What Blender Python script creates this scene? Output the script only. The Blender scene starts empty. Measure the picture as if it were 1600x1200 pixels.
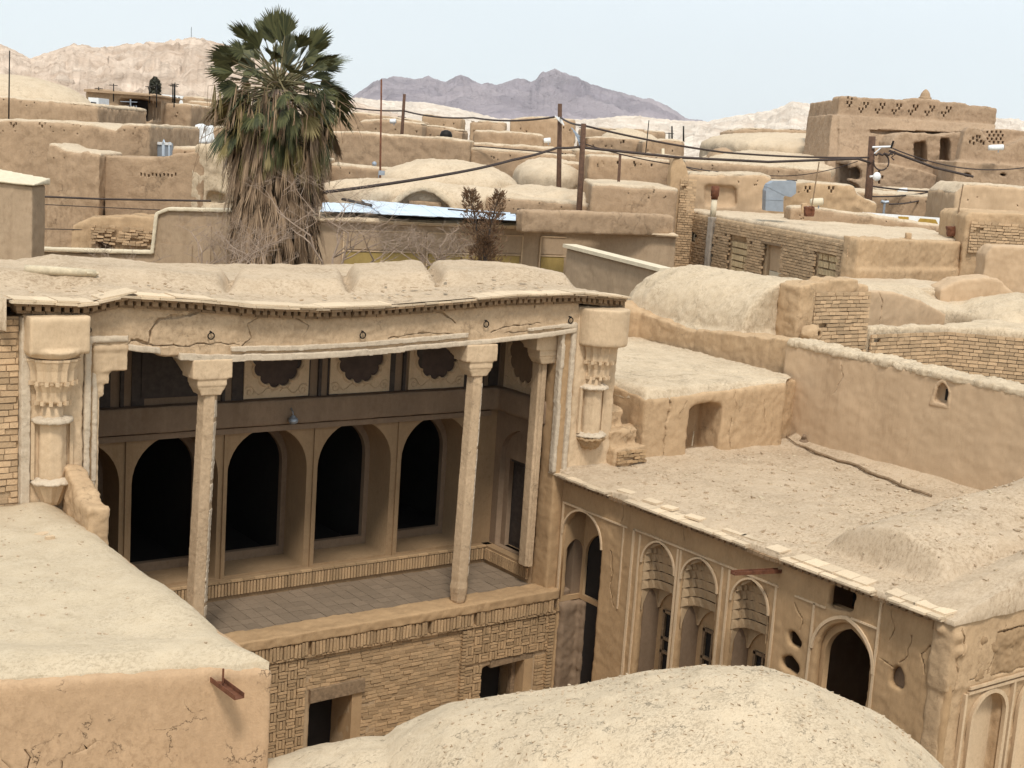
import bpy, bmesh, math, random
from mathutils import Vector, Matrix, noise
from bisect import bisect
random.seed(7)
R = random.Random(11)
S = bpy.context.scene
COL = S.collection
PI = math.pi

# ------------------------------------------------------------ camera, sky, sun
CH = 11.0
ROT = Matrix(((0.80915042, 0.04594137, -0.58580286),
              (-0.58373218, 0.17706786, -0.79240376),
              (0.06732275, 0.98312581, 0.17009199)))
cam_d = bpy.data.cameras.new('camera'); cam = bpy.data.objects.new('camera', cam_d); COL.objects.link(cam)
cam_d.sensor_width = 36; cam_d.sensor_fit = 'HORIZONTAL'
cam_d.lens = 36 * 2170 / 1600
cam_d.clip_start = 0.3; cam_d.clip_end = 20000
cam.matrix_world = Matrix.Translation((0, 0, CH)) @ ROT.to_4x4()
S.camera = cam
W = bpy.data.worlds.new('World'); S.world = W; W.use_nodes = True
wn = W.node_tree; bg = wn.nodes['Background']
SUN_EL, SUN_AZ = 56, 212          # azimuth clockwise from +Y, where the sun stands
sky = wn.nodes.new('ShaderNodeTexSky'); sky.sky_type = 'NISHITA'; sky.sun_disc = False
sky.sun_elevation = math.radians(SUN_EL); sky.sun_rotation = math.radians(SUN_AZ)
sky.air_density = 1.0; sky.dust_density = 4.0; sky.ozone_density = 1.0; sky.altitude = 1500
# thin high overcast: pale even cloud veil mixed over the clear sky
veil = wn.nodes.new('ShaderNodeMix'); veil.data_type = 'RGBA'
veil.inputs['Factor'].default_value = 0.86
wn.links.new(sky.outputs[0], veil.inputs['A'])
tc = wn.nodes.new('ShaderNodeTexCoord'); ns = wn.nodes.new('ShaderNodeTexNoise')
ns.inputs['Scale'].default_value = 2.2; ns.inputs['Detail'].default_value = 5
wn.links.new(tc.outputs['Generated'], ns.inputs['Vector'])
cr = wn.nodes.new('ShaderNodeValToRGB')
cr.color_ramp.elements[0].position = 0.3; cr.color_ramp.elements[0].color = (8.5, 9.35, 9.75, 1)
cr.color_ramp.elements[1].position = 0.75; cr.color_ramp.elements[1].color = (8.9, 9.5, 9.8, 1)
wn.links.new(ns.outputs['Fac'], cr.inputs[0]); wn.links.new(cr.outputs[0], veil.inputs['B'])
wn.links.new(veil.outputs['Result'], bg.inputs[0]); bg.inputs[1].default_value = 0.11
sd = bpy.data.lights.new('sun', 'SUN'); sd.energy = 2.8; sd.angle = math.radians(11); sd.color = (1, 0.93, 0.83)
sun = bpy.data.objects.new('sun', sd); COL.objects.link(sun)
_a, _e = math.radians(SUN_AZ), math.radians(SUN_EL)
_d = Vector((math.sin(_a) * math.cos(_e), math.cos(_a) * math.cos(_e), math.sin(_e)))
sun.rotation_euler = _d.to_track_quat('Z', 'Y').to_euler(); sun.location = (0, 0, 60)
S.view_settings.view_transform = 'Standard'; S.view_settings.look = 'None'
S.view_settings.gamma = 1; S.view_settings.exposure = 0.12; S.view_settings.use_curve_mapping = False

# ------------------------------------------------------------ measuring helpers
P0 = Vector((0, 0, CH))
def ray(x, y): return (ROT @ Vector((x - 800, 600 - y, -2170))).normalized()
def onz(x, y, z): r = ray(x, y); return P0 + r * ((z - CH) / r.z)
def onx(x, y, q): r = ray(x, y); return P0 + r * (q / r.x)
def ony(x, y, q): r = ray(x, y); return P0 + r * (q / r.y)
FW = Vector((-ROT[0][2], -ROT[1][2], 0)).normalized()      # horizontal forward
RT = Vector((FW.y, -FW.x, 0))
def at(x, y, d): r = ray(x, y); return P0 + r * (d / r.dot(FW))
def lerp(pts, x):
    if x <= pts[0][0]: return pts[0][1]
    for (a, b), (c, d) in zip(pts, pts[1:]):
        if x <= c: return b + (d - b) * (x - a) / (c - a)
    return pts[-1][1]

# ------------------------------------------------------------ materials
def N(nt, t, **kw):
    n = nt.nodes.new(t)
    for k, v in kw.items():
        if k in n.inputs: n.inputs[k].default_value = v
        else: setattr(n, k, v)
    return n
def mathn(nt, op, a, b=None, clamp=False):
    n = nt.nodes.new('ShaderNodeMath'); n.operation = op; n.use_clamp = clamp
    for i, v in enumerate((a, b)):
        if v is None: continue
        if isinstance(v, (int, float)): n.inputs[i].default_value = v
        else: nt.links.new(v, n.inputs[i])
    return n.outputs[0]
def mix(nt, f, a, b):
    n = nt.nodes.new('ShaderNodeMix'); n.data_type = 'RGBA'
    for k, v in (('Factor', f), ('A', a), ('B', b)):
        s = n.inputs[k] if k != 'Factor' else n.inputs[0]
        if k == 'A': s = n.inputs[6]
        if k == 'B': s = n.inputs[7]
        if isinstance(v, (int, float)): s.default_value = v
        elif isinstance(v, tuple): s.default_value = (*v, 1)
        else: nt.links.new(v, s)
    return n.outputs[2]
def rng(nt, v, a, b, c=0.0, d=1.0):
    n = nt.nodes.new('ShaderNodeMapRange'); n.inputs[1].default_value = a; n.inputs[2].default_value = b
    n.inputs[3].default_value = c; n.inputs[4].default_value = d; nt.links.new(v, n.inputs[0]); return n.outputs[0]
def noi(nt, vec, s, det=4, rough=.55, dist=0):
    n = nt.nodes.new('ShaderNodeTexNoise'); n.inputs['Scale'].default_value = s; n.inputs['Detail'].default_value = det
    n.inputs['Roughness'].default_value = rough; n.inputs['Distortion'].default_value = dist
    nt.links.new(vec, n.inputs['Vector']); return n.outputs['Fac']
def mud(name, col, var=.22, fleck=.5, crack=.5, k=1.0, bump=1.0, pale=None, palemix=.5, rough=.95, brick=None, speck=.35):
    """weathered straw and mud plaster; k scales the pattern with distance"""
    m = bpy.data.materials.new(name); m.use_nodes = True; nt = m.node_tree
    bs = nt.nodes['Principled BSDF']; bs.inputs['Roughness'].default_value = rough
    bs.inputs['Specular IOR Level'].default_value = .15
    co = nt.nodes.new('ShaderNodeTexCoord').outputs['Object']
    big = noi(nt, co, .35 * k, 5, .6); mid = noi(nt, co, 2.3 * k, 6, .65); fine = noi(nt, co, 38 * k, 3, .7)
    dark = tuple(c * (1 - var) for c in col); lite = tuple(min(.9, c * (1 + var * .8)) for c in col)
    c = mix(nt, rng(nt, big, .32, .68), dark, lite)
    c = mix(nt, rng(nt, mid, .35, .7, 0, .55), c, pale if pale else lite) if pale else mix(nt, rng(nt, mid, .38, .7, 0, .5), c, dark)
    if pale:
        c = mix(nt, rng(nt, mid, .5, .3, 0, palemix), c, dark)
    else:                                                # rain streaks and damp stains
        ms = N(nt, 'ShaderNodeMapping'); nt.links.new(co, ms.inputs[0]); ms.inputs['Scale'].default_value = (2.6 * k, 2.6 * k, .32 * k)
        st = noi(nt, ms.outputs[0], 1.0, 5, .7); sm = rng(nt, noi(nt, co, .55 * k, 3), .4, .62)
        c = mix(nt, mathn(nt, 'MULTIPLY', rng(nt, st, .5, .66, 0, .5), sm), c, (col[0] * .66, col[1] * .62, col[2] * .58))
        c = mix(nt, rng(nt, st, .46, .34, 0, .35), c, tuple(min(.9, x * 1.18) for x in col))
    # dark pits and straw flecks
    mp = N(nt, 'ShaderNodeMapping'); nt.links.new(co, mp.inputs[0]); mp.inputs['Scale'].default_value = (1, 1.6, .7)
    wc = nt.nodes.new('ShaderNodeVectorMath'); wc.operation = 'ADD'; nt.links.new(mp.outputs[0], wc.inputs[0])
    nz = nt.nodes.new('ShaderNodeTexNoise'); nz.inputs['Scale'].default_value = 3 * k; nt.links.new(co, nz.inputs['Vector'])
    nt.links.new(nz.outputs['Color'], wc.inputs[1])
    v = N(nt, 'ShaderNodeTexVoronoi', Scale=7.0 * k); nt.links.new(wc.outputs[0], v.inputs['Vector'])
    pit = rng(nt, v.outputs['Distance'], .16, .05)
    pm = rng(nt, noi(nt, co, 1.1 * k, 3), .47, .6)
    pit = mathn(nt, 'MULTIPLY', pit, pm, True)
    fl = rng(nt, fine, .56, .68)
    c = mix(nt, mathn(nt, 'MULTIPLY', pit, .7 * fleck), c, tuple(x * .35 for x in col))
    c = mix(nt, mathn(nt, 'MULTIPLY', fl, .55 * fleck), c, tuple(x * .5 for x in col))
    sp = noi(nt, mp.outputs[0], 12 * k, 7, .82); spk = rng(nt, sp, .52, .61)
    spk = mathn(nt, 'MULTIPLY', spk, rng(nt, noi(nt, co, .9 * k, 3, .6), .38, .62, .25, 1))
    c = mix(nt, mathn(nt, 'MULTIPLY', spk, speck), c, (col[0] * .64, col[1] * .59, col[2] * .54))
    c = mix(nt, mathn(nt, 'MULTIPLY', rng(nt, sp, .49, .40), speck * .6), c, pale if pale else tuple(min(.9, x * 1.25) for x in col))
    # cracks
    w2 = nt.nodes.new('ShaderNodeVectorMath'); w2.operation = 'MULTIPLY_ADD'
    nz2 = nt.nodes.new('ShaderNodeTexNoise'); nz2.inputs['Scale'].default_value = 2.6 * k; nz2.inputs['Detail'].default_value = 7; nz2.inputs['Roughness'].default_value = .65
    nt.links.new(co, nz2.inputs['Vector']); nt.links.new(nz2.outputs['Color'], w2.inputs[0])
    w2.inputs[1].default_value = (.9 / k,) * 3; nt.links.new(co, w2.inputs[2])
    ve = N(nt, 'ShaderNodeTexVoronoi', feature='DISTANCE_TO_EDGE', Scale=1.7 * k); nt.links.new(w2.outputs[0], ve.inputs['Vector'])
    ck = rng(nt, ve.outputs['Distance'], .016, .003)
    ckm = rng(nt, noi(nt, co, 1.9 * k, 3), .53, .60)
    ck = mathn(nt, 'MULTIPLY', mathn(nt, 'MULTIPLY', ck, ckm, True), crack)
    c = mix(nt, ck, c, tuple(x * .22 for x in col))
    nt.links.new(c, bs.inputs['Base Color'])
    h = mathn(nt, 'ADD', mathn(nt, 'MULTIPLY', mid, .45), mathn(nt, 'MULTIPLY', fine, .22))
    h = mathn(nt, 'SUBTRACT', h, mathn(nt, 'MULTIPLY', spk, .35 * speck))
    h = mathn(nt, 'ADD', h, mathn(nt, 'MULTIPLY', noi(nt, co, 11 * k, 5, .65), .55))
    h = mathn(nt, 'SUBTRACT', h, mathn(nt, 'ADD', mathn(nt, 'MULTIPLY', pit, .35 * fleck), mathn(nt, 'MULTIPLY', ck, .9)))
    bp = nt.nodes.new('ShaderNodeBump'); bp.inputs['Strength'].default_value = min(1, .75 * bump)
    bp.inputs['Distance'].default_value = .055 / k * bump
    nt.links.new(h, bp.inputs['Height']); nt.links.new(bp.outputs[0], bs.inputs['Normal'])
    return m
def plain(name, col, rough=.7, metal=0, var=.12, s=6, bump=.2, spec=.3, dist=.01):
    m = bpy.data.materials.new(name); m.use_nodes = True; nt = m.node_tree
    bs = nt.nodes['Principled BSDF']; bs.inputs['Roughness'].default_value = rough; bs.inputs['Metallic'].default_value = metal
    bs.inputs['Specular IOR Level'].default_value = spec
    co = nt.nodes.new('ShaderNodeTexCoord').outputs['Object']
    n1 = noi(nt, co, s, 5, .65)
    c = mix(nt, rng(nt, n1, .3, .7), tuple(x * (1 - var) for x in col), tuple(min(.95, x * (1 + var)) for x in col))
    nt.links.new(c, bs.inputs['Base Color'])
    bp = nt.nodes.new('ShaderNodeBump'); bp.inputs['Strength'].default_value = bump; bp.inputs['Distance'].default_value = dist
    nt.links.new(n1, bp.inputs['Height']); nt.links.new(bp.outputs[0], bs.inputs['Normal'])
    return m
def brickmat(name, col, mort, k=1.0, var=.3):
    m = bpy.data.materials.new(name); m.use_nodes = True; nt = m.node_tree
    bs = nt.nodes['Principled BSDF']; bs.inputs['Roughness'].default_value = .95; bs.inputs['Specular IOR Level'].default_value = .15
    co = nt.nodes.new('ShaderNodeTexCoord').outputs['Object']
    g = nt.nodes.new('ShaderNodeNewGeometry')
    c = mix(nt, g.outputs['Random Per Island'], tuple(x * (1 - var) for x in col), tuple(min(.9, x * (1 + var * .6)) for x in col))
    c = mix(nt, rng(nt, noi(nt, co, 1.3 * k, 5, .7), .45, .68, 0, .6), c, mort)
    c = mix(nt, rng(nt, noi(nt, co, 30 * k, 3, .7), .52, .7, 0, .4), c, tuple(x * .5 for x in col))
    nt.links.new(c, bs.inputs['Base Color'])
    bp = nt.nodes.new('ShaderNodeBump'); bp.inputs['Strength'].default_value = .6; bp.inputs['Distance'].default_value = .02
    nt.links.new(noi(nt, co, 22 * k, 4, .7), bp.inputs['Height']); nt.links.new(bp.outputs[0], bs.inputs['Normal'])
    return m

WALLC = (.475, .332, .20)
M = {}
M['wall'] = mud('mud_plaster', WALLC, .14, .35, .35, .9, .7)
M['wallnear'] = mud('cracked_mud_plaster', (.455, .31, .19), .13, .25, 1.0, 1.1, .7)
M['wallsmooth'] = mud('smooth_mud_plaster', (.50, .36, .232), .09, .2, .12, .8, .3, speck=.18)
M['roof'] = mud('straw_mud_roof', (.46, .352, .24), .16, 1.0, .1, 1.2, .65, pale=(.53, .425, .31), palemix=.45, speck=.9)
M['roofnear'] = mud('pale_mud_roof', (.50, .405, .28), .10, 1.0, .1, 1.7, .8, pale=(.56, .47, .345), palemix=.35, speck=.45)
M['dome'] = mud('rough_straw_mud', (.53, .42, .29), .12, 1.0, .35, 1.3, .9, pale=(.63, .52, .38), palemix=.4, speck=.6)
M['domenear'] = mud('rough_near_mud', (.55, .44, .305), .10, 1.0, .5, 2.3, 1.1, pale=(.62, .515, .375), palemix=.35, speck=.4)
M['stucco'] = mud('facade_plaster', (.41, .272, .15), .16, .25, .2, 1.2, .3)
M['stuccodark'] = mud('shaded_plaster', (.235, .165, .11), .2, .25, .1, 1.2, .3)  # darker facade plaster: shade of hall and recesses put into the colour
M['cream'] = mud('cream_plaster', (.58, .435, .285), .14, .3, .3, 1.6, .4)
M['frieze'] = mud('flaking_plaster', (.50, .365, .235), .2, .6, .5, 1.5, .7, speck=.5)
M['hall'] = mud('hall_plaster', (.32, .215, .122), .16, .25, .2, 1.2, .3)  # facade plaster toned down, painting in the shade of the porch interior
M['yellowbrick'] = brickmat('yellow_brick', (.68, .53, .32), (.6, .45, .27), 1, .15)
M['white'] = plain('old_whitewash', (.60, .54, .46), .9, 0, .2, 7, .5)
M['whitecap'] = plain('white_coping', (.62, .54, .40), .9, 0, .1, 7, .4)
M['far'] = mud('distant_mud', (.40, .282, .182), .14, .45, .3, .5, .8)
M['farroof'] = mud('distant_mud_roof', (.54, .43, .305), .1, .8, .1, .6, .8, pale=(.63, .525, .39), palemix=.3, speck=.5)
M['brick'] = brickmat('adobe_brick', (.52, .365, .222), (.46, .325, .2))
M['brickdark'] = brickmat('fired_brick', (.44, .295, .165), (.38, .265, .155), 1.2)
M['dentil'] = brickmat('shaded_dentil_brick', (.27, .18, .105), (.20, .135, .08), 1.2)  # old dark brick, with the eaves shadow painted into its colour
M['comb'] = mud('honeycomb_plaster', (.45, .325, .20), .14, .3, .2, 1.6, .3)
M['castle'] = mud('castle_mud', (.40, .285, .19), .16, .5, .35, .8, 1.0)
M['straw'] = plain('dark_straw', (.30, .21, .125), .9, 0, .4, 30, .2)
M['mortar'] = mud('mud_mortar', (.44, .315, .195), .2, .5, 0, 2, .8)
M['tile'] = brickmat('cornice_tile', (.62, .49, .34), (.66, .53, .38), 1.5, .2)
M['wood'] = plain('old_wood', (.22, .15, .09), .85, 0, .35, 14, .6)
M['woodpale'] = plain('weathered_log', (.52, .44, .31), .9, 0, .2, 14, .6)
M['wooddark'] = plain('dark_wood', (.055, .042, .035), .8, 0, .3, 10, .5)
M['pole'] = plain('pole_wood', (.10, .055, .035), .85, 0, .3, 8, .4)
M['iron'] = plain('black_iron', (.02, .018, .016), .6, .6, .2, 20, .3)
M['rust'] = plain('rusty_steel', (.16, .065, .035), .8, .3, .4, 9, .6)
M['zinc'] = plain('galvanised_sheet', (.33, .37, .42), .5, .55, .12, 3, .15)
M['tin'] = plain('pale_tin_sheet', (.56, .65, .75), .55, .1, .12, .8, .25)
M['cable'] = plain('black_cable', (.05, .035, .03), .7, 0, .2, 5, .1)
M['whitepaint'] = plain('white_paint', (.75, .77, .78), .5, 0, .08, 5, .1)
M['darkglass'] = plain('dark_glass', (.03, .035, .04), .25, 0, .2, 4, .05, .5)
M['ochre'] = plain('ochre_paint', (.40, .25, .05), .85, 0, .15, 4, .2)
M['ochrewall'] = mud('ochre_plaster', (.37, .27, .10), .22, .3, .2, 1.2, .3)
M['flake'] = mud('grey_flaking_paint', (.56, .465, .35), .13, .8, .3, 2.5, .8, speck=.4)
M['courtwall'] = mud('court_plaster', (.39, .29, .195), .13, .2, .15, .8, .3)
M['dark'] = plain('unlit_black', (.02, .016, .014), .95, 0, .2, 4, .1)  # near-black colour painted for the missing light in rooms and openings
M['medal'] = plain('dark_painted_plaster', (.075, .052, .042), .9, 0, .25, 5, .4)
M['barepink'] = plain('dry_bark', (.30, .22, .17), .9, 0, .3, 10, .4)

# ------------------------------------------------------------ objects
def tag(o, label=None, cat=None, group=None, kind=None):
    if label: o['label'] = label
    if cat: o['category'] = cat
    if group: o['group'] = group
    if kind: o['kind'] = kind
    return o
def root(name, loc, label, cat, group=None):
    o = bpy.data.objects.new(name, None); COL.objects.link(o); o.location = loc; o.empty_display_size = .3
    return tag(o, label, cat, group)
def base_of(p):
    v = Vector((0, 0, 0))
    while p: v = v + Vector(p.location); p = p.parent
    return v
def put(name, bm, mat, parent=None, smooth=False, loc=None, label=None, recalc=True):
    """link a bmesh given in world coordinates; its origin goes to the thing's base"""
    me = bm if isinstance(bm, bpy.types.Mesh) else bpy.data.meshes.new(name)
    if not isinstance(bm, bpy.types.Mesh):
        if recalc: bmesh.ops.recalc_face_normals(bm, faces=bm.faces)
        bm.to_mesh(me); bm.free()
    o = bpy.data.objects.new(name, me); COL.objects.link(o)
    L = base_of(parent) if parent else Vector(loc or (0, 0, 0))
    me.transform(Matrix.Translation(-L))
    if parent: o.parent = parent
    else: o.location = L
    me.materials.clear(); me.materials.append(mat)
    if smooth: me.polygons.foreach_set('use_smooth', [True] * len(me.polygons))
    if label: o['label'] = label
    return o
TEX = {}
def tex(s):
    if s not in TEX:
        t = bpy.data.textures.new('clouds', 'CLOUDS'); t.noise_scale = s; t.noise_depth = 4; TEX[s] = t
    return TEX[s]
def adobe(name, bm, mat, parent=None, vox=.08, amp=.05, sc=.6, amp2=.02, sc2=.15, cut=None, it=3, loc=None, label=None, late=None, lx=0):
    """join solids into one skin with worn, uneven surfaces (baked to a mesh)"""
    me = bpy.data.meshes.new(name); bmesh.ops.recalc_face_normals(bm, faces=bm.faces); bm.to_mesh(me); bm.free()
    o = bpy.data.objects.new(name, me); COL.objects.link(o)
    co = None
    if cut is not None:
        cm = bpy.data.meshes.new('c'); bmesh.ops.recalc_face_normals(cut, faces=cut.faces); cut.to_mesh(cm); cut.free()
        co = bpy.data.objects.new('c', cm); COL.objects.link(co)
        b = o.modifiers.new('b', 'BOOLEAN'); b.operation = 'DIFFERENCE'; b.solver = 'EXACT'; b.use_self = True; b.object = co
    r = o.modifiers.new('r', 'REMESH'); r.mode = 'VOXEL'; r.voxel_size = vox; r.use_smooth_shade = True
    if it: s = o.modifiers.new('s', 'SMOOTH'); s.iterations = it; s.factor = .6
    for a, c in ((amp, sc), (amp2, sc2)):
        if a:
            d = o.modifiers.new('d', 'DISPLACE'); d.texture = tex(c); d.strength = a * 2; d.mid_level = .5; d.texture_coords = 'GLOBAL'
    lo_ = None
    if late is not None:
        cm = bpy.data.meshes.new('c'); bmesh.ops.recalc_face_normals(late, faces=late.faces); late.to_mesh(cm); late.free()
        lo_ = bpy.data.objects.new('c', cm); COL.objects.link(lo_)
        b = o.modifiers.new('l', 'BOOLEAN'); b.operation = 'DIFFERENCE'; b.solver = 'EXACT' if lx else 'FAST'; b.object = lo_; b.use_self = bool(lx)
    dg = bpy.context.evaluated_depsgraph_get()
    m2 = bpy.data.meshes.new_from_object(o.evaluated_get(dg))
    bpy.data.objects.remove(o)
    if co: bpy.data.objects.remove(co)
    if lo_: bpy.data.objects.remove(lo_)
    m2.name = name
    return put(name, m2, mat, parent, True, loc, label)

# ------------------------------------------------------------ shapes (into a bmesh, world coordinates)
def nb(): return bmesh.new()
def hexa(bm, p):
    v = [bm.verts.new(q) for q in p]
    for f in ((0, 3, 2, 1), (4, 5, 6, 7), (0, 1, 5, 4), (1, 2, 6, 5), (2, 3, 7, 6), (3, 0, 4, 7)):
        bm.faces.new([v[i] for i in f])
def box(bm, x0, x1, y0, y1, z0, z1):
    hexa(bm, [(x0, y0, z0), (x1, y0, z0), (x1, y1, z0), (x0, y1, z0), (x0, y0, z1), (x1, y0, z1), (x1, y1, z1), (x0, y1, z1)])
def obox(bm, c, u, v, w):
    c = Vector(c); u = Vector(u); v = Vector(v); w = Vector(w)
    hexa(bm, [c - u - v - w, c + u - v - w, c + u + v - w, c - u + v - w, c - u - v + w, c + u - v + w, c + u + v + w, c - u + v + w])
def prism(bm, pts, z0, z1):
    """pts in plan; z0/z1 numbers or per-point lists"""
    n = len(pts)
    a = [bm.verts.new((p[0], p[1], z0[i] if isinstance(z0, (list, tuple)) else z0)) for i, p in enumerate(pts)]
    b = [bm.verts.new((p[0], p[1], z1[i] if isinstance(z1, (list, tuple)) else z1)) for i, p in enumerate(pts)]
    bm.faces.new(a[::-1]); bm.faces.new(b)
    for i in range(n): bm.faces.new((a[i], a[(i + 1) % n], b[(i + 1) % n], b[i]))
def wallseg(bm, A, B, z0, th, zb=None):
    """upright wall under the top line A-B, thickness th to the far side"""
    A = Vector(A); B = Vector(B); u = (B - A); u.z = 0; u.normalize(); nrm = Vector((-u.y, u.x, 0))
    if nrm.dot(FW) < 0: nrm = -nrm
    t = nrm * th
    hexa(bm, [(A.x, A.y, z0), (B.x, B.y, z0), (B.x + t.x, B.y + t.y, z0), (A.x + t.x, A.y + t.y, z0),
              A, B, B + t, A + t])
    return t
def tube(bm, pts, r, n=6, cap=True):
    pts = [Vector(p) for p in pts]; rs = r if isinstance(r, (list, tuple)) else [r] * len(pts)
    rings = []
    for i, p in enumerate(pts):
        d = (pts[min(i + 1, len(pts) - 1)] - pts[max(i - 1, 0)])
        d = d.normalized() if d.length > 1e-7 else Vector((0, 0, 1))
        a = d.cross(Vector((0, 0, 1)) if abs(d.z) < .9 else Vector((1, 0, 0))).normalized(); b = d.cross(a)
        rings.append([bm.verts.new(p + (a * math.cos(2 * PI * k / n) + b * math.sin(2 * PI * k / n)) * rs[i]) for k in range(n)])
    for q, s in zip(rings, rings[1:]):
        for k in range(n): bm.faces.new((q[k], q[(k + 1) % n], s[(k + 1) % n], s[k]))
    if cap and n > 2:
        bm.faces.new(rings[0]); bm.faces.new(rings[-1][::-1])
def lathe(bm, c, prof, n=16, ph=0, tilt=(0, 0), flute=0, sx=1, sy=1):
    """prof: (radius, z) pairs; flute: radius change on every second side"""
    rings = []
    for r, z in prof:
        rings.append([bm.verts.new((c[0] + tilt[0] * (z - prof[0][1]) + sx * (r * (1 - flute * (k % 2))) * math.cos(2 * PI * k / n + ph),
                                    c[1] + tilt[1] * (z - prof[0][1]) + sy * (r * (1 - flute * (k % 2))) * math.sin(2 * PI * k / n + ph), c[2] + z)) for k in range(n)])
    for a, b in zip(rings, rings[1:]):
        for k in range(n): bm.faces.new((a[k], a[(k + 1) % n], b[(k + 1) % n], b[k]))
    bm.faces.new(rings[0][::-1]); bm.faces.new(rings[-1])
def ball(bm, c, rx, ry, rz, n=24, m=12, rot=0, z0=None):
    c = Vector(c); rows = []
    cs, sn = math.cos(rot), math.sin(rot)
    for j in range(1, m):
        t = PI * j / m; row = []
        for k in range(n):
            a = 2 * PI * k / n; x = rx * math.sin(t) * math.cos(a); y = ry * math.sin(t) * math.sin(a)
            row.append(bm.verts.new((c.x + x * cs - y * sn, c.y + x * sn + y * cs, c.z + rz * math.cos(t))))
        rows.append(row)
    a = bm.verts.new(c + Vector((0, 0, rz))); b = bm.verts.new(c - Vector((0, 0, rz)))
    for k in range(n):
        bm.faces.new((a, rows[0][k], rows[0][(k + 1) % n])); bm.faces.new((b, rows[-1][(k + 1) % n], rows[-1][k]))
    for q, s in zip(rows, rows[1:]):
        for k in range(n): bm.faces.new((q[k], s[k], s[(k + 1) % n], q[(k + 1) % n]))
def vault(bm, A, B, w, rise, zb=None, n=16):
    """barrel vault whose axis runs A-B (springing height), half width w"""
    A = Vector(A); B = Vector(B); u = (B - A); u.z = 0; u.normalize(); s = Vector((-u.y, u.x, 0))
    zb = (A.z - .6) if zb is None else zb
    ra = []; rb = []
    for P, L in ((A, ra), (B, rb)):
        for k in range(n + 1):
            a = PI * k / n; L.append(bm.verts.new(P + s * (w * math.cos(a)) + Vector((0, 0, rise * math.sin(a) ** .9))))
        q = P - s * w; L.append(bm.verts.new((q.x, q.y, zb)))
        q = P + s * w; L.append(bm.verts.new((q.x, q.y, zb)))
    m = len(ra)
    for k in range(m): bm.faces.new((ra[k], ra[(k + 1) % m], rb[(k + 1) % m], rb[k]))
    bm.faces.new(ra[::-1]); bm.faces.new(rb)
def arch(x0, x1, z0, zs, rise=None, n=12, pt=0):
    """outline of an arched opening (x, z); pt adds a slight point"""
    w = (x1 - x0) / 2; c = (x0 + x1) / 2; rise = w if rise is None else rise
    pts = [(x0, z0), (x1, z0)]
    for k in range(n + 1):
        a = PI * k / n; pts.append((c + w * math.cos(a), zs + rise * (math.sin(a) + pt * (1 - abs(math.cos(a))) ** 2)))
    return pts
def plate(bm, outer, holes, O, U, V, dep, bev=0):
    """flat slab with holes: outline (u, v) in the plane O,U,V, thickness dep along U x V reversed"""
    cu = bpy.data.curves.new('p', 'CURVE'); cu.dimensions = '2D'; cu.fill_mode = 'BOTH'
    for pl in [outer] + list(holes):
        sp = cu.splines.new('POLY'); sp.points.add(len(pl) - 1)
        for i, p in enumerate(pl): sp.points[i].co = (p[0], p[1], 0, 1)
        sp.use_cyclic_u = True
    cu.extrude = abs(dep) / 2 - bev; cu.bevel_depth = bev; cu.bevel_resolution = 1
    if bev: cu.offset = -bev
    o = bpy.data.objects.new('p', cu); COL.objects.link(o)
    me = bpy.data.meshes.new_from_object(o.evaluated_get(bpy.context.evaluated_depsgraph_get()))
    bpy.data.objects.remove(o)
    U = Vector(U); V = Vector(V); n = U.cross(V)          # faces look along n; slab goes behind
    m = Matrix((U, V, n)).transposed().to_4x4()
    me.transform(Matrix.Translation(Vector(O) - n * (abs(dep) / 2)) @ m)
    bm.from_mesh(me); bpy.data.meshes.remove(me)
def bricks(bm, O, U, V, w, h, bl=.22, bh=.062, gap=.012, dep=.05, holes=(), jit=.006, top=None, skip=.0, rnd=None, dvar=.012, fall=None):
    """individual brick faces on the wall rectangle; holes: callables (u, v) -> True where no brick"""
    rnd = rnd or R
    O = Vector(O); U = Vector(U).normalized(); V = Vector(V).normalized(); n = U.cross(V)
    rows = int(h / (bh + gap))
    for r in range(rows):
        v = r * (bh + gap) + bh / 2 + gap / 2
        u = -(bl * .5 if r % 2 else 0) - rnd.random() * .05
        while u < w:
            L = bl * rnd.uniform(.75, 1.12); c = u + L / 2; u += L + gap * .45
            if c - L / 2 < 0: L2 = c + L / 2; c = L2 / 2; L = L2
            if c + L / 2 > w: a = c - L / 2; c = (a + w) / 2; L = w - a
            if L < .03 or any(f(c, v) for f in holes) or rnd.random() < skip: continue
            vv = v + (top(c) if top else 0)
            d = dep / 2 + rnd.uniform(-dvar, dvar)
            t = rnd.uniform(-jit, jit) * 4
            obox(bm, O + U * c + V * (vv + rnd.uniform(-jit, jit)) + n * (d - dep / 2), U * (L / 2 - gap * .1) + V * t * L, V * (bh / 2) - U * t * bh, n * (dep / 2))
def crack(bm, pts, O, U, w, dep, seed=1):
    """jagged crack cutter through (u, z) points on the plane O,U"""
    rr = random.Random(seed); U = Vector(U); O = Vector(O); n = U.cross(Vector((0, 0, 1))); q = [pts[0]]
    for a, b in zip(pts, pts[1:]):
        m = max(1, int(math.hypot(b[0] - a[0], b[1] - a[1]) / .09))
        for i in range(1, m + 1):
            t = i / m; j = .022 if i < m else 0
            q.append((a[0] + (b[0] - a[0]) * t + rr.uniform(-j, j), a[1] + (b[1] - a[1]) * t + rr.uniform(-j, j)))
    for k, (a, b) in enumerate(zip(q, q[1:])):
        d = Vector((b[0] - a[0], b[1] - a[1])); 
        if d.length < 1e-4: continue
        ww = w * rr.uniform(.5, 1.3) * (1 - .6 * k / len(q)); pe = Vector((-d.y, d.x)).normalized() * ww; d = d * .56
        obox(bm, O + U * ((a[0] + b[0]) / 2) + Vector((0, 0, (a[1] + b[1]) / 2)), U * d.x + Vector((0, 0, d.y)), n * dep, U * pe.x + Vector((0, 0, pe.y)))
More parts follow.
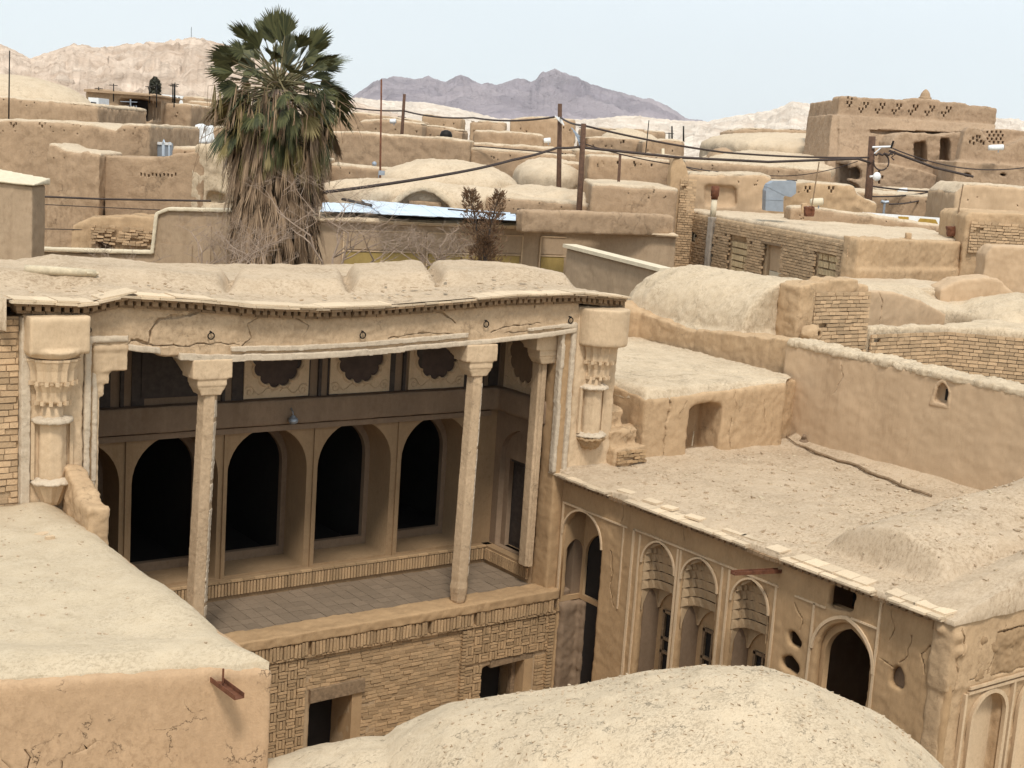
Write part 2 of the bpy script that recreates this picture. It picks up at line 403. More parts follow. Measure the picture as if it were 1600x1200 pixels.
def debris(name, parent, zf, x0, x1, y0, y1, n, s0, s1, mat, seed):
    """small clods and brick crumbs lying on an uneven roof: nobody could count them"""
    rr = random.Random(seed); bm = bmesh.new()
    for i in range(n):
        x = rr.uniform(x0, x1); y = rr.uniform(y0, y1); s = s0 + (s1 - s0) * rr.random() ** 3; a = rr.uniform(0, PI); z = zf(x, y)
        if z is None: continue
        c = Vector((x, y, z + s * .15)); u = Vector((math.cos(a), math.sin(a), rr.uniform(-.3, .3))) * s * rr.uniform(.7, 1.4); v = Vector((-math.sin(a), math.cos(a), rr.uniform(-.3, .3))) * s * rr.uniform(.5, .9)
        obox(bm, c, u, v, Vector((rr.uniform(-.3, .3), rr.uniform(-.3, .3), 1)) * s * rr.uniform(.3, .6))
    o = put(name, bm, mat, parent); o['kind'] = 'stuff'; return o
def inbox(a, b, c, d): return lambda u, v: a < u < b and c < v < d
X_, Y_, Z_ = Vector((1, 0, 0)), Vector((0, 1, 0)), Vector((0, 0, 1))

# ============================================================ GROUND
bm = nb()
for (a, b, c, d, n) in ((-9000, 9000, -400, 12000, 12),):
    bmesh.ops.create_grid(bm, x_segments=n, y_segments=n, size=6500)
g = put('ground', bm, mud('desert_ground', (.52, .44, .33), .15, .4, 0, .3, .8)); g['kind'] = 'structure'
bm = nb(); box(bm, 6.0, 16.4, 4, 20.2, -.3, .05)
g = put('courtyard', bm, mud('courtyard_earth', (.38, .29, .2), .2, .6, .2, 1, 1)); g['kind'] = 'structure'

# ============================================================ PAVILION (iwan)
YF = 19.9
pav = root('columned_pavilion', (11.5, YF, 0), 'long open mud-brick pavilion with sagging roof, slender plaster columns and black arches', 'pavilion')
SAG = [(5.6, 8.28), (6.8, 8.22), (7.35, 8.33), (8.45, 8.26), (9.5, 8.15), (10.6, 8.10), (11.8, 8.12), (13.1, 8.19), (14.4, 8.27), (15.9, 8.29), (17.05, 8.2)]
BOT = [(6.8, 7.66), (7.35, 7.60), (7.95, 7.50), (9.0, 7.42), (10.4, 7.40), (11.5, 7.42), (12.6, 7.48), (14.2, 7.55), (15.5, 7.64), (16.05, 7.70)]
sag = lambda x: lerp(SAG, x)
# --- podium
bm = nb()
prism(bm, [(6.5, YF - .12), (16.0, YF - .12), (16.0, 22.0), (6.5, 22.0)], -.2, 2.62)
cut = nb(); box(cut, 10.83, 11.62, 19, 21.2, -1, 1.45); box(cut, 14.38, 15.4, 19, 21.2, -1, 1.42)
adobe('podium', bm, M['mortar'], pav, .06, .01, .5, .01, .2, cut, 1)
# brick skin of the podium
bm = nb()
dh = [inbox(10.75 - 6.6, 11.82 - 6.6, -1, 1.66), inbox(14.3 - 6.6, 15.56 - 6.6, -1, 1.55)]
midp = lambda u, v: not (u + 6.6 < 10.75 or u + 6.6 > 13.95)
bricks(bm, (6.6, YF - .12, 0), X_, Z_, 9.35, 2.3, .22, .052, .012, .03, dh + [lambda u, v: not midp(u, v)], skip=.01)
# panels of patterned bricks (groups laid upright and flat by turns)
def pattern(x0, x1, z0, z1, cell=.17):
    nx = max(1, round((x1 - x0) / cell)); nz = max(1, round((z1 - z0) / cell)); cw = (x1 - x0) / nx; chh = (z1 - z0) / nz
    for i in range(nx):
        for j in range(nz):
            cx = x0 + cw * (i + .5); cz = z0 + chh * (j + .5)
            if any(f(cx - 6.6, cz) for f in dh): continue
            up = (i + j) % 2
            for k in range(3):
                o = (k - 1) * (cw if up else chh) / 3
                L = (chh if up else cw) * (.46 if k != 1 else .38)
                if up: obox(bm, (cx + o, YF - .145 + R.uniform(-.008, .008), cz), (cw / 6 - .007, 0, 0), (0, .025, 0), (0, 0, L))
                else: obox(bm, (cx, YF - .145 + R.uniform(-.008, .008), cz + o), (L, 0, 0), (0, .025, 0), (0, 0, chh / 6 - .007))
pattern(9.3, 10.7, .0, 2.25); pattern(13.95, 15.95, 1.55, 2.25, .18); pattern(13.95, 14.35, 0, 1.5)
pattern(6.7, 9.2, 0, 2.25)
bricks(bm, (15.6, YF - .12, 0), X_, Z_, .36, 1.5, .2, .052, .014, .05)
put('brick_facing', bm, M['brickdark'], pav)
bm = nb()
x = 6.6
while x < 15.98:                                       # soldier course under the floor edge
    if R.random() > .03:
        t = R.uniform(-.05, .05)
        obox(bm, (x + .03, YF - .17 + R.uniform(-.014, .014), 2.43 + R.uniform(-.012, .012)), (.024, 0, t * .1), (0, .05, 0), (-t * .1, 0, .115))
    x += .066
for i in range(40):                                     # thin moulding course below
    obox(bm, (6.7 + i * .235, YF - .155, 2.285), (.112, 0, R.uniform(-.003, .003)), (0, .045, 0), (0, 0, .018))
z = .02
while z < 2.25:                                         # toothed edge at the right end of the podium
    obox(bm, (15.9, YF - .17, z), (.06, 0, 0), (0, .04, 0), (0, 0, .022)); obox(bm, (13.9, YF - .16, z), (.04, 0, 0), (0, .04, 0), (0, 0, .022)); z += .066
put('brick_band', bm, M['brickdark'], pav)
bm = nb(); prism(bm, [(6.5, YF - .23), (16.0, YF - .23), (16.0, YF + .32), (6.5, YF + .32)], 2.55, 2.74)
adobe('floor_edge', bm, M['stucco'], pav, .035, .03, .35, .02, .1, None, 3)
bm = nb()
for i in range(38):
    for j in range(8):
        box(bm, 6.7 + i * .245 + .004, 6.7 + (i + 1) * .245 - .004, 20.1 + j * .22 + .004, 20.1 + (j + 1) * .22 - .004, 2.6, 2.70 + R.uniform(-.005, .005))
put('paved_floor', bm, brickmat('floor_brick', (.225, .17, .12), (.20, .15, .105), .7, .12), pav)
# doors of the podium
for (x0, x1, zt, lin) in ((10.78, 11.84, 1.44, True), (14.3, 15.56, 1.42, False)):
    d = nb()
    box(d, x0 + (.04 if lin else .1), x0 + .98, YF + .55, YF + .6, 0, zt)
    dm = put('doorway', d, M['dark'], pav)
    d = nb()
    if lin:
        obox(d, ((x0 + x1) / 2, YF - .13, 1.56), ((x1 - x0) / 2, 0, .012), (0, .07, 0), (0, 0, .115))
    else:
        obox(d, ((x0 + x1) / 2 + .12, YF - .04, 1.47), ((x1 - x0) / 2 - .14, 0, .02), (0, .1, 0), (0, 0, .06))
    put('lintel', d, M['wood'], dm)
    d = nb(); box(d, x1 - .22, x1 - .02, YF - .15, YF + .3, 0, zt); put('jamb', d, M['stucco'], dm)
    if not lin:
        d = nb(); box(d, x1 - .33, x1 - .24, YF + .1, YF + .2, 0, zt); put('door_frame', d, M['wood'], dm)

# --- rear sill with upright brick edge
YB = 21.95
bm = nb(); box(bm, 6.6, 15.9, YB - .14, YB + .95, 2.6, 3.06); box(bm, 15.72, 16.4, 20.3, YB, 2.6, 3.06)
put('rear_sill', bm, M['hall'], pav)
bm = nb(); x = 6.65
while x < 15.75:
    obox(bm, (x, YB - .16 + R.uniform(-.006, .006), 2.9), (.022, 0, 0), (0, .03, 0), (0, 0, .11)); x += .062
y = 20.35
while y < YB - .1:
    obox(bm, (15.71, y, 2.9), (.03, 0, 0), (0, .022, 0), (0, 0, .11)); y += .062
x = 6.65
while x < 15.7:
    obox(bm, (x, YB - .16, 3.045), (.11, 0, 0), (0, .035, 0), (0, 0, .018)); x += .23
put('sill_bricks', bm, M['brickdark'], pav)
# --- rear arcade
bm = nb()
hol = [arch(x0, x0 + 1.56, 3.1, 4.93, .82, 18) for x0 in (6.66, 8.43, 10.16, 11.94, 13.73)]
plate(bm, [(6.55, 3.06), (15.95, 3.06), (15.95, 5.86), (6.55, 5.86)], hol, (0, YB, 0), X_, Z_, .78)
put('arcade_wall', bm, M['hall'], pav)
for x0 in (8.22, 9.99, 11.75, 13.53):                    # slim ribs between the arches
    bm = nb(); box(bm, x0 + .09, x0 + .16, YB - .035, YB + .02, 3.06, 5.8); put('pilaster_strip', bm, M['hall'], pav)
for x0 in (6.66, 8.43, 10.16, 11.94, 13.73):             # inner doorways, darker and narrower
    bm = nb(); plate(bm, [(x0 - .1, 3.06), (x0 + 1.66, 3.06), (x0 + 1.66, 5.86), (x0 - .1, 5.86)],
                     [arch(x0 + .1, x0 + 1.46, 3.26, 4.9, .70, 16)], (0, YB + .785, 0), X_, Z_, .12)
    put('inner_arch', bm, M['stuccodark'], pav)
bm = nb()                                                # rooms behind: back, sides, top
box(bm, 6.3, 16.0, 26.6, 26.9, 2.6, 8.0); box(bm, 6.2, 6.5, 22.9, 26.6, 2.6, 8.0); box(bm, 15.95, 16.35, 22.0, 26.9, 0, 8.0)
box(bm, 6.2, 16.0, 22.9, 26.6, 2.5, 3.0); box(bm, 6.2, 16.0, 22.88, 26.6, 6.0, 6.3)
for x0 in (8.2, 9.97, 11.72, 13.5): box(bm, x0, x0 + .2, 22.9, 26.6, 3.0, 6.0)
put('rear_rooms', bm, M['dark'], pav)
bm = nb(); box(bm, 6.0, 6.25, 20.2, 26.9, 0, 8.1); box(bm, 6.0, 16.6, 26.92, 27.2, 0, 8.0)
put('outer_wall', bm, M['wall'], pav)
# --- beam, upper wall
bm = nb(); box(bm, 6.5, 15.95, YB - .2, YB + .05, 5.83, 6.28); box(bm, 15.72, 16.0, 20.2, YB, 5.83, 6.28)
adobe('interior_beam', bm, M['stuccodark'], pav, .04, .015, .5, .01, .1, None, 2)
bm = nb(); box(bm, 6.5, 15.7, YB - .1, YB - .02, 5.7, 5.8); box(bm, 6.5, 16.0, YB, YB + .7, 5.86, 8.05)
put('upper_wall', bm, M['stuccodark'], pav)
# dark stripes, painted pilasters
for x0 in (8.05, 9.85, 11.72, 13.5, 15.3):
    bm = nb(); box(bm, x0 + .14, x0 + .2, YB - .05, YB + .02, 6.28, 8.0); box(bm, x0 - .28, x0 - .02, YB - .02, YB + .02, 6.28, 8.0)
    box(bm, x0 + .34, x0 + .56, YB - .02, YB + .02, 6.28, 8.0)
    put('dark_stripe', bm, M['wooddark'], pav)
for x0 in (6.7, 8.5): bm = nb(); box(bm, x0 + .05, x0 + 1.2, YB - .04, YB + .02, 6.4, 7.9); put('wooden_panel', bm, M['wooddark'], pav)
def lobed(n=13, r=1.0, k=.1):
    out = []
    for i in range(n * 8):
        a = 2 * PI * i / (n * 8); q = abs(math.sin(n * a / 2)) ** .6
        out.append((r * (1 - k + k * q) * math.cos(a), r * (1 - k + k * q) * math.sin(a)))
    return out
def medallion(cx, cz, w, h, O, U):
    """O, U: plane of the wall; panel with raised rim and scrolls round a dark lobed field"""
    n = Vector(U).cross(Z_)
    b = nb(); plate(b, [(cx - w, cz - h), (cx + w, cz - h), (cx + w, cz + h), (cx - w, cz + h)],
                    [[(cx + .78 * w * p[0], cz + .06 * h + .80 * h * p[1]) for p in lobed()]], O, U, Z_, .05)
    p = put('medallion_panel', b, M['cream'], pav)
    b = nb(); plate(b, [(cx + .80 * w * q[0], cz + .06 * h + .82 * h * q[1]) for q in lobed()], [], Vector(O) - n * .03, U, Z_, .02)
    put('medallion', b, M['medal'], p)
    b = nb()
    O = Vector(O)
    for k, rr in ((0, 1.05), (1, 1.0)):
        L = [(cx + .80 * w * rr * q[0], cz + .06 * h + .82 * h * rr * q[1]) for q in lobed()]
        pts = [O + Vector(U) * a + Z_ * c + n * .012 for a, c in L] ; tube(b, pts + [pts[0]], .014, 4, False)
    for sx in (-1, 1):
        for sz in (-1, 1):
            c = (cx + sx * .82 * w, cz + sz * .82 * h); sp = []
            for i in range(22):
                a = i * .42; r = .012 + .0045 * i
                sp.append(O + Vector(U) * (c[0] - sx * r * math.cos(a)) + Z_ * (c[1] - sz * r * math.sin(a) + .0) + n * .008)
            tube(b, sp, .011, 4, False)
            sp = [O + Vector(U) * (c[0] - sx * (.1 + .07 * i)) + Z_ * (c[1] + sz * (.06 * math.sin(i * 1.3))) + n * .008 for i in range(6)]
            tube(b, sp, .011, 4, False)
    put('scroll_relief', b, M['cream'], p)
for cx in (11.03, 12.72, 14.4): medallion(cx, 6.98, .63, .68, (0, YB - .045, 0), X_)
# --- right side wall of the hall with door
XS = 15.92
bm = nb()
plate(bm, [(-22.0, 3.06), (-20.25, 3.06), (-20.25, 5.86), (-22.0, 5.86)], [arch(-21.75, -20.62, 3.07, 4.95, .5, 14, .12)], (XS, 0, 0), -Y_, Z_, .22)
plate(bm, [(-21.75, 3.06), (-20.62, 3.06), (-20.62, 5.7), (-21.75, 5.7)], [[(-21.6, 3.07), (-20.74, 3.07), (-20.74, 4.86), (-21.6, 4.86)]], (XS + .13, 0, 0), -Y_, Z_, .1)
box(bm, XS, 16.3, 20.25, YB, 5.86, 8.0)
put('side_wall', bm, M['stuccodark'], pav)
bm = nb(); box(bm, XS + .28, XS + .34, 20.6, 21.75, 3.06, 5.0); d = put('side_door', bm, M['wooddark'], pav)
bm = nb(); box(bm, XS + .17, XS + .25, 20.72, 21.62, 4.80, 4.92)
for y0 in (20.74, 21.17):
    for z0 in (3.15, 3.7, 4.3): box(bm, XS + .262, XS + .29, y0 + .05, y0 + .36, z0, z0 + .42)
put('door_panel', bm, M['wooddark'], d)
for cz in (5.15, 4.55):
    bm = nb(); lathe(bm, (0, 0, 0), [(.09, 0), (.09, .02)], 14); bm.transform(Matrix.Translation((XS - .02, 20.45, cz)) @ Matrix.Rotation(PI / 2, 4, 'Y') @ Matrix.Diagonal((1.5, 1, 1, 1)))
    put('round_niche', bm, M['dark'], pav)
medallion(-21.15, 7.0, .66, .72, (XS - .01, 0, 0), -Y_)
# ceiling
bm = nb(); box(bm, 6.3, 16.3, 20.1, YB + .1, 7.95, 8.04)
for i in range(20): tube(bm, [(6.6 + i * .49, 20.1, 7.93), (6.6 + i * .49, YB, 7.93)], .05, 6)
put('ceiling', bm, M['wooddark'], pav)
# lamp under the beam
bm = nb(); ball(bm, (11.25, YB - .3, 5.92), .09, .09, .07, 12, 8); tube(bm, [(11.25, YB - .2, 6.12), (11.25, YB - .28, 6.06), (11.25, YB - .3, 5.97)], .012, 5)
lathe(bm, (11.25, YB - .3, 5.96), [(.05, 0), (.03, .05)], 10)
put('hanging_lamp', bm, M['zinc'], pav, True)

# --- long sagging front beam
bm = nb()
xs = [6.84 + i * (16.06 - 6.84) / 46 for i in range(47)]
rj = random.Random(5)
top = [(x, sag(x) + .02) for x in xs]; bot = [(x, lerp(BOT, x) + (rj.uniform(-.02, .02) if x > 7.9 else rj.uniform(-.05, .07))) for x in xs]
for (a, b), (c, d) in zip(zip(top, bot), zip(top[1:], bot[1:])):
    hexa(bm, [(b[0], YF - .1, b[1]), (d[0], YF - .1, d[1]), (d[0], YF + .28, d[1]), (b[0], YF + .28, b[1]), (a[0], YF - .1, a[1]), (c[0], YF - .1, c[1]), (c[0], YF + .28, c[1]), (a[0], YF + .28, a[1])])
cut = nb()                                              # the great crack at the left end
for k_, (pts, w) in enumerate((([(8.80, 8.28), (8.45, 8.10), (7.98, 8.06), (7.85, 7.88), (7.82, 7.68), (7.55, 7.74), (7.42, 7.52)], .028), ([(12.9, 8.12), (13.1, 8.04), (13.34, 7.88)], .02), ([(15.0, 8.3), (15.03, 8.12)], .012), ([(9.35, 7.6), (9.5, 7.72), (9.42, 7.95), (9.6, 8.05)], .009), ([(7.82, 7.68), (8.3, 7.63), (9.0, 7.66), (9.3, 7.62)], .010), ([(14.1, 7.7), (14.6, 7.82), (15.2, 7.84)], .009), ([(12.0, 7.65), (12.7, 7.72), (13.3, 7.7)], .008), ([(15.9, 7.8), (15.2, 7.74), (14.4, 7.68)], .012), ([(10.2, 8.05), (10.5, 7.9), (10.4, 7.75)], .007))):
    crack(cut, pts, (0, YF - .11, 0), X_, w * 1.2, .08, k_)
adobe('front_beam', bm, M['frieze'], pav, .03, .02, .35, .022, .09, None, 1, late=cut, lx=1)
# pale moulding strips along the lower edge
bm = nb()
def strip(x0, x1, dz, h, y, st=.0, n=None):
    n = n or max(2, int((x1 - x0) / .25)); prev = None
    for i in range(n):
        a = x0 + (x1 - x0) * i / n; b = x0 + (x1 - x0) * (i + 1) / n
        za = lerp(BOT, a) + dz; zb = lerp(BOT, b) + dz; j = R.uniform(-.006, .006)
        hexa(bm, [(a, y, za + j), (b, y, zb + j), (b, YF + .2, zb + j), (a, YF + .2, za + j), (a, y, za + h + j), (b, y, zb + h + j), (b, YF + .2, zb + h + j), (a, YF + .2, za + h + j)])
strip(8.3, 10.2, -.05, .11, YF - .16); strip(10.22, 11.6, -.05, .11, YF - .155); strip(11.62, 12.3, -.045, .1, YF - .16); strip(12.32, 16.0, -.04, .09, YF - .155)
strip(9.15, 10.4, .1, .085, YF - .145); strip(10.42, 11.7, .105, .08, YF - .15); strip(11.72, 13.6, .1, .085, YF - .148); strip(14.9, 16.0, .1, .06, YF - .145)
strip(7.5, 8.0, .02, .1, YF - .14)
adobe('edge_moulding', bm, M['flake'], pav, .015, .008, .2, .008, .07, None, 0)
# --- cornice: flat course, dentils, overhanging tiles, all following the sag
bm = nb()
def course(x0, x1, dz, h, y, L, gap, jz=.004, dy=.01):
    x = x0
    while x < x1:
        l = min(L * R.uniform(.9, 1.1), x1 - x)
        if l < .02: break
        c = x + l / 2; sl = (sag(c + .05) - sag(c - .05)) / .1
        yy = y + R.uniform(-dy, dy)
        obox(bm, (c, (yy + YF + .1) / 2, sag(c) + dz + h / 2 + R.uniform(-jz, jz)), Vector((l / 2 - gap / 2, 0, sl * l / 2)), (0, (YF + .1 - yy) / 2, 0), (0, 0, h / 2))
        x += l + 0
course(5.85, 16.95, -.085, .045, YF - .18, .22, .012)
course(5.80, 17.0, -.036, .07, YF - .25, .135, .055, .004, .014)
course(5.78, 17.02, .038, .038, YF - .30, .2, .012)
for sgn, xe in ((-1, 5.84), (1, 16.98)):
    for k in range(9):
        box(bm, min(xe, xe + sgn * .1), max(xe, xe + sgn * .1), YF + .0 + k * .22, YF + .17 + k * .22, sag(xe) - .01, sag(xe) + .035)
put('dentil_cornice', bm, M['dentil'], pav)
bm = nb()
course(5.72, 10.2, .078, .035, YF - .36, .3, .006, .006, .02); course(5.74, 17.05, .076, .03, YF - .31, .26, .008, .006, .02)
course(7.0, 11.9, .112, .026, YF - .34, .6, .008, .004, .02); course(13.6, 17.06, .11, .03, YF - .36, .3, .008, .006, .02); course(5.76, 6.9, .11, .03, YF - .35, .3, .01)
put('cornice_tiles', bm, M['tile'], pav)
# --- roof: front apron rising to four humps
def hump(x):
    cs = [(6.7, 1.9), (10.35, 0), (13.05, 0), (15.05, 0)]
    edges = [2.0, 9.85, 12.15, 14.0, 20.5]
    for a, b in zip(edges, edges[1:]):
        if a <= x < b:
            d = min(x - a, b - x); return min(1, (max(0, d - .05) / .16)) ** .5
    return 0
bm = nb(); NX, NY = 150, 62; grid = []
for j in range(NY + 1):
    row = []; t = j / NY
    for i in range(NX + 1):
        s_ = i / NX; y = YF - .27 + t * 5.0
        xr = lerp([(19.5, 17.04), (20.6, 16.8), (22.8, 16.9), (25, 16.6)], y); xl = lerp([(19.5, 5.74), (21, 5.1), (25, 4.7)], y)
        x = xl + (xr - xl) * s_
        z = sag(x) + .115 + .03 * min(1, t * 3)
        bump_ = max(0, min(1, (y - 20.85) / .55)); bump_ = bump_ * bump_ * (3 - 2 * bump_)
        z += bump_ * (-.07 + .30 * hump(x - .5 * (y - 21.5))) - max(0, y - 22.7) ** 2 * .16
        z += .035 * noise.noise(Vector((x * 1.3, y * 1.8, 0))) + .022 * noise.noise(Vector((x * 5, y * 6, 3))) + .012 * noise.noise(Vector((x * 15, y * 15, 7)))
        if j < 3: z = z * (j / 3) + (1 - j / 3) * (sag(x) + .125)
        row.append(bm.verts.new((x, y, z)))
    grid.append(row)
for a, b in zip(grid, grid[1:]):
    for k in range(NX): bm.faces.new((a[k], a[k + 1], b[k + 1], b[k]))
lo = [bm.verts.new((v.co.x, v.co.y, 7.98)) for v in grid[-1]]
for k in range(NX): bm.faces.new((grid[-1][k], grid[-1][k + 1], lo[k + 1], lo[k]))
for side in (0, -1):
    L2 = [bm.verts.new((r[side].co.x, r[side].co.y, 7.95)) for r in grid]
    for k in range(NY): bm.faces.new((grid[k][side], grid[k + 1][side], L2[k + 1], L2[k]))
put('roof', bm, M['roof'], pav, True)
bm = nb(); R3 = random.Random(3)                          # loose chips lying in the roof mud
for i in range(90):
    x = R3.uniform(6, 16.5); y = R3.uniform(YF - .1, 20.9) if R3.random() < .75 else R3.uniform(20.9, 22.4); a = R3.uniform(0, PI); s = R3.uniform(.012, .045) * (1.5 if x > 12 else 1)
    z = sag(x) + .2 + (.06 if y > 20.9 else 0)
    obox(bm, (x, y, z), (s * math.cos(a), s * math.sin(a), R3.uniform(-.01, .01)), (-s * .6 * math.sin(a), s * .6 * math.cos(a), .004), (0, 0, .008))
put('loose_chips', bm, M['roof'], pav)['kind'] = 'stuff'
# iron rings in the beam
for (px, py) in ((137, 514), (330, 523), (567, 522), (760, 505), (892, 499)):
    c = ony(px, py, YF - .15); b = nb()
    tube(b, [c + Vector((.052 * math.cos(a), .0, .052 * math.sin(a) - .02)) for a in [2 * PI * k / 14 for k in range(15)]], .0105, 6, False)
    tube(b, [c + Vector((0, .1, .045)), c + Vector((0, -.01, .045)), c + Vector((0, -.01, .03))], .012, 5)
    put('iron_ring', b, M['iron'], pav, True)

# --- free columns and engaged columns
def capital(cx, cy, zt, side, s=1.0, par=None):
    b = nb()
    box(b, cx - .40 * s, cx + .38 * s, cy - .22, cy + .2, zt - .31, zt)
    # side bracket, tapering back into the hall
    hexa(b, [(cx - .40 * s, cy + .2, zt - .26), (cx + .30 * s, cy + .2, zt - .26), (cx + .25 * s, cy + .85, zt - .05), (cx - .35 * s, cy + .85, zt - .05),
             (cx - .40 * s, cy + .2, zt), (cx + .30 * s, cy + .2, zt), (cx + .25 * s, cy + .85, zt), (cx - .35 * s, cy + .85, zt)])
    box(b, cx - .29 * s, cx + .29 * s, cy - .2, cy + .2, zt - .42, zt - .30)
    box(b, cx - .27 * s, cx + .27 * s, cy - .185, cy + .19, zt - .47, zt - .42)
    hexa(b, [(cx - .19 * s, cy - .16, zt - .58), (cx + .19 * s, cy - .16, zt - .58), (cx + .19 * s, cy + .16, zt - .58), (cx - .19 * s, cy + .16, zt - .58),
             (cx - .26 * s, cy - .18, zt - .47), (cx + .26 * s, cy - .18, zt - .47), (cx + .26 * s, cy + .18, zt - .47), (cx - .26 * s, cy + .18, zt - .47)])
    return adobe('capital', b, M['cream'], par, .016, .006, .2, .006, .06, None, 1)
def column(cx, cy, zb, zt, dx, base):
    b = nb()
    z1 = zt - .56; H = z1 - zb
    prof = [(.13, 0), (.15, .05), (.185, .3), (.165, .42), (.17, .5), (.155, H)] if base else [(.17, 0), (.155, H)]
    lathe(b, (cx - dx, cy, zb), prof, 6, PI / 6 + .35, (dx / H, 0))
    c = adobe('column', b, M['frieze'], pav, .014, .004, .3, .005, .06, None, 0)
    b = nb()                                             # flaked pale strip on the right front facet
    a0 = PI / 6 + .35 - 2 * PI / 3
    for k in range(60):
        t = (k + .5) / 60; z = zb + .5 + t * (H - .6); fx = cx - dx + dx * (z - zb) / H; rr2 = .172 - .015 * t
        n0 = Vector((math.cos(a0 + PI / 6), math.sin(a0 + PI / 6), 0)); tt = Vector((-n0.y, n0.x, 0)); q = Vector((fx, cy, z)) + n0 * rr2 * .866
        if R.random() < .93: obox(b, q + tt * R.uniform(-.012, .012), tt * R.uniform(.06, .08), n0 * .008, (0, 0, (H - .6) / 120 * 1.05))
    adobe('flaking_paint', b, M['flake'], c, .014, .006, .1, .008, .04, None, 0)
    capital(cx - .01, cy, zt, 1, .84, c)
column(13.92, YF + .05, 2.72, 7.5, .06, True)
column(8.86, YF + .05, 2.72, 7.42, .10, False)
b = nb(); box(b, 15.52, 15.70, YF + .28, YF + .50, 3.1, 7.15); box(b, 15.56, 15.66, YF + .23, YF + .28, 3.1, 7.1)
c = adobe('engaged_column', b, M['frieze'], pav, .015, .004, .3, .006, .08, None, 0)
capital(15.62, YF + .3, 7.62, 1, .85, c)
# right jamb of the opening and its pale frame
for pj in ([(15.78, YF - .08), (16.2, YF - .08), (16.2, YF + .4), (15.78, YF + .4)], [(6.84, YF - .06), (7.04, YF - .06), (7.04, YF + .4), (6.84, YF + .4)]):
    bm = nb(); prism(bm, pj, 0, 7.7); adobe('jamb', bm, M['stucco'], pav, .04, .02, .5, .012, .1, None, 1)
bm = nb()
if 0: prism(bm, [(15.78, YF - .08), (16.2, YF - .08), (16.2, YF + .4), (15.78, YF + .4)], 0, 7.7)
for (x0, x1, y) in ((15.72, 15.80, YF - .1), (15.93, 16.03, YF - .14), (6.86, 6.95, YF - .13), (6.99, 7.06, YF - .08)):
    bm = nb(); z = 5.0
    while z < 7.78:
        h = R.uniform(.4, .9); z1 = min(z + h, 7.8)
        box(bm, x0 + R.uniform(-.006, .006), x1 + R.uniform(-.006, .006), y + R.uniform(-.005, .005), YF + .05, z, z1 - .008); z = z1
    if x0 == 6.86: box(bm, 6.86, 7.5, YF - .14, YF, 7.72, 7.82)
    if x0 == 15.93: box(bm, 15.6, 16.03, YF - .15, YF, 7.74, 7.83)
    adobe('frame_moulding', bm, M['flake'], pav, .02, .01, .3, .012, .08, None, 1)
# broken bracket at the left jamb
bm = nb(); box(bm, 6.98, 7.5, YF - .1, YF + .3, 7.28, 7.72); box(bm, 6.98, 7.55, YF - .12, YF + .3, 7.6, 7.66); box(bm, 7.0, 7.24, YF - .08, YF + .25, 7.1, 7.28); box(bm, 7.0, 7.17, YF - .06, YF + .2, 6.9, 7.1); box(bm, 7.0, 7.1, YF - .05, YF + .2, 3.0, 6.95)
adobe('bracket', bm, M['cream'], pav, .025, .012, .2, .012, .07, None, 1)

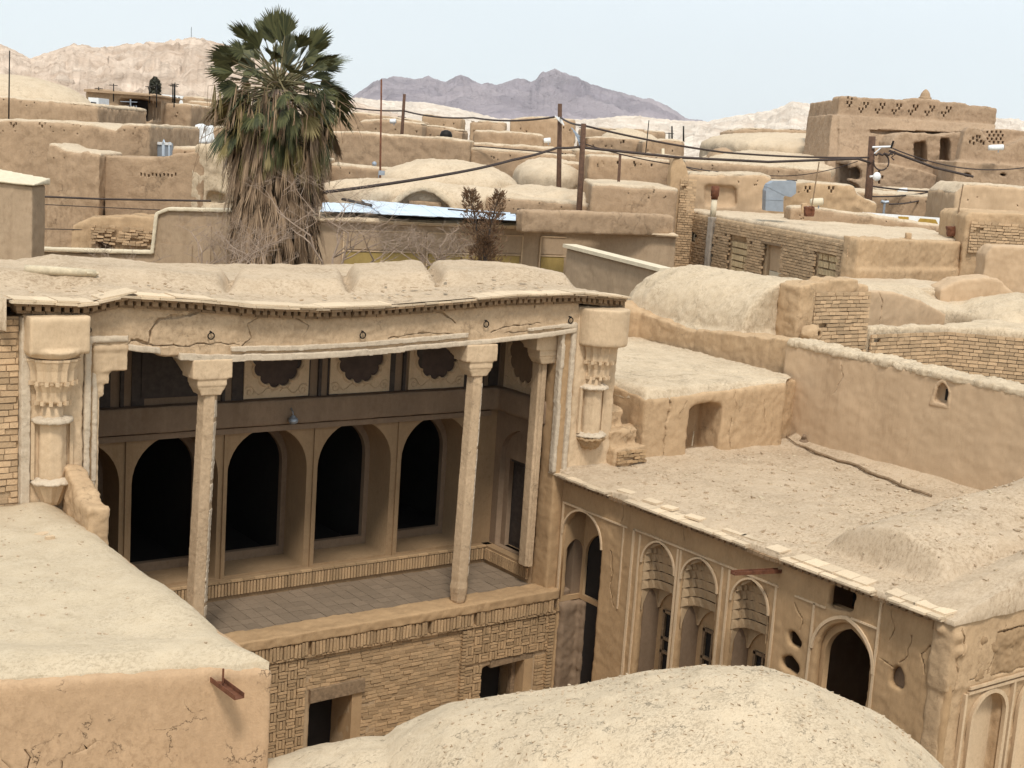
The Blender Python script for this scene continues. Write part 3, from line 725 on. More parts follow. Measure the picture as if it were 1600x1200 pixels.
# --- corner piers
def pier(xc, xa, xb, right):
    y = YF - .12
    b = nb(); prism(b, [(xa, y), (xb, y), (xb, YF + .5), (xa, YF + .5)], 4.6 if right else 5.0, 8.14)
    p = adobe('corner_pier', b, M['cream'], pav, .04, .02, .4, .015, .1, None, 1)
    b = nb(); s = .95
    if right:
        lathe(b, (xc + .1, y - .0, 7.42), [(.50, 0), (.52, .04), (.52, .70)], 28)
    else:
        box(b, xc - .42, xc + .44, y - .34, y + .1, 7.62, 8.16)
        lathe(b, (xc, y, 7.55), [(.36, 0), (.44, .12)], 20)
    adobe('drum', b, M['cream'], p, .03, .012, .25, .008, .08, None, 2)
    for (r0, r1, z0, z1, n) in ((.34, .385, 7.20, 7.54, 30), (.25, .30, 6.90, 7.20, 26)):
        b = nb(); cx = xc + (.07 if right else 0)
        dz = -.08 if right else 0
        lathe(b, (cx, y, z0 + dz), [(r0 * .72, -.03), (r0 * .97, .0), (r0, .02), (r0 * 1.02, (z1 - z0) * .5), (r1, z1 - z0 - .05), (r1 * 1.04, z1 - z0 - .03), (r1 * 1.04, z1 - z0)], n, 0, (0, 0), .11)
        # each flute is closed with a small arch: scallops
        for k in range(n):
            if k % 2: continue
            a = 2 * PI * k / n
            if math.sin(a) > .2: continue
            obox(b, (cx + r0 * .97 * math.cos(a), y + r0 * .97 * math.sin(a), z0 + dz - .012), (.026 * math.sin(a), -.026 * math.cos(a), 0), (.03 * math.cos(a), .03 * math.sin(a), 0), (0, 0, .03))
        put('muqarnas_tier', b, M['cream'], p)
    b = nb(); lathe(b, (xc, y, 6.60), [(.17, 0), (.2, .03), (.16, .1), (.17, .3)], 14)
    put('neck', b, M['cream'], p, True)
    b = nb(); lathe(b, (xc, y, 6.58), [(.26, 0), (.31, .02), (.3, .07), (.2, .1)], 14)
    adobe('collar', b, M['flake'], p, .02, .02, .1, .012, .05, None, 1)
    b = nb(); lathe(b, (xc, y - .0, 5.74), [(.215, 0), (.205, .86)], 8, PI / 8)
    adobe('engaged_shaft', b, M['cream'], p, .025, .01, .3, .008, .08, None, 0)
    for q_ in (-.31, .25): b = nb(); box(b, xc + q_, xc + q_ + .05, y - .05, y, 5.75, 6.6); put('side_fillet', b, M['cream'], p)
    b = nb(); lathe(b, (xc, y - .02, 5.68), [(.3, 0), (.33, .03), (.24, .09)], 12)
    adobe('base_slab', b, M['flake'], p, .02, .02, .1, .012, .05, None, 1)
    if not right:
        b = nb(); lathe(b, (xc, y - .02, 5.36), [(.12, 0), (.16, .06), (.29, .34)], 20, 0, (0, 0), .1)
        put('base_corbel', b, M['cream'], p)
    else:
        b = nb(); lathe(b, (xc, y - .02, 5.45), [(.16, 0), (.31, .2), (.3, .24)], 9); adobe('base_corbel', b, M['brickdark'], p, .025, .04, .1, .02, .05, None, 0)
    return p
pier(6.38, 5.93, 6.84, False)
pier(16.50, 16.05, 17.06, True)
bm = nb(); box(bm, 5.93, 6.06, YF - .16, YF, 5.3, 8.12); adobe('white_edge', bm, M['flake'], pav, .02, .01, .4, .012, .1, None, 1)
for e_ in ((4.9, 5.93, YF - .02, 26.9, 0, 8.12), (16.95, 17.15, YF + .3, 23, 0, 8.1)): bm = nb(); box(bm, *e_); put('end_core', bm, M['mortar'], pav)
bm = nb(); box(bm, 4.9, 16.6, 22.7, 27.3, 8.0, 8.1); adobe('rear_roof', bm, M['roof'], pav, .08, .04, .5, .02, .15, None, 1)
bm = nb(); bricks(bm, (4.9, YF - .02, 5.2), X_, Z_, 1.02, 2.95, .24, .075, .018, .06, skip=.02)
put('end_bricks', bm, M['brick'], pav)

# ============================================================ NEAR LEFT ROOF
lh = root('flat_roofed_house', (5, 16, 0), 'near mud house at lower left with broad pale flat roof and cracked wall', 'house')
fl = [onz(430, 1045, 5.3), onz(330, 1040, 5.3), onz(0, 1062, 5.3), onz(-300, 1085, 5.3)]
fl = [(p.x, p.y) for p in fl]; fl[0] = (6.56, 12.78)
pl = fl + [(fl[-1][0], YF - .1), (6.55, YF - .1)]
bm = nb(); prism(bm, pl[::-1], -.2, 5.27)
bm2 = [(p[0] * 1.0, p[1]) for p in pl]
_U = (Vector((6.56, 12.78, 0)) - Vector((3.93, 13.71, 0))).normalized(); lt = nb(); rk = random.Random(44)
for k_ in range(9):
    u_ = rk.uniform(-.2, 2.6); z_ = rk.uniform(4.0, 5.0); pts = [(u_, z_)]
    for q in range(rk.randint(2, 4)): pts.append((pts[-1][0] + rk.uniform(-.14, .14), pts[-1][1] - rk.uniform(.04, .16)))
    crack(lt, pts, (3.93, 13.71, 0), _U, rk.uniform(.003, .007), .05, k_)
adobe('wall', bm, M['wallnear'], lh, .06, .03, 1.2, .015, .2, None, 3, late=lt)
bm = nb(); Ng = 130; gv = []
def lroof(x, y, ed):
    z = 5.37 + .06 * noise.noise(Vector((x * .5, y * .6, 1))) + .03 * noise.noise(Vector((x * 2.2, y * 2.2, 4))) + .010 * noise.noise(Vector((x * 9, y * 9, 4)))
    z += .05 * math.exp(-((ed - .45) / .3) ** 2)                         # rounded rim
    if ed < .3: z -= (.3 - ed) ** 2 * 1.1
    z += .02 * math.sin(y * 1.9 + x * .5)
    return z
for j in range(Ng + 1):
    row = []
    for i in range(Ng + 1):
        s_ = i / Ng; t = j / Ng
        s_ = 1 - (1 - s_) ** 1.3 if s_ < 1 else 1
        x = -2.5 + s_ * (6.52 - -2.5); yf = lerp(sorted([(p[0], p[1]) for p in fl]), x) + .07 + .06 * noise.noise(Vector((x * 3, 0, 0))) + .03 * noise.noise(Vector((x * 11, 0, 0)))
        y = yf + (YF - .12 - yf) * t ** 1.3
        ed = min(6.52 - x, (y - yf)); rr = .22
        # round the plan corner
        row.append(bm.verts.new((x, y, lroof(x, y, ed))))
    gv.append(row)
for a, b in zip(gv, gv[1:]):
    for k in range(Ng): bm.faces.new((a[k], a[k + 1], b[k + 1], b[k]))
bd = [e for e in bm.edges if e.is_boundary]
ex = bmesh.ops.extrude_edge_only(bm, edges=bd)
for v in [g for g in ex['geom'] if isinstance(g, bmesh.types.BMVert)]: v.co.z = 5.0
put('roof', bm, M['roofnear'], lh, True)
def lr_(x, y):
    ed = min(6.52 - x, 6.5); return lroof(x, y, ed) if y > lerp(sorted([(p[0], p[1]) for p in fl]), x) + .1 else None
debris('roof_crumbs', lh, lr_, 1.5, 6.4, 12.9, 19.6, 420, .006, .024, M['roof'], 51)
# stub of wall between the roof and the pavilion
bm = nb(); A = onz(95, 745, 5.9)
prism(bm, [(6.55, YF - .1), (6.86, YF - .1), (6.72, 18.35), (6.42, 18.35)], 4.9, [5.95, 5.9, 5.62, 5.6])
prism(bm, [(6.42, 18.9), (6.74, 18.9), (6.70, 18.25), (6.40, 18.25)], 4.9, 5.66)
adobe('wall_stub', bm, M['wall'], lh, .035, .04, .25, .02, .08, None, 2)
# rusty rain spout
sp = root('rain_spout', onz(345, 1065, 5.0), 'rusty bent metal rain spout sticking out of cracked near wall', 'spout')
a = at(334, 1062, 14.2); _p = onz(334, 1062, 5.12); a = _p; b = at(374, 1092, _p.dot(FW) - .42)
bm = nb(); u = (b - a).normalized(); s = u.cross(Z_).normalized() * .055; w = s.cross(u).normalized() * .004
for off, vv in ((Vector((0, 0, 0)), s), (s + Z_ * .025, None), (-s + Z_ * .025, None)):
    if vv is not None: obox(bm, (a + b) / 2, (b - a) / 2, s, w)
    else: obox(bm, (a + b) / 2 + off, (b - a) / 2, (w.x, w.y, .028), s * .07)
put('channel', bm, M['rust'], sp)
bm = nb(); tube(bm, [a + u * .2 + Z_ * .02, a + u * .2 + Z_ * .2], .012, 5); put('stay', bm, M['rust'], sp)
# broken tile pieces on that roof
for k, (x, y, l) in enumerate(((68, 833, 'whitish broken tile lying flat on near left roof'), (78, 841, 'small brick piece beside broken tile on near left roof'))):
    c = onz(x, y, 5.40); bm = nb(); a = .4 + k
    prism(bm, [(c.x + q * math.cos(a + f), c.y + q * math.sin(a + f)) for q, f in ((.13, 0), (.08, 1.3), (.12, 2.6), (.1, 3.9), (.06, 5.1))] if k == 0 else
          [(c.x - .05, c.y - .04), (c.x + .06, c.y - .03), (c.x + .05, c.y + .04), (c.x - .06, c.y + .03)], c.z - .06, c.z + (.0 if k == 0 else .03))
    o = put('broken_tile' if k == 0 else 'brick_piece', bm, M['cream'], loc=c); tag(o, l, 'tile' if k == 0 else 'brick')

# ============================================================ NEAR DOME (bottom)
nd = root('domed_roof_house', (9.5, 9.2, 0), 'nearest rough mud dome bulging up at the bottom of the view', 'house')
prof = [(250, 1250), (380, 1200), (480, 1168), (560, 1152), (604, 1150), (620, 1135), (700, 1098), (800, 1084), (900, 1070), (1000, 1050), (1100, 1040), (1190, 1043), (1250, 1060), (1300, 1082), (1380, 1118), (1440, 1166), (1490, 1215), (1560, 1300), (1640, 1400)]
bm = nb(); rows = []
for x in range(240, 1641, 10):
    y = lerp(prof, x)
    Rr = 3.2 if x > 850 else 2.0 + 1.2 * max(0, (x - 600)) / 250
    P = at(x, y, 14.3 + (x - 1000) * -.0006); row = []
    dirv = (Vector((P.x, P.y, 0))).normalized()
    for k in range(-24, 70):
        if k <= 0: s_ = k * .04
        else: s_ = k * .075
        # arc: at the outline the surface slopes down at the sight angle
        th = math.atan2(P.z - CH, math.hypot(P.x, P.y)) ; s0 = Rr * math.sin(-th); z0 = math.sqrt(Rr * Rr - s0 * s0)
        q = s0 - s_
        z = P.z - z0 + (math.sqrt(max(.02, Rr * Rr - q * q)) if abs(q) < Rr * .96 else math.sqrt(Rr * Rr * .0784) - (abs(q) - Rr * .96) * 2)
        z = max(z, P.z - 1.6) if s_ > s0 else z
        v = P - dirv * s_; v.z = z
        f = min(1, abs(s_) / .3)
        v.z += (.07 * noise.noise(v * .9) + .035 * noise.noise(v * 3.1)) * f + .016 * noise.noise(v * 9) + .008 * noise.noise(v * 25)
        row.append(bm.verts.new(v))
    rows.append(row)
for a, b in zip(rows, rows[1:]):
    for k in range(len(a) - 1): bm.faces.new((a[k], a[k + 1], b[k + 1], b[k]))
dv_ = [(v.co.x, v.co.y, v.co.z) for v in bm.verts if v.co.z > 5.0]
put('dome', bm, M['domenear'], nd, True)
bm = nb(); rr = random.Random(61)
for i in range(900):
    x, y, z = rr.choice(dv_); s = .005 + .014 * rr.random() ** 3; a = rr.uniform(0, PI)
    obox(bm, (x, y, z + s * .1), (s * 1.4 * math.cos(a), s * 1.4 * math.sin(a), rr.uniform(-.004, .004)), (-s * .7 * math.sin(a), s * .7 * math.cos(a), 0), (0, 0, s * .45))
put('dome_crumbs', bm, M['roof'], nd)['kind'] = 'stuff'
bm = nb()
for i in range(300):
    x, y, z = rr.choice(dv_); s = rr.uniform(.012, .034); a = rr.uniform(0, PI)
    obox(bm, (x, y, z + .001), (s * math.cos(a), s * math.sin(a), rr.uniform(-.003, .003)), (-.003 * math.sin(a), .003 * math.cos(a), 0), (0, 0, .004))
put('straw_bits', bm, M['straw'], nd)['kind'] = 'stuff'
bm = nb(); prism(bm, [(6.9, 5.5), (6.9, 9.2), (9.6, 10.1), (12.6, 8.2), (13.4, 4.5), (10, 3)], -.2, 3.6)
adobe('wall', bm, M['wallnear'], nd, .12, .03, 1, .02, .3, None, 3)

# ============================================================ RIGHT WING
XW = 16.0
wing = root('arcaded_wing', (18, 15.5, 0), 'lower right wing with three honeycomb arched niches and broad cracked mud terrace', 'house')
def W(y0, y1, z0, zs, rise=None, n=14, pt=0): return arch(-y1, -y0, z0, zs, rise, n, pt)
NICH = [(16.62, 17.44), (15.58, 16.42), (14.42, 15.22)]
holes = [W(18.57, 19.70, -.1, 3.84, .56, 16)]
holes += [W(a, b, -.1, 3.93, .44, 16, .06) for a, b in NICH]
holes += [W(12.36, 13.38, -.1, 3.72, .54, 16, .08)]
win = [(-13.27, 4.42), (-12.80, 4.50), (-12.76, 4.82), (-13.24, 4.80)]
holes += [win, W(11.74, 11.98, 3.66, 3.84, .13, 8, .1)]
holes += [[(-13.95, 3.62), (-13.74, 3.60), (-13.7, 3.72), (-13.86, 3.84), (-13.98, 3.8)], [(-14.05, 3.2), (-13.72, 3.15), (-13.66, 3.32), (-13.85, 3.44), (-14.06, 3.36)]]
bm = nb(); plate(bm, [(-19.85, -.2), (-11.0, -.2), (-11.0, 4.9), (-19.85, 4.9)], holes, (XW, 0, 0), -Y_, Z_, .14)
late = nb()
for k_, (pts, w) in enumerate((([(-18.1, 4.85), (-18.05, 4.6), (-18.12, 4.42)], .008), ([(-12.1, 4.75), (-12.0, 4.5), (-12.08, 4.3)], .010), ([(-11.7, 4.5), (-11.72, 4.2), (-11.85, 4.05)], .010), ([(-11.35, 4.85), (-11.3, 4.5), (-11.5, 4.3), (-11.4, 4.05)], .014), ([(-13.9, 4.3), (-13.7, 4.1), (-13.75, 3.9)], .008), ([(-12.2, 4.0), (-11.9, 3.9)], .006), ([(-18.3, 3.9), (-18.2, 3.5), (-18.25, 3.2), (-18.1, 2.9)], .010), ([(-16.5, 4.8), (-16.45, 4.6)], .005))):
    crack(late, pts, (XW - .02, 0, 0), -Y_, w, .06, k_)
adobe('facade', bm, M['stucco'], wing, .035, .02, .6, .012, .12, None, 0, late=late, lx=1)
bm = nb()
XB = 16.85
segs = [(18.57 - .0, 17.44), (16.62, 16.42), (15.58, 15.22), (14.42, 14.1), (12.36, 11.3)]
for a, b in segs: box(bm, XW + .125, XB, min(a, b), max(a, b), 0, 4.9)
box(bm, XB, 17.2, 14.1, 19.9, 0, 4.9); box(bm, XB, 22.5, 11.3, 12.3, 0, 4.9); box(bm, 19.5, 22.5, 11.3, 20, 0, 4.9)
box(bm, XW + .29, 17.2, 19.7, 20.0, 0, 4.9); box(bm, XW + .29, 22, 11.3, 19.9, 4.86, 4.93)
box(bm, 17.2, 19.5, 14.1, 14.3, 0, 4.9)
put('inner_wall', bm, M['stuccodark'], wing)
# broken jagged courses of the opening edges, plaster bands
bm = nb()
def yb(y0, y1, z0, z1, x): box(bm, XW - x, XW + .02, y0, y1, z0, z1)
yb(14.25, 17.72, 4.44, 4.47, .03); yb(17.9, 19.75, 4.42, 4.45, .025); yb(17.68, 17.73, 0, 4.46, .03); yb(17.52, 17.56, 0, 4.4, .02)
for a, b in ((16.46, 16.50), (16.54, 16.58), (15.30, 15.34), (15.46, 15.5)): yb(a, b, 0, 4.42, .025)
yb(14.27, 14.31, 3.0, 4.44, .025); yb(17.97, 18.0, 2.9, 4.42, .02); yb(19.72, 19.76, 2.4, 4.42, .02)
yb(13.48, 13.52, 3.0, 4.42, .022); yb(12.25, 12.29, 3.0, 4.86, .022); yb(12.29, 12.78, 4.40, 4.43, .022); yb(13.28, 13.9, 4.40, 4.43, .022)
yb(11.12, 19.8, 4.86, 4.9, .05)
put('plaster_fillet', bm, M['cream'], wing)
def archband(y0, y1, zs, rise, t, x, pt=0, name='arch_moulding', mat='cream', x1=.0):
    o = W(y0 - t, y1 + t, zs - .9, zs, rise + t, 18, pt); i = W(y0, y1, zs - .9, zs, rise, 18, pt)
    b = nb(); n = len(o)
    for k in range(2, n - 1):
        hexa(b, [(XW - x, -i[k][0], i[k][1]), (XW - x, -i[k + 1][0], i[k + 1][1]), (XW + x1, -i[k + 1][0], i[k + 1][1]), (XW + x1, -i[k][0], i[k][1]),
                 (XW - x, -o[k][0], o[k][1]), (XW - x, -o[k + 1][0], o[k + 1][1]), (XW + x1, -o[k + 1][0], o[k + 1][1]), (XW + x1, -o[k][0], o[k][1])])
    return b
for a, b_, zs, rs, pt in [(18.57, 19.70, 3.84, .56, 0)] + [(a, b, 3.93, .44, .06) for a, b in NICH]:
    put('arch_moulding', archband(a, b_, zs, rs, .035, .03, pt), M['cream'], wing)
put('arch_moulding', archband(12.30, 13.44, 3.72, .60, .05, .03, .08), M['cream'], wing)
# inner shadow arch of the doorway: slightly lower pointed head set back
b = nb(); plate(b, [(-13.5, 3.0), (-12.2, 3.0), (-12.2, 4.45), (-13.5, 4.45)], [W(12.42, 13.32, 2.9, 3.66, .46, 14, .16)], (XW + .14, 0, 0), -Y_, Z_, .12)
put('inner_arch', b, M['stucco'], wing)
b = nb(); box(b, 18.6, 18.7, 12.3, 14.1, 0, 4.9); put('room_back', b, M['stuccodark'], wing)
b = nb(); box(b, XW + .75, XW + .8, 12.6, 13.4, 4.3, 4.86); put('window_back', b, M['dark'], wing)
# honeycomb niches
def honeycomb(y0, y1, zs, zt):
    yc = (y0 + y1) / 2; hw = (y1 - y0) / 2; D = .42
    nt = 5; z_low = zs - .50
    par = None
    def ring(z, q):
        """half width and depth of the vault at height z (0 at crown)"""
        t = (zt - z) / (zt - z_low)
        w = hw * min(1, math.sqrt(max(0, 1 - (1 - min(1, t * 1.9)) ** 2))) ; d = D * math.sqrt(max(0, 1 - (1 - t) ** 2))
        return w, d
    b = nb()
    zz = [zt - .10 - (zt - .10 - z_low) * k / nt for k in range(nt + 1)]
    def outline(w, d, n=13, flut=.0, ph=0):
        out = []
        for k in range(n * 2 + 1):
            a = PI * k / (n * 2); ca, sa = math.cos(a), math.sin(a)
            e = .62; fl = 1 - flut * abs(math.sin(n * a + ph))
            out.append((XW + .02 + d * (abs(sa) ** e) * fl, yc + w * (abs(ca) ** e) * (1 if ca > 0 else -1) * fl))
        return out
    for k in range(nt):
        za, zb = zz[k], zz[k + 1]
        w, d = ring(zb + .02, 0); 
        top = outline(w * .95, d * .74, 7, .0); bot = outline(w * .975, d * .82, 7, .13)
        nxt = outline(*ring(zb - (za - zb) + .02, 0) if k < nt - 1 else (hw, D), 7, 0)
        T = [b.verts.new((p[0], p[1], za)) for p in top]; B = [b.verts.new((p[0], p[1], zb + (.028 if i % 2 else 0))) for i, p in enumerate(bot)]
        Nn = [b.verts.new((p[0], p[1], zb + .03)) for p in nxt]
        for i in range(len(T) - 1):
            b.faces.new((T[i], T[i + 1], B[i + 1], B[i])); b.faces.new((B[i], B[i + 1], Nn[i + 1], Nn[i]))
    t = put('honeycomb_vault', b, M['comb'], wing, recalc=False)
    b = nb()                                             # fluted fan at the crown
    nf = 11; c = b.verts.new((XW + .03, yc, zt + .02)); fr = []
    w, d = ring(zz[0] - .02, 0)
    for i in range(nf * 2 + 1):
        a = PI * i / (nf * 2); zg = zz[0] + (.05 if i % 2 else -.045)
        fr.append(b.verts.new((XW + .02 + d * .95 * math.sin(a) * (1 - .12 * (i % 2)), yc + w * .98 * math.cos(a), zg)))
    for i in range(nf * 2): b.faces.new((c, fr[i], fr[i + 1]))
    put('fan_shell', b, M['comb'], t)
    # two small pointed arches carrying the vault: on the far jamb and on the rear wall
    za = z_low + .02
    for (O, U, a, c_) in (((0, y1 - .012, 0), X_, XW + .05, XW + D + .05), ((XW + D + .03, 0, 0), -Y_, -y1, -y0)):
        b = nb(); zt2 = za + .06
        L = [(a, zt2), (a, za - .42)] + [(a + (c_ - a) * (.06 + .88 * i / 12), za - .40 + .36 * (math.sin(PI * i / 12) ** .7)) for i in range(13)] + [(c_, za - .42), (c_, zt2)]
        plate(b, L, [], O, U, Z_, .05); put('squinch_arch', b, M['comb'], t)
    b = nb(); plate(b, [(-y1, 0), (-y0, 0), (-y0, za), (-y1, za)], [[(-y1 + .16, 0.5), (-y0 - .07, .5), (-y0 - .07, za - .40), (-y1 + .16, za - .40)]], (XW + D + .08, 0, 0), -Y_, Z_, .06)
    put('rear_panel', b, M['stucco'], wing)
    f = nb(); box(f, XW + D + .1, XW + D + .15, y0 + .05, y1 - .12, .5, za - .38); w_ = put('window_pane', f, M['dark'], wing)
    f = nb(); 
    for zb in (za - .46, za - .95, za - 1.2): box(f, XW + D + .04, XW + D + .09, y0 + .04, y1 - .14, zb, zb + .05)
    box(f, XW + D + .04, XW + D + .09, y1 - .2, y1 - .15, .5, za - .40); box(f, XW + D + .045, XW + D + .085, yc + .02, yc + .06, .5, za - .40)
    put('window_frame', f, M['wood'], w_)
for a, b_ in NICH: honeycomb(a, b_, 3.93, 4.36)
# corner niche: two inner arches (on jamb and rear wall), plaster above a rough lower wall
XN = XW + .55
b = nb()
plate(b, [(XW + .02, 2.5), (XN, 2.5), (XN, 4.5), (XW + .02, 4.5)], [arch(XW + .06, XN - .04, 2.6, 3.42, .26, 12, .1)], (0, 19.66, 0), X_, Z_, .06)
plate(b, [(-19.66, 2.5), (-18.57, 2.5), (-18.57, 4.5), (-19.66, 4.5)], [arch(-19.58, -18.60, 2.6, 3.42, .46, 12, .1)], (XN - .06, 0, 0), -Y_, Z_, .06)
put('inner_arch', b, M['stucco'], wing)
b = nb(); box(b, XN + .02, XN + .04, 18.58, 19.7, 2.5, 3.9); box(b, XN - .05, XN - .03, 18.58, 19.46, 0, 2.52); put('passage_shade_sheet', b, M['dark'], wing)  # black sheets painting the shade of the passage
b = nb(); box(b, XW + .05, XN, 19.6, 19.8, -.1, 2.48); box(b, XN - .1, XN + .1, 19.46, 19.7, -.1, 2.48); box(b, XW - .02, XW + .3, 19.7, 20.0, 2.3, 2.7)
adobe('rough_lower_wall', b, M['stuccodark'], wing, .04, .04, .3, .03, .1, None, 1)
# terrace roof
def troof(x, y):
    z = 5.04 + .05 * noise.noise(Vector((x * .7, y * .7, 2))) + .025 * noise.noise(Vector((x * 2.5, y * 2.5, 5))) + .010 * noise.noise(Vector((x * 8, y * 8, 1))) + .005 * noise.noise(Vector((x * 22, y * 22, 1)))
    # crest of the buried vault running away to the right
    yc = 12.95 + .10 * (x - 17); r = abs(y - yc)
    k = max(0, min(1, (x - 16.65) / .25)); k = k * k * (3 - 2 * k)
    z += k * (.62 + .05 * (x - 17)) * max(0, 1 - (r / 1.15) ** 2) ** .7
    z += max(0, min(1, (12.4 - y) / 1.0)) * .24 * max(0, x - 16.0) * (1 if x < 18 else 1)
    if x > 21.6: z += .12 * ((x - 21.6) / .9) ** 2
    if y > 19.3: z += .10 * ((y - 19.3) / .6) ** 2
    z -= .05 * max(0, 1 - (x - 15.86) / .3)
    return z
bm = nb(); NX, NY = 190, 250; gr = []
for j in range(NY + 1):
    y = 10.96 + (20.0 - 10.96) * j / NY; row = []
    for i in range(NX + 1):
        x = 15.9 + (22.7 - 15.9) * (i / NX) ** 1.15
        row.append(bm.verts.new((x, y + (.03 * noise.noise(Vector((x * 3, 0, 0))) if j == 0 else 0), troof(x, y))))
    gr.append(row)
for a, b in zip(gr, gr[1:]):
    for k in range(NX): bm.faces.new((a[k], a[k + 1], b[k + 1], b[k]))
bd = [e for e in bm.edges if e.is_boundary]; ex = bmesh.ops.extrude_edge_only(bm, edges=bd)
for v in [g for g in ex['geom'] if isinstance(g, bmesh.types.BMVert)]: v.co.z = 4.9
put('terrace_roof', bm, M['roof'], wing, True)
debris('terrace_crumbs', wing, troof, 16.2, 22.3, 11.3, 19.6, 900, .010, .045, M['roof'], 71)
debris('brick_crumbs', wing, troof, 16.2, 22.3, 11.3, 19.6, 260, .010, .04, M['roofnear'], 72)
# eaves: thin tiles and brick pieces along the court edge
bm = nb(); y = 11.1; rr = random.Random(21)
while y < 19.8:
    l = rr.uniform(.2, .3); w = rr.uniform(.0, .05) if 11.1 < y < 14.2 or y > 15 else rr.uniform(-.06, .04)
    if rr.random() > .04 and not (14.25 < y < 14.7 and rr.random() < .5):
        obox(bm, (15.93 - w / 2, y + l / 2, 4.985 + rr.uniform(-.006, .006)), (.16 + w / 2, rr.uniform(-.02, .02), .0), (0, l / 2 - .006, 0), (.002, 0, .016))
        obox(bm, (15.94, y + l / 2, 4.945), (.13, 0, 0), (0, l / 2 - .01, 0), (0, 0, .018))
    y += l
y = 11.1
while y < 14.6:                                          # second row of pale tiles on top
    l = rr.uniform(.22, .34)
    if rr.random() > .1: obox(bm, (16.03, y + l / 2, 5.025), (.13, rr.uniform(-.02, .02), .01), (0, l / 2 - .008, 0), (0, 0, .015))
    y += l
for yy in (18.1, 17.4, 16.95, 16.3, 15.35, 14.95): obox(bm, (16.06 + rr.uniform(0, .05), yy, 5.03), (.1, .02, 0), (-.02, rr.uniform(.08, .28), 0), (0, 0, .018))
put('eaves_tiles', bm, M['tile'], wing)
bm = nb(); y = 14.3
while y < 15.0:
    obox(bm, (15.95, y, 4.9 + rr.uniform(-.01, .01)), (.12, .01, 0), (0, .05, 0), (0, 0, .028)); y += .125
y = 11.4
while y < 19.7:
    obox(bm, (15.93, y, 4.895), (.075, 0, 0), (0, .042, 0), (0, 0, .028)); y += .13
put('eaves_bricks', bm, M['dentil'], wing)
# ruined corner lumps and end wall facing the camera
bm = nb()
prism(bm, [(15.95, 11.0), (22.7, 11.0), (22.7, 11.35), (15.95, 11.35)], 3.9, [4.95, 6.4, 6.4, 4.95])
prism(bm, [(15.98, 11.04), (22.7, 11.04), (22.7, 11.35), (15.98, 11.35)], -.2, 4.2)
for c, r in (((16.1, 11.05, 4.72), .13), ((16.02, 11.2, 4.8), .12), ((16.18, 11.02, 4.5), .12)): ball(bm, c, r * 1.3, r, r, 10, 6)
cut = nb()
late = nb(); crack(late, [(16.10, 4.82), (16.2, 4.6), (16.1, 4.4), (16.2, 4.15), (16.12, 3.8)], (0, 11.0, 0), X_, .025, .12, 3); crack(late, [(16.5, 4.0), (16.9, 4.1), (17.2, 4.7)], (0, 10.98, 0), X_, .012, .08, 4); crack(late, [(17.0, 4.55), (18.2, 4.7)], (0, 10.98, 0), X_, .012, .08, 5)
for k in range(4):
    plate(cut, arch(16.68 + k * 1.15, 17.45 + k * 1.15, 1.0, 3.35, .36, 12), [], (0, 10.9, 0), X_, Z_, .33)
box(cut, 17.0, 18.6, 10.9, 11.09, 3.98, 4.62)
adobe('end_wall', bm, M['wall'], wing, .04, .03, .5, .018, .12, cut, 2, late=late, lx=1)
bm = nb()
for k in range(4):
    x0, x1 = 16.62 + k * 1.15, 17.51 + k * 1.15
    plate(bm, arch(x0, x1, 1.0, 3.35, .42, 14), [arch(x0 + .07, x1 - .07, 1.05, 3.35, .36, 14)], (0, 10.98, 0), X_, Z_, .06)
box(bm, 16.5, 22.6, 10.97, 11.04, 3.86, 3.90); box(bm, 16.5, 22.6, 10.985, 11.04, 3.78, 3.82)
for k in range(4): box(bm, 17.62 + (k - 1) * 1.15 - .05, 17.62 + (k - 1) * 1.15, 10.98, 11.04, .8, 3.8)
put('arch_trim', bm, M['cream'], wing)
bm = nb()
for k in range(4): box(bm, 16.72 + k * 1.15, 17.42 + k * 1.15, 11.2, 11.24, 1.0, 3.7)
put('niche_back', bm, M['cream'], wing)
bm = nb(); box(bm, 16.62, 18.58, 11.005, 11.12, 3.96, 4.60)
adobe('exposed_core', bm, M['hall'], wing, .025, .05, .18, .03, .06, None, 0)

# wooden spout at the wing
o = nb(); a = onx(1225, 893, 16.1); b_ = onx(1145, 897, 15.0)
ab = b_ - a; n1 = ab.cross(Z_).normalized() * .045
obox(o, (a + b_) / 2, ab / 2, n1, (0, 0, .012)); obox(o, (a + b_) / 2 + n1 + Z_ * .02, ab / 2, n1 * .15, (0, 0, .03)); obox(o, (a + b_) / 2 - n1 + Z_ * .02, ab / 2, n1 * .15, (0, 0, .03))
tag(put('rain_spout', o, M['rust'], loc=a), 'long dark rusty rain spout jutting from wing eaves above honeycomb niches', 'spout')

# ============================================================ UPPER BLOCK with stairs
ub = root('stair_house', (19.5, 22, 5), 'small upper mud block with doorway recess, steps and flat rough roof', 'house')
YU = 19.81
zf = 6.49
bm = nb(); prism(bm, [(17.9, YU), (21.85, YU), (21.95, 20.0), (22.6, 20.2), (23.0, 25.9), (16.9, 25.9), (16.9, 20.9), (17.9, 20.9)], 4.7, [6.28, 6.42, 6.45, 6.4, 6.3, 6.3, 6.4, 6.4])
cut = nb(); plate(cut, arch(19.10, 20.02, 5.0, 6.0, .13, 10), [], (0, YU - .1, 0), X_, Z_, .85)
late = nb()
for k_, (pts, w) in enumerate((([(18.52, 6.5), (18.56, 6.1), (18.48, 5.7), (18.5, 5.1)], .03), ([(20.35, 6.5), (20.32, 6.2), (20.42, 5.95)], .012), ([(20.3, 5.75), (20.28, 5.4), (20.33, 5.15)], .012), ([(21.2, 6.1), (21.3, 5.6)], .006), ([(19.0, 6.2), (18.8, 5.9)], .006))):
    crack(late, pts, (0, YU - .03, 0), X_, w, .14, k_)
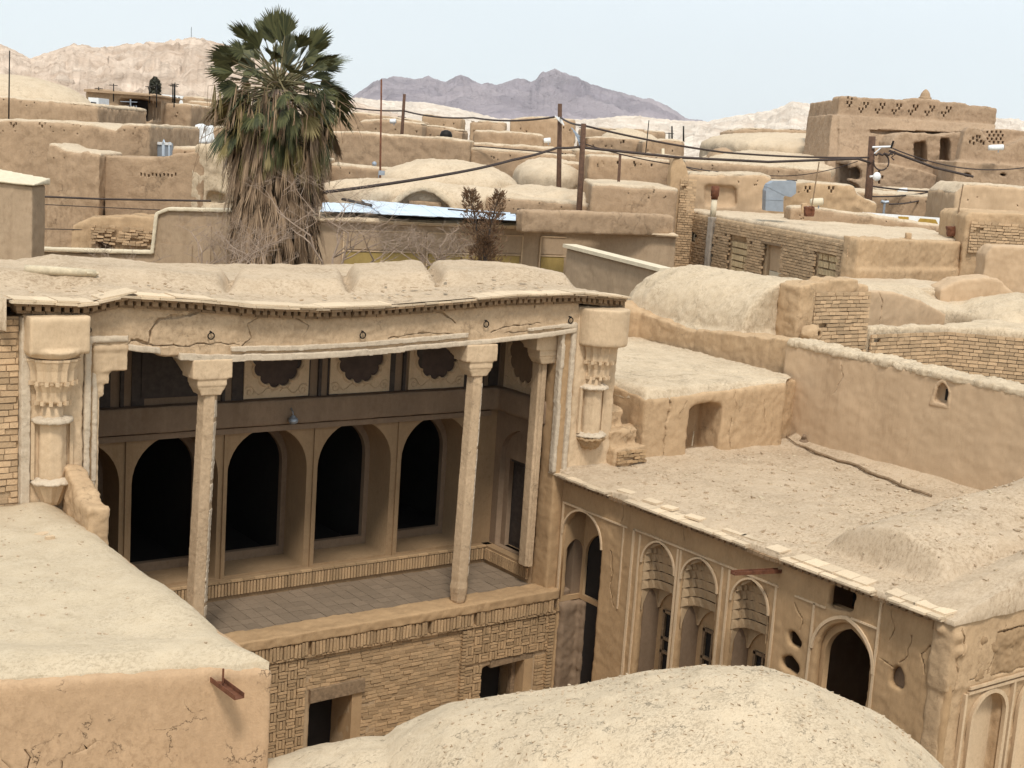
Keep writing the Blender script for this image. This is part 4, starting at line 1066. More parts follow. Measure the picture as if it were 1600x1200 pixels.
adobe('wall', bm, M['wall'], ub, .045, .03, .5, .02, .13, cut, 2, late=late, lx=1)
bm = nb(); NG = 110; gr = []
for j in range(NG + 1):
    row = []
    for i in range(NG + 1):
        s_, t = i / NG, j / NG; y = YU + .02 + (25.7 - YU) * t; xl = 17.9 if y < 20.85 else 17.0; xr = lerp([(YU, 21.75), (20.2, 22.4), (25.7, 22.8)], y); x = xl + (xr - xl) * s_
        e = min(x - xl, y - YU, xr - x + .3); z = zf + .03 + .03 * noise.noise(Vector((x * 2, y * 2, 3))) + .025 * noise.noise(Vector((x * 6, y * 6, 3))) + .012 * noise.noise(Vector((x * 18, y * 18, 3)))
        z -= max(0, .2 - e) ** 2 * 4 + .03
        if i == 0 or j == 0: z -= .12
        row.append(bm.verts.new((x, y, z)))
    gr.append(row)
for a, b in zip(gr, gr[1:]):
    for k in range(NG): bm.faces.new((a[k], a[k + 1], b[k + 1], b[k]))
put('roof', bm, M['dome'], ub, True)
bm = nb()                                                # steps
prism(bm, [(17.0, 19.75), (17.75, 19.8), (17.95, 20.3), (17.0, 20.5)], 4.9, 5.72)
prism(bm, [(16.9, 20.05), (17.6, 20.1), (17.9, 20.9), (16.9, 20.9)], 4.9, 6.04)
prism(bm, [(17.05, 19.62), (17.9, 19.7), (17.9, 20.0), (17.0, 20.0)], 4.9, 5.42)
adobe('steps', bm, M['wall'], ub, .03, .06, .3, .02, .08, None, 2)
bm = nb(); bricks(bm, (17.1, 19.6, 5.1), X_, Z_, .75, .3, .14, .05, .015, .05, skip=.2, jit=.012); put('exposed_bricks', bm, M['brickdark'], ub)
bm = nb()
plank = [(19.25, 20.4, 5.12), (19.5, 20.1, 5.10)]
tube(bm, [(19.72, 20.3, 5.12), (19.78, 20.35, 5.42)], .012, 5); put('stick', bm, M['woodpale'], ub)
# cowl-like broken pipe by the long wall and the fallen branch
c = onz(1256, 686, 5.2); bm = nb(); tube(bm, [c + Vector((0, 0, -.15)), c + Vector((0, 0, 0.02)), c + Vector((-.05, -.05, .09))], [.06, .06, .045], 10); ball(bm, c + Vector((.02, 0, -.1)), .14, .12, .12, 10, 6)
tag(put('clay_pipe', bm, M['stuccodark'], loc=c, smooth=True), 'short broken clay pipe stub at the terrace corner', 'pipe')
bm = nb(); rb = random.Random(4)
pts = []
for i in range(15):
    x = 1228 + 228 * i / 14; y = 688 + 80 * (i / 14) ** 1.05 + rb.uniform(-2, 2); p = onz(x, y, 5.15); p.z = troof(p.x, p.y) + .035 + rb.uniform(0, .015); pts.append(p)
tube(bm, pts, [.012 + .016 * min(1, i / 3) + rb.uniform(-.003, .003) for i in range(15)], 7)
tube(bm, [pts[11], pts[11] + Vector((.1, .06, .05)), pts[11] + Vector((.16, .1, .06))], [.02, .012, .006], 5)
tag(put('branch', bm, M['wood'], loc=pts[7], smooth=True), 'long crooked dry branch lying on the terrace beside tall wall', 'branch')

# ============================================================ LONG PARAPET WALL with slit
lw = root('long_parapet_wall', (22.8, 16, 4.9), 'tall smooth mud wall behind the terrace with one pointed slit window', 'wall')
bm = nb(); XL = 22.5
prism(bm, [(XL, 9.0), (XL, 20.25), (XL + .02, 20.6), (23.3, 20.6), (23.1, 9.0)], 4.6, [7.06, 7.16, 7.18, 7.16, 7.06])
cut = nb(); plate(cut, [(-16.62, 6.62), (-16.32, 6.60), (-16.30, 6.83), (-16.36, 6.97), (-16.47, 7.02), (-16.58, 6.9)], [], (XL - .02, 0, 0), -Y_, Z_, .22)
# slit proper
late = nb(); crack(late, [(-19.0, 7.1), (-18.9, 6.7), (-19.1, 6.3)], (XL - .01, 0, 0), -Y_, .005, .05, 9); crack(late, [(-14.2, 7.0), (-14.0, 6.4)], (XL - .01, 0, 0), -Y_, .005, .05, 8)
adobe('wall', bm, M['wallsmooth'], lw, .045, .022, .7, .014, .16, cut, 1, late=late, lx=1)
bm = nb()
for i_ in range(24):
    y0_ = 9.0 + i_ * .48; prism(bm, [(XL - .02, y0_), (XL - .02, y0_ + .5), (XL + .7, y0_ + .5), (XL + .7, y0_)], 7.0 + (y0_ - 9) * .008, 7.13 + (y0_ - 9) * .009 + R.uniform(-.015, .02))
adobe('crumbling_top', bm, M['dome'], lw, .035, .05, .25, .035, .08, None, 1)
bm = nb(); box(bm, XL + .16, XL + .21, 16.34, 16.47, 6.66, 6.88); put('window_slit', bm, M['dark'], lw)
bm = nb(); plate(bm, [(-16.70, 6.52), (-16.2, 6.52), (-16.22, 6.86), (-16.36, 7.06), (-16.46, 7.1), (-16.62, 6.94)], [[(-16.60, 6.62), (-16.3, 6.60), (-16.28, 6.84), (-16.36, 6.98), (-16.46, 7.02), (-16.56, 6.9)]], (XL - .015, 0, 0), -Y_, Z_, .07)
adobe('window_surround', bm, M['wallsmooth'], lw, .02, .015, .2, .01, .06, None, 1)
# the wall goes on along the back of the upper roof
bw = root('rear_parapet_walls', (22.9, 23, 6), 'low thick mud walls enclosing the upper roof below the barrel vault', 'wall')
bm = nb()
prism(bm, [(22.8, 20.55), (22.8, 23.7), (23.5, 23.7), (23.5, 20.55)], 6.0, [7.2, 6.98, 7.0, 7.2])
prism(bm, [(22.8, 23.78), (22.8, 25.75), (16.9, 25.75), (16.9, 26.5), (23.5, 26.5), (23.5, 23.78)], 6.0, [6.92, 7.12, 7.35, 7.35, 7.3, 7.0])
adobe('wall', bm, M['wall'], bw, .05, .05, .5, .025, .14, None, 3)

# ============================================================ BARREL VAULT
bv = root('barrel_vault', (24.5, 24, 6), 'big rounded barrel vault of pale straw mud behind the upper roof', 'house')
bm = nb()
A, B = Vector((24.7, 26.0, 6.9)), Vector((24.9, 22.6, 6.9))
vault(bm, A, B, 1.75, 1.36, 6.0, 28); ball(bm, (24.7, 26.0, 6.9), 1.75, 1.5, 1.3, 32, 16)
prism(bm, [(22.9, 20.8), (24.2, 20.8), (24.2, 22.5), (26.6, 22.5), (26.6, 27.4), (22.9, 27.2)], 5.5, 7.0)
adobe('vault', bm, M['dome'], bv, .055, .06, .9, .03, .15, None, 6)

# ============================================================ BRICK CHUNK
ck = root('broken_brick_pier', (25.6, 22.2, 6), 'short broken brick wall standing at the right end of the barrel vault', 'wall')
bm = nb(); prism(bm, [(24.75, 22.02), (26.82, 22.02), (26.82, 22.6), (24.75, 22.6)], 5.5, [8.30, 8.22, 8.2, 8.28]); prism(bm, [(25.3, 22.0), (26.4, 22.0), (26.4, 22.6), (25.3, 22.6)], 7, 8.36)
prism(bm, [(24.28, 21.9), (24.8, 21.85), (24.8, 22.6), (24.28, 22.6)], 5.5, [8.2, 8.32, 8.3, 8.2])
cut = nb(); obox(cut, (24.78, 21.9, 7.8), (.02, 0, 0), (0, .18, 0), (0, 0, .65)); obox(cut, (24.5, 21.9, 7.6), (.015, 0, .02), (0, .12, 0), (0, 0, .5))
adobe('core', bm, M['wall'], ck, .045, .05, .3, .02, .1, cut, 2)
bm = nb(); bricks(bm, (24.82, 21.93, 6.3), X_, Z_, 1.98, 1.85, .25, .075, .018, .05, dvar=.012, jit=.005, skip=.01); put('brick_face', bm, M['brick'], ck)
bm = nb(); ball(bm, (24.45, 21.6, 7.15), .28, .25, .22, 14, 8)
cut = nb(); tube(cut, [(24.5, 21.2, 7.22), (24.45, 21.7, 7.1)], .07, 10)
tag(adobe('clay_pipe', bm, M['wall'], None, .025, .05, .2, .01, .08, cut, 2, loc=(24.45, 21.6, 7.15)), 'hollow mud-covered pipe lump at the foot of broken brick pier', 'pipe')

# ============================================================ RUINED ROUND ROOM
rr_ = root('ruined_room', (29, 23, 5), 'collapsed mud room with curved brick front and slumping rubble roof', 'ruin')
bm = nb()
prism(bm, [(26.9, 24.0), (32.6, 23.9), (37, 27), (27, 27)], 5.0, [7.95, 7.25, 7.55, 7.85])
prism(bm, [(29.8, 21.9), (31.2, 20.4), (34, 18.5), (38, 20), (37, 27), (32.5, 24.2), (32.5, 22.4)], 5.0, [7.2, 7.2, 7.2, 7.5, 7.6, 7.3, 7.22])
prism(bm, [(26.85, 21.9), (31.5, 21.9), (32.5, 22.6), (26.85, 22.25)], 5.0, 7.2)
ball(bm, (35.0, 22.6, 7.0), 2.6, 2.4, .85, 20, 10)
cut = nb(); prism(cut, [(26.5, 22.25), (31.2, 22.25), (32.3, 22.9), (32.3, 23.5), (31.6, 23.86), (26.5, 23.86)], 6.6, 9.5)
adobe('rubble_body', bm, M['dome'], rr_, .07, .08, .7, .03, .18, cut, 4)
bm = nb()
bricks(bm, (26.85, 21.82, 5.6), X_, Z_, 2.95, 1.52, .25, .078, .018, .05, dvar=.012, jit=.005, holes=[lambda u, v: abs(u - .25) < .14 * (1.6 - v) and 1.15 < v])
d = Vector((1.4, -1.5, 0)); bricks(bm, (29.8, 21.82, 5.6), d, Z_, d.length, 1.52, .25, .078, .018, .05, dvar=.012, jit=.005)
d2 = Vector((2.8, -1.9, 0)); bricks(bm, (31.2, 20.32, 5.6), d2, Z_, d2.length, 1.52, .25, .078, .018, .05, dvar=.012, jit=.005)
put('curved_brick_wall', bm, M['brick'], rr_)
bm = nb()
iw_ = [ony(x, y, 23.88) for x, y in ((1330, 450), (1358, 455), (1400, 457), (1440, 470), (1482, 493))]
for p, q in zip(iw_, iw_[1:]): wallseg(bm, p, q + Vector((.03, 0, 0)), 6, .3)
late = nb(); c0 = ony(1382, 468, 23.8).x; crack(late, [(c0, 8.2), (c0 - .12, 7.75), (c0 + .05, 7.5), (c0, 6.9)], (0, 23.85, 0), X_, .022, .1, 6)
adobe('inner_wall', bm, M['wallsmooth'], rr_, .05, .03, .5, .015, .14, None, 2, late=late, lx=1)

# ============================================================ BACKGROUND HELPERS
def uz(x, y, d): p = at(x, y, d); return p.dot(RT), p.z
def fr(u, z, d): return RT * u + FW * d + Z_ * z
def pxprism(bm, pxs, d0, d1):
    pts = [uz(x, y, d0) for x, y in pxs]
    a = [bm.verts.new(fr(u, z, d0)) for u, z in pts]; b = [bm.verts.new(fr(u, z, d1)) for u, z in pts]
    bm.faces.new(a); bm.faces.new(b[::-1]); n = len(a)
    for i in range(n): bm.faces.new((a[i], a[(i + 1) % n], b[(i + 1) % n], b[i]))
def slab(bm, top, d, th, z0=-.2, d2=None, back=0, rise=0):
    """solid under a skyline given in pixels at distance d (to d2 at its right end), th deep"""
    d2 = d if d2 is None else d2; n = len(top)
    ds = [d + (d2 - d) * (top[i][0] - top[0][0]) / (top[-1][0] - top[0][0]) for i in range(n)]
    P = [at(x, y, q) for (x, y), q in zip(top, ds)]
    F = [bm.verts.new(p) for p in P]; Bk = [bm.verts.new(p + FW * th + Z_ * rise) for p in P]
    f0 = [bm.verts.new((p.x, p.y, z0)) for p in P]; b0 = [bm.verts.new((p.x, p.y, z0) if False else (p.x + FW.x * th, p.y + FW.y * th, z0)) for p in P]
    for i in range(n - 1):
        bm.faces.new((F[i], F[i + 1], f0[i + 1], f0[i])); bm.faces.new((Bk[i + 1], Bk[i], b0[i], b0[i + 1]))
        bm.faces.new((F[i + 1], F[i], Bk[i], Bk[i + 1])); bm.faces.new((f0[i], f0[i + 1], b0[i + 1], b0[i]))
    bm.faces.new((F[0], f0[0], b0[0], Bk[0])); bm.faces.new((F[-1], Bk[-1], b0[-1], f0[-1]))
    return P
def mid(top, d): x = sum(t[0] for t in top) / len(top); p = at(x, top[0][1], d); return Vector((p.x, p.y, 0))
def dots(cut, pts, d, w=1.6, h=2.6, dep=.35):
    for x, y in pts: pxprism(cut, [(x - w, y - h), (x + w, y - h), (x + w, y + h), (x - w, y + h)], d - .4, d + dep)
def tri(x, y, s=4): return [(x - s * .8, y), (x + s * .8, y + .3), (x, y + s * 1.3)]
def dia(x, y, s=5): return [(x, y - s * 1.6), (x - s, y), (x + s, y), (x, y + s * 1.6), (x, y)]
def dblock(name, label, cat, top, d, th, d2=None, z0=-.2, holes=(), deep=(), mat='far', roofh=.07, vox=None, roof=True, group=None, amp=1, rise=0, hw=1.6, hh=2.6, prior=None, inset=.12, extra=None):
    o = root(name, mid(top, d), label, cat, group)
    rj_ = random.Random(int(top[0][0] * 7 + d)); t2 = [top[0]]
    for p, q in zip(top, top[1:]):
        n_ = max(1, int((q[0] - p[0]) / 9))
        for i_ in range(1, n_ + 1):
            t2.append((p[0] + (q[0] - p[0]) * i_ / n_, p[1] + (q[1] - p[1]) * i_ / n_ + (rj_.uniform(-.9, .9) if i_ < n_ else 0)))
    top = t2
    bm = nb(); slab(bm, top, d, th, z0, d2, rise=rise)
    if extra: extra(bm)
    cut = None
    if holes or deep:
        cut = nb()
        for pg, dp in deep: pxprism(cut, pg, d - .6, d + dp)
        if not deep: cut.free(); cut = None
    late = nb(); dots(late, holes, d, max(hw, 1.3), max(hh, 2.2))
    w_ = top[-1][0] - top[0][0]
    if roof: dots(late, [(top[0][0] + w_ * rj_.uniform(.05, .95), top[0][1] + rj_.uniform(6, 22)) for i_ in range(int(w_ / 22))], d, .8, 1.0, .2)
    v = vox or max(.05, d * .0016)
    adobe('wall', bm, M[mat], o, v, v * .6 * amp, 1.2, v * .4 * amp, .3, cut, 0, late=late)
    if deep:
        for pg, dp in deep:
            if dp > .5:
                b = nb(); pxprism(b, pg, d + dp - .12, d + dp - .05); put('unlit_depth_plate', b, M['dark'], o)  # black plate stands in for the unlit depth of the opening
    if roof:
        b = nb(); P = []
        d2_ = d if d2 is None else d2
        n = len(top); tt = [(x, y) for x, y in top]
        ds = [d + (d2_ - d) * (x - tt[0][0]) / (tt[-1][0] - tt[0][0]) for x, y in tt]
        P = [at(x, y, q) + FW * inset for (x, y), q in zip(tt, ds)]
        for p, q in zip(P, P[1:]):
            t = FW * (th - 2 * inset)
            hexa(b, [p - Z_ * .1, q - Z_ * .1, q + t - Z_ * .1 + Z_ * rise, p + t - Z_ * .1 + Z_ * rise, p + Z_ * roofh, q + Z_ * roofh, q + t + Z_ * (rise + roofh), p + t + Z_ * (rise + roofh)])
        adobe('roof', b, M['farroof'], o, v, v * .6, .9, v * .4, .3, None, 2)
    return o
def ddome(name, label, cx, cy, rxpx, hpx, d, ry=None, mat='farroof', zlow=1.2, cat='dome', group=None, base=None, amp=1, rot=None):
    """low mud dome: (cx, cy) is the crown pixel"""
    c = at(cx, cy, d); k = d / 2170; rx = rxpx * k; h = hpx * k; ry = ry or rx
    o = root(name, (c.x, c.y, 0), label, cat, group)
    b = nb(); ang = math.atan2(RT.y, RT.x) if rot is None else rot
    ball(b, (c.x, c.y, c.z - h), rx, ry, h, 36, 18, ang)
    uu = Vector((math.cos(ang), math.sin(ang), 0)); ww = Vector((-uu.y, uu.x, 0)); qq = Vector((c.x, c.y, 0))
    prism(b, [(p.x, p.y) for p in [qq + uu * rx * .99 * math.cos(t * PI / 14) + ww * ry * .99 * math.sin(t * PI / 14) for t in range(28)]], -.2, c.z - h)
    if base is not None:
        bl = nb() if False else b
        u = Vector((math.cos(ang), math.sin(ang), 0)); w = Vector((-u.y, u.x, 0)); q = Vector((c.x, c.y, 0))
        P = [q - u * rx - w * ry, q + u * rx - w * ry, q + u * rx + w * ry, q - u * rx + w * ry]
        prism(b, [(p.x, p.y) for p in P], -.2, c.z - h - base * k)
    v = max(.06, d * .0024)
    adobe('dome', b, M[mat], o, v, v * .7 * amp, 1.2, v * .4, .35, None, 4)
    return o
def pole(name, label, x0, y0, x1, y1, d, r, mat='pole', cat='pole', drop=2.5, n=8, group=None, arms=()):
    a, b = at(x0, y0, d), at(x1, y1, d); e = (b - a).normalized(); b = b + e * drop
    o = root(name, (b.x, b.y, b.z), label, cat, group)
    bm = nb(); tube(bm, [a, (a + b) / 2, b], [r * .85, r, r * 1.1], n); put('shaft', bm, M[mat], o, True)
    return o, a, b
def wire(label, pts, r, sag_=0, group='overhead cables'):
    """pts: (x, y, d); the cable hangs between following points"""
    bm = nb(); out = []
    P = [at(*p) for p in pts]
    for p, q in zip(P, P[1:]):
        for k in range(13 if q is P[-1] else 12):
            t = k / 12; v = p.lerp(q, t); v.z -= sag_ * 4 * t * (1 - t); out.append(v)
    tube(bm, out, r, 5); o = put('overhead_cable', bm, M['cable'], loc=P[0]); tag(o, label, 'cable', group); return o

# ============================================================ HILLS AND MOUNTAINS
def rangeh(name, prof, d, dn, zn, mat, rough, k, seed, depth=.25, step=3):
    bm = nb(); rows = []
    xs_ = list(range(prof[0][0], prof[-1][0] + 1, step)); J = 60
    for x in xs_:
        col = []
        crest = at(x, lerp(prof, x), d)
        crest.z += (noise.noise(Vector((x * .06 * k, seed, 0))) * .8 + noise.noise(Vector((x * .21 * k, seed, 4))) * .4) * d / 2170 * 2.2
        for j in range(J + 14):
            if j <= J:
                t = j / J; dd = dn + (d - dn) * t; p = at(x, 400, dd); base = zn + (crest.z - zn) * (t ** 1.15)
                v = Vector((p.dot(RT), dd, 0)) / d
                e = 0; a = 1; f = 9 * k
                for o in range(6):
                    e += a * (1 - 2 * abs(noise.noise(Vector((v.x * f * 1.1, v.y * f * .9, seed + o)))) * 1.6); a *= .52; f *= 2.05
                z = base + e * rough * (crest.z - zn) * math.sin(PI * min(1, t * .98)) ** .8
            else:
                t = (j - J) / 13; dd = d * (1 + depth * t); p = at(x, 400, dd); z = crest.z * (1 - t) + zn * t - 3 * t
            col.append(bm.verts.new(fr(p.dot(RT), z, dd)))
        rows.append(col)
    for a, b in zip(rows, rows[1:]):
        for q in range(len(a) - 1): bm.faces.new((a[q], a[q + 1], b[q + 1], b[q]))
    o = put(name, bm, mat, smooth=True); o['kind'] = 'structure'; return o
def rock(name, c, dk, sc):
    m = bpy.data.materials.new(name); m.use_nodes = True; nt = m.node_tree; bs = nt.nodes['Principled BSDF']; bs.inputs['Roughness'].default_value = 1; bs.inputs['Specular IOR Level'].default_value = 0
    co = nt.nodes.new('ShaderNodeTexCoord').outputs['Object']
    mp = nt.nodes.new('ShaderNodeMapping'); nt.links.new(co, mp.inputs[0]); mp.inputs['Scale'].default_value = (1, 1, 2.6)
    n1 = noi(nt, mp.outputs[0], sc, 8, .68, .6)
    nt.links.new(mix(nt, rng(nt, n1, .38, .62), c, dk), bs.inputs['Base Color'])
    bp = nt.nodes.new('ShaderNodeBump'); bp.inputs['Strength'].default_value = 1; bp.inputs['Distance'].default_value = .25 / sc; nt.links.new(n1, bp.inputs['Height']); nt.links.new(bp.outputs[0], bs.inputs['Normal'])
    return m
rangeh('mountains', [(520, 165), (560, 138), (575, 127), (605, 121), (640, 125), (655, 120), (680, 130), (703, 116), (735, 132), (768, 133), (790, 125), (812, 131), (826, 119), (840, 111), (865, 115), (900, 129), (950, 146), (975, 153), (1000, 155), (1030, 170), (1052, 184), (1075, 187), (1110, 200)], 4200, 2600, 40, rock('mountain_rock', (.39, .34, .36), (.28, .245, .275), .004), .16, 1.6, 3, .3, 2)
rangeh('pale_hills', [(400, 150), (470, 155), (540, 152), (600, 158), (650, 160), (700, 169), (760, 184), (820, 187), (900, 186), (955, 181), (985, 181), (1040, 188), (1090, 189), (1130, 180), (1180, 173), (1215, 159), (1260, 166), (1300, 167), (1360, 175), (1480, 180), (1560, 186), (1600, 197), (1680, 205), (1800, 200), (1950, 216), (2150, 240)], 1500, 420, 2, rock('pale_marl', (.78, .69, .59), (.60, .50, .41), .035), .10, 3, 9, .4)
rangeh('left_hill', [(-420, 96), (-250, 60), (-60, 70), (0, 72), (20, 80), (45, 92), (70, 84), (110, 71), (150, 75), (200, 70), (250, 66), (295, 61), (335, 70), (380, 84), (430, 110), (470, 135), (520, 152), (600, 175), (640, 190)], 700, 230, 2, rock('brown_hill_marl', (.70, .57, .46), (.50, .38, .29), .06), .11, 2.2, 21, .5)

hb = root('hilltop_building', at(296, 63, 690), 'tiny block with thin mast on top of the left hill', 'building')
b = nb(); slab(b, [(288, 60), (302, 61)], 690, 6, 38); put('wall', b, M['far'], hb)
b = nb(); tube(b, [at(299, 62, 690), at(299, 42, 690)], .12, 4); put('mast', b, M['iron'], hb)

# ============================================================ REAR COURT (plastered walls, tin roof)
yc = root('rear_court_building', (28, 41, 0), 'long plastered court building with yellow wall panels and pale tin sheets on its roof', 'building')
A = onz(440, 334, 8.2); B = onz(880, 351, 8.2); C2 = onz(1058, 362, 8.2); A.y = A.y
bm = nb()
def thickwall(bm, P, Q, z0, z1, th):
    u = (Q - P); u.z = 0; u.normalize(); n = Vector((-u.y, u.x, 0)); n = n if n.dot(FW) > 0 else -n
    hexa(bm, [(P.x, P.y, z0), (Q.x, Q.y, z0), (Q.x + n.x * th, Q.y + n.y * th, z0), (P.x + n.x * th, P.y + n.y * th, z0), (P.x, P.y, z1), (Q.x, Q.y, z1), (Q.x + n.x * th, Q.y + n.y * th, z1), (P.x + n.x * th, P.y + n.y * th, z1)])
thickwall(bm, A, B, -.2, 8.05, 6); thickwall(bm, B, C2, -.2, 8.05, 6)
adobe('wall', bm, M['courtwall'], yc, .09, .02, .8, .012, .2, None, 1)
u1 = (B - A).normalized(); n1 = Vector((u1.y, -u1.x, 0)); u2 = (C2 - B).normalized(); n2 = Vector((u2.y, -u2.x, 0))
def face_rect(bm, pxa, pxb, zt, zb, off=.04, t=.03):
    P = onz(pxa, 345 + .04 * (pxa - 800), 8.2); L = (P - A).dot(u1); P = A + u1 * L
    Q = onz(pxb, 345 + .04 * (pxb - 800), 8.2); Q = A + u1 * (Q - A).dot(u1)
    c = (P + Q) / 2 + n1 * off; obox(bm, (c.x, c.y, (zt + zb) / 2), (Q - P) / 2, n1 * t, (0, 0, (zt - zb) / 2))
k = 0
for a, b_ in ((520, 640), (650, 795), (825, 878)):
    f = nb(); face_rect(f, a, b_, 7.72, 7.10, .012, .03); p = put('wall_panel', f, M['courtwall'], yc)
    f = nb(); face_rect(f, a - 1, b_ + 1, 7.76, 7.72, .04); face_rect(f, a, b_, 7.06, 7.02, .04); face_rect(f, a - 2, a, 7.72, 4, .04); face_rect(f, b_, b_ + 2, 7.72, 4, .04); put('panel_frame', f, M['cream'], p)
    f = nb(); face_rect(f, a + 2, b_ - 2 if b_ < 800 else b_ - 1, 7.0, 5.0, .012, .03); put('yellow_panel', f, M['ochrewall'], yc)
bm = nb()
for (P, Q, nn) in ((A, B, n1), (B, C2, n2)):
    n_ = 46 if P is A else 16
    for i in range(n_):
        a = P.lerp(Q, i / n_); b_ = P.lerp(Q, (i + 1) / n_); c = (a + b_) / 2; e = (b_ - a) / 2
        obox(bm, (c.x + nn.x * .08, c.y + nn.y * .08, 8.08 + R.uniform(-.012, .012)), e, nn * .18, (0, 0, .028))
        obox(bm, (c.x + nn.x * .03, c.y + nn.y * .03, 8.02), e, nn * .12, (0, 0, .03))
put('coping', bm, M['tile'], yc)
bm = nb(); thickwall(bm, A - n1 * .05, B - n1 * .05, 8.0, 8.16, 5.8); thickwall(bm, B - n2 * .05, C2 - n2 * .05, 8.0, 8.16, 5.8); adobe('roof', bm, M['farroof'], yc, .1, .03, .8, .02, .2, None, 1)
# low parapet on the right part of the roof
bm = nb(); P, Q = onz(818, 327, 8.8), onz(1055, 336, 8.8); thickwall(bm, P, Q, 8, 8.8, .5)
adobe('parapet', bm, M['far'], yc, .09, .05, .6, .03, .2, None, 3)
# tin sheets
bm = nb(); rr = random.Random(8)
for pg, z in (([(500, 331), (600, 333), (575, 319), (504, 317)], 8.33), ([(596, 335), (730, 341), (708, 326), (564, 312)], 8.37), ([(728, 341), (866, 348), (800, 333), (706, 326)], 8.34), ([(560, 333), (680, 340), (660, 330), (560, 326)], 8.30)):
    v = [onz(x, y, z) for x, y in pg]; n = 14
    for i in range(n):
        a, b_ = v[0].lerp(v[1], i / n), v[0].lerp(v[1], (i + 1) / n); c, d = v[3].lerp(v[2], (i + 1) / n), v[3].lerp(v[2], i / n)
        z_ = Z_ * (.004 if i % 2 else 0); lift = Z_ * rr.uniform(0, .012)
        hexa(bm, [a + lift, b_ + lift, c + lift, d + lift, a + z_ + lift + Z_ * .012, b_ + z_ + lift + Z_ * .012, c + z_ + lift + Z_ * .012, d + z_ + lift + Z_ * .012])
put('tin_sheets', bm, M['tin'], yc)
for k, (x0, y0, x1, y1, l) in enumerate(((700, 327, 790, 335, 'thin dark rod lying across the tin sheets'), (798, 333, 868, 334, 'horizontal bar on the right end of the tin roof'), (535, 311, 580, 321, 'dark plank at upper left edge of the tin roof'))):
    b = nb(); tube(b, [onz(x0, y0, 8.45), onz(x1, y1, 8.45)], .03 if k < 2 else .06, 6); tag(put('roof_bar', b, M['wooddark'] if k != 1 else M['wood'], loc=onz(x0, y0, 8.45)), l, 'bar')
b = nb(); p = onz(811, 335, 8.4); obox(b, p + Z_ * .1, RT * .08, FW * .05, (0, 0, .1)); obox(b, p + Z_ * .1 + RT * .22, RT * .07, FW * .05, (0, 0, .1)); obox(b, p + RT * .11, RT * .25, FW * .08, (0, 0, .02)); obox(b, p + Z_ * .2 + RT * .11, RT * .2, FW * .04, (0, 0, .015))
tag(put('metal_box', b, M['iron'], loc=p), 'small black twin box on the tin roof edge', 'box')
# inclined wall with pale coping
iw = root('sloping_wall', (24.4, 29, 0), 'dark plaster wall with pale sloping coping running toward the barrel vault', 'wall')
P, Q = onz(885, 386, 8.1), Vector((23.4, 26.4, 7.98)); Q = onz(1035, 424, 7.9)
bm = nb(); wallseg(bm, P, Q, 0, .3); adobe('wall', bm, M['courtwall'], iw, .06, .02, .6, .012, .15, None, 1)
bm = nb(); e = (Q - P) / 2; c = (P + Q) / 2; s = Vector((e.y, -e.x, 0)).normalized()
obox(bm, c - s * .12 + Z_ * .04, e * 1.01, s * .24, (0, 0, .05)); put('coping', bm, M['whitecap'], iw)

# ============================================================ LEFT COURT WALLS
sb = root('plaster_stair_box', at(20, 300, 36), 'smooth tan plaster box with pale tilted cap at left edge', 'building')
bm = nb(); slab(bm, [(-80, 276), (51, 291)], 36, 1.0); adobe('wall', bm, M['courtwall'], sb, .05, .015, .6, .01, .15, None, 1)
bm = nb()
a, b_ = at(-80, 277, 35.9), at(54, 291, 35.9); t = FW * 1.2
hexa(bm, [a, b_, b_ + t, a + t, a + Z_ * .05, b_ + Z_ * .05, b_ + t + Z_ * .18, a + t + Z_ * .35]); adobe('cap', bm, M['whitecap'], sb, .03, .015, .3, .01, .1, None, 1)
cw = root('stepped_court_wall', at(200, 390, 39), 'plastered court wall with white coping stepping up toward the palm', 'wall')
bm = nb(); slab(bm, [(40, 394), (236, 398)], 39, .3); slab(bm, [(236, 398), (243, 333), (262, 329), (440, 333)], 39, .3); adobe('wall', bm, M['courtwall'], cw, .04, .015, .6, .01, .15, None, 1)
bm = nb()
for (x0, y0, x1, y1) in ((45, 389, 237, 395), (237, 396, 244, 334), (262, 327, 440, 331), (244, 334, 262, 327)):
    a, b_ = at(x0, y0, 38.9), at(x1, y1, 38.9); e = (b_ - a) / 2; w = Vector((-0, 0, 0)); nn = e.cross(FW).normalized() * .05
    obox(bm, (a + b_) / 2 + FW * .2, e, FW * .2, nn)
adobe('coping', bm, M['whitecap'], cw, .025, .012, .3, .008, .1, None, 1)
bm = nb(); slab(bm, [(268, 352), (330, 354)], 38.95, .1, 5); slab(bm, [(250, 381), (300, 384)], 38.9, .1, 5); put('plaster_band', bm, M['courtwall'], cw)

# ============================================================ LEFT MUD WALLS
dblock('mud_house', 'large plain mud wall with a triple-hole frieze below the left dome', 'house', [(-60, 188), (60, 190), (140, 196), (172, 203), (180, 206), (190, 196), (234, 197)], 46, 7, holes=[q for x in (14, 59) for q in ((x - 4, 193), (x + 4, 193), (x, 197))], hw=1.2, hh=2, extra=None)
dblock('mud_wall', 'buttress-like mud wall with a slumped pale top at left', 'wall', [(74, 226), (85, 228), (100, 236), (125, 239), (156, 241)], 42.5, 2.5, d2=42, roofh=.06, amp=1.6)
dblock('mud_wall', 'cracked mud wall with a line of small holes, left of the palm', 'wall', [(163, 250), (166, 244), (200, 245), (245, 246), (300, 238), (322, 232)], 42.5, 2.5, holes=[(215 + i * 6, 273 + (i % 3)) for i in range(10)], deep=[([(156, 262), (161, 262), (163, 330), (158, 330)], .25), ([(171, 252), (173, 252), (172, 300), (171, 300)], .15)], hw=1.1, hh=1.2, roof=False)
dblock('mud_wall', 'shoulder wall standing between the gate and the palm', 'wall', [(268, 232), (320, 232), (345, 240)], 44, 3)
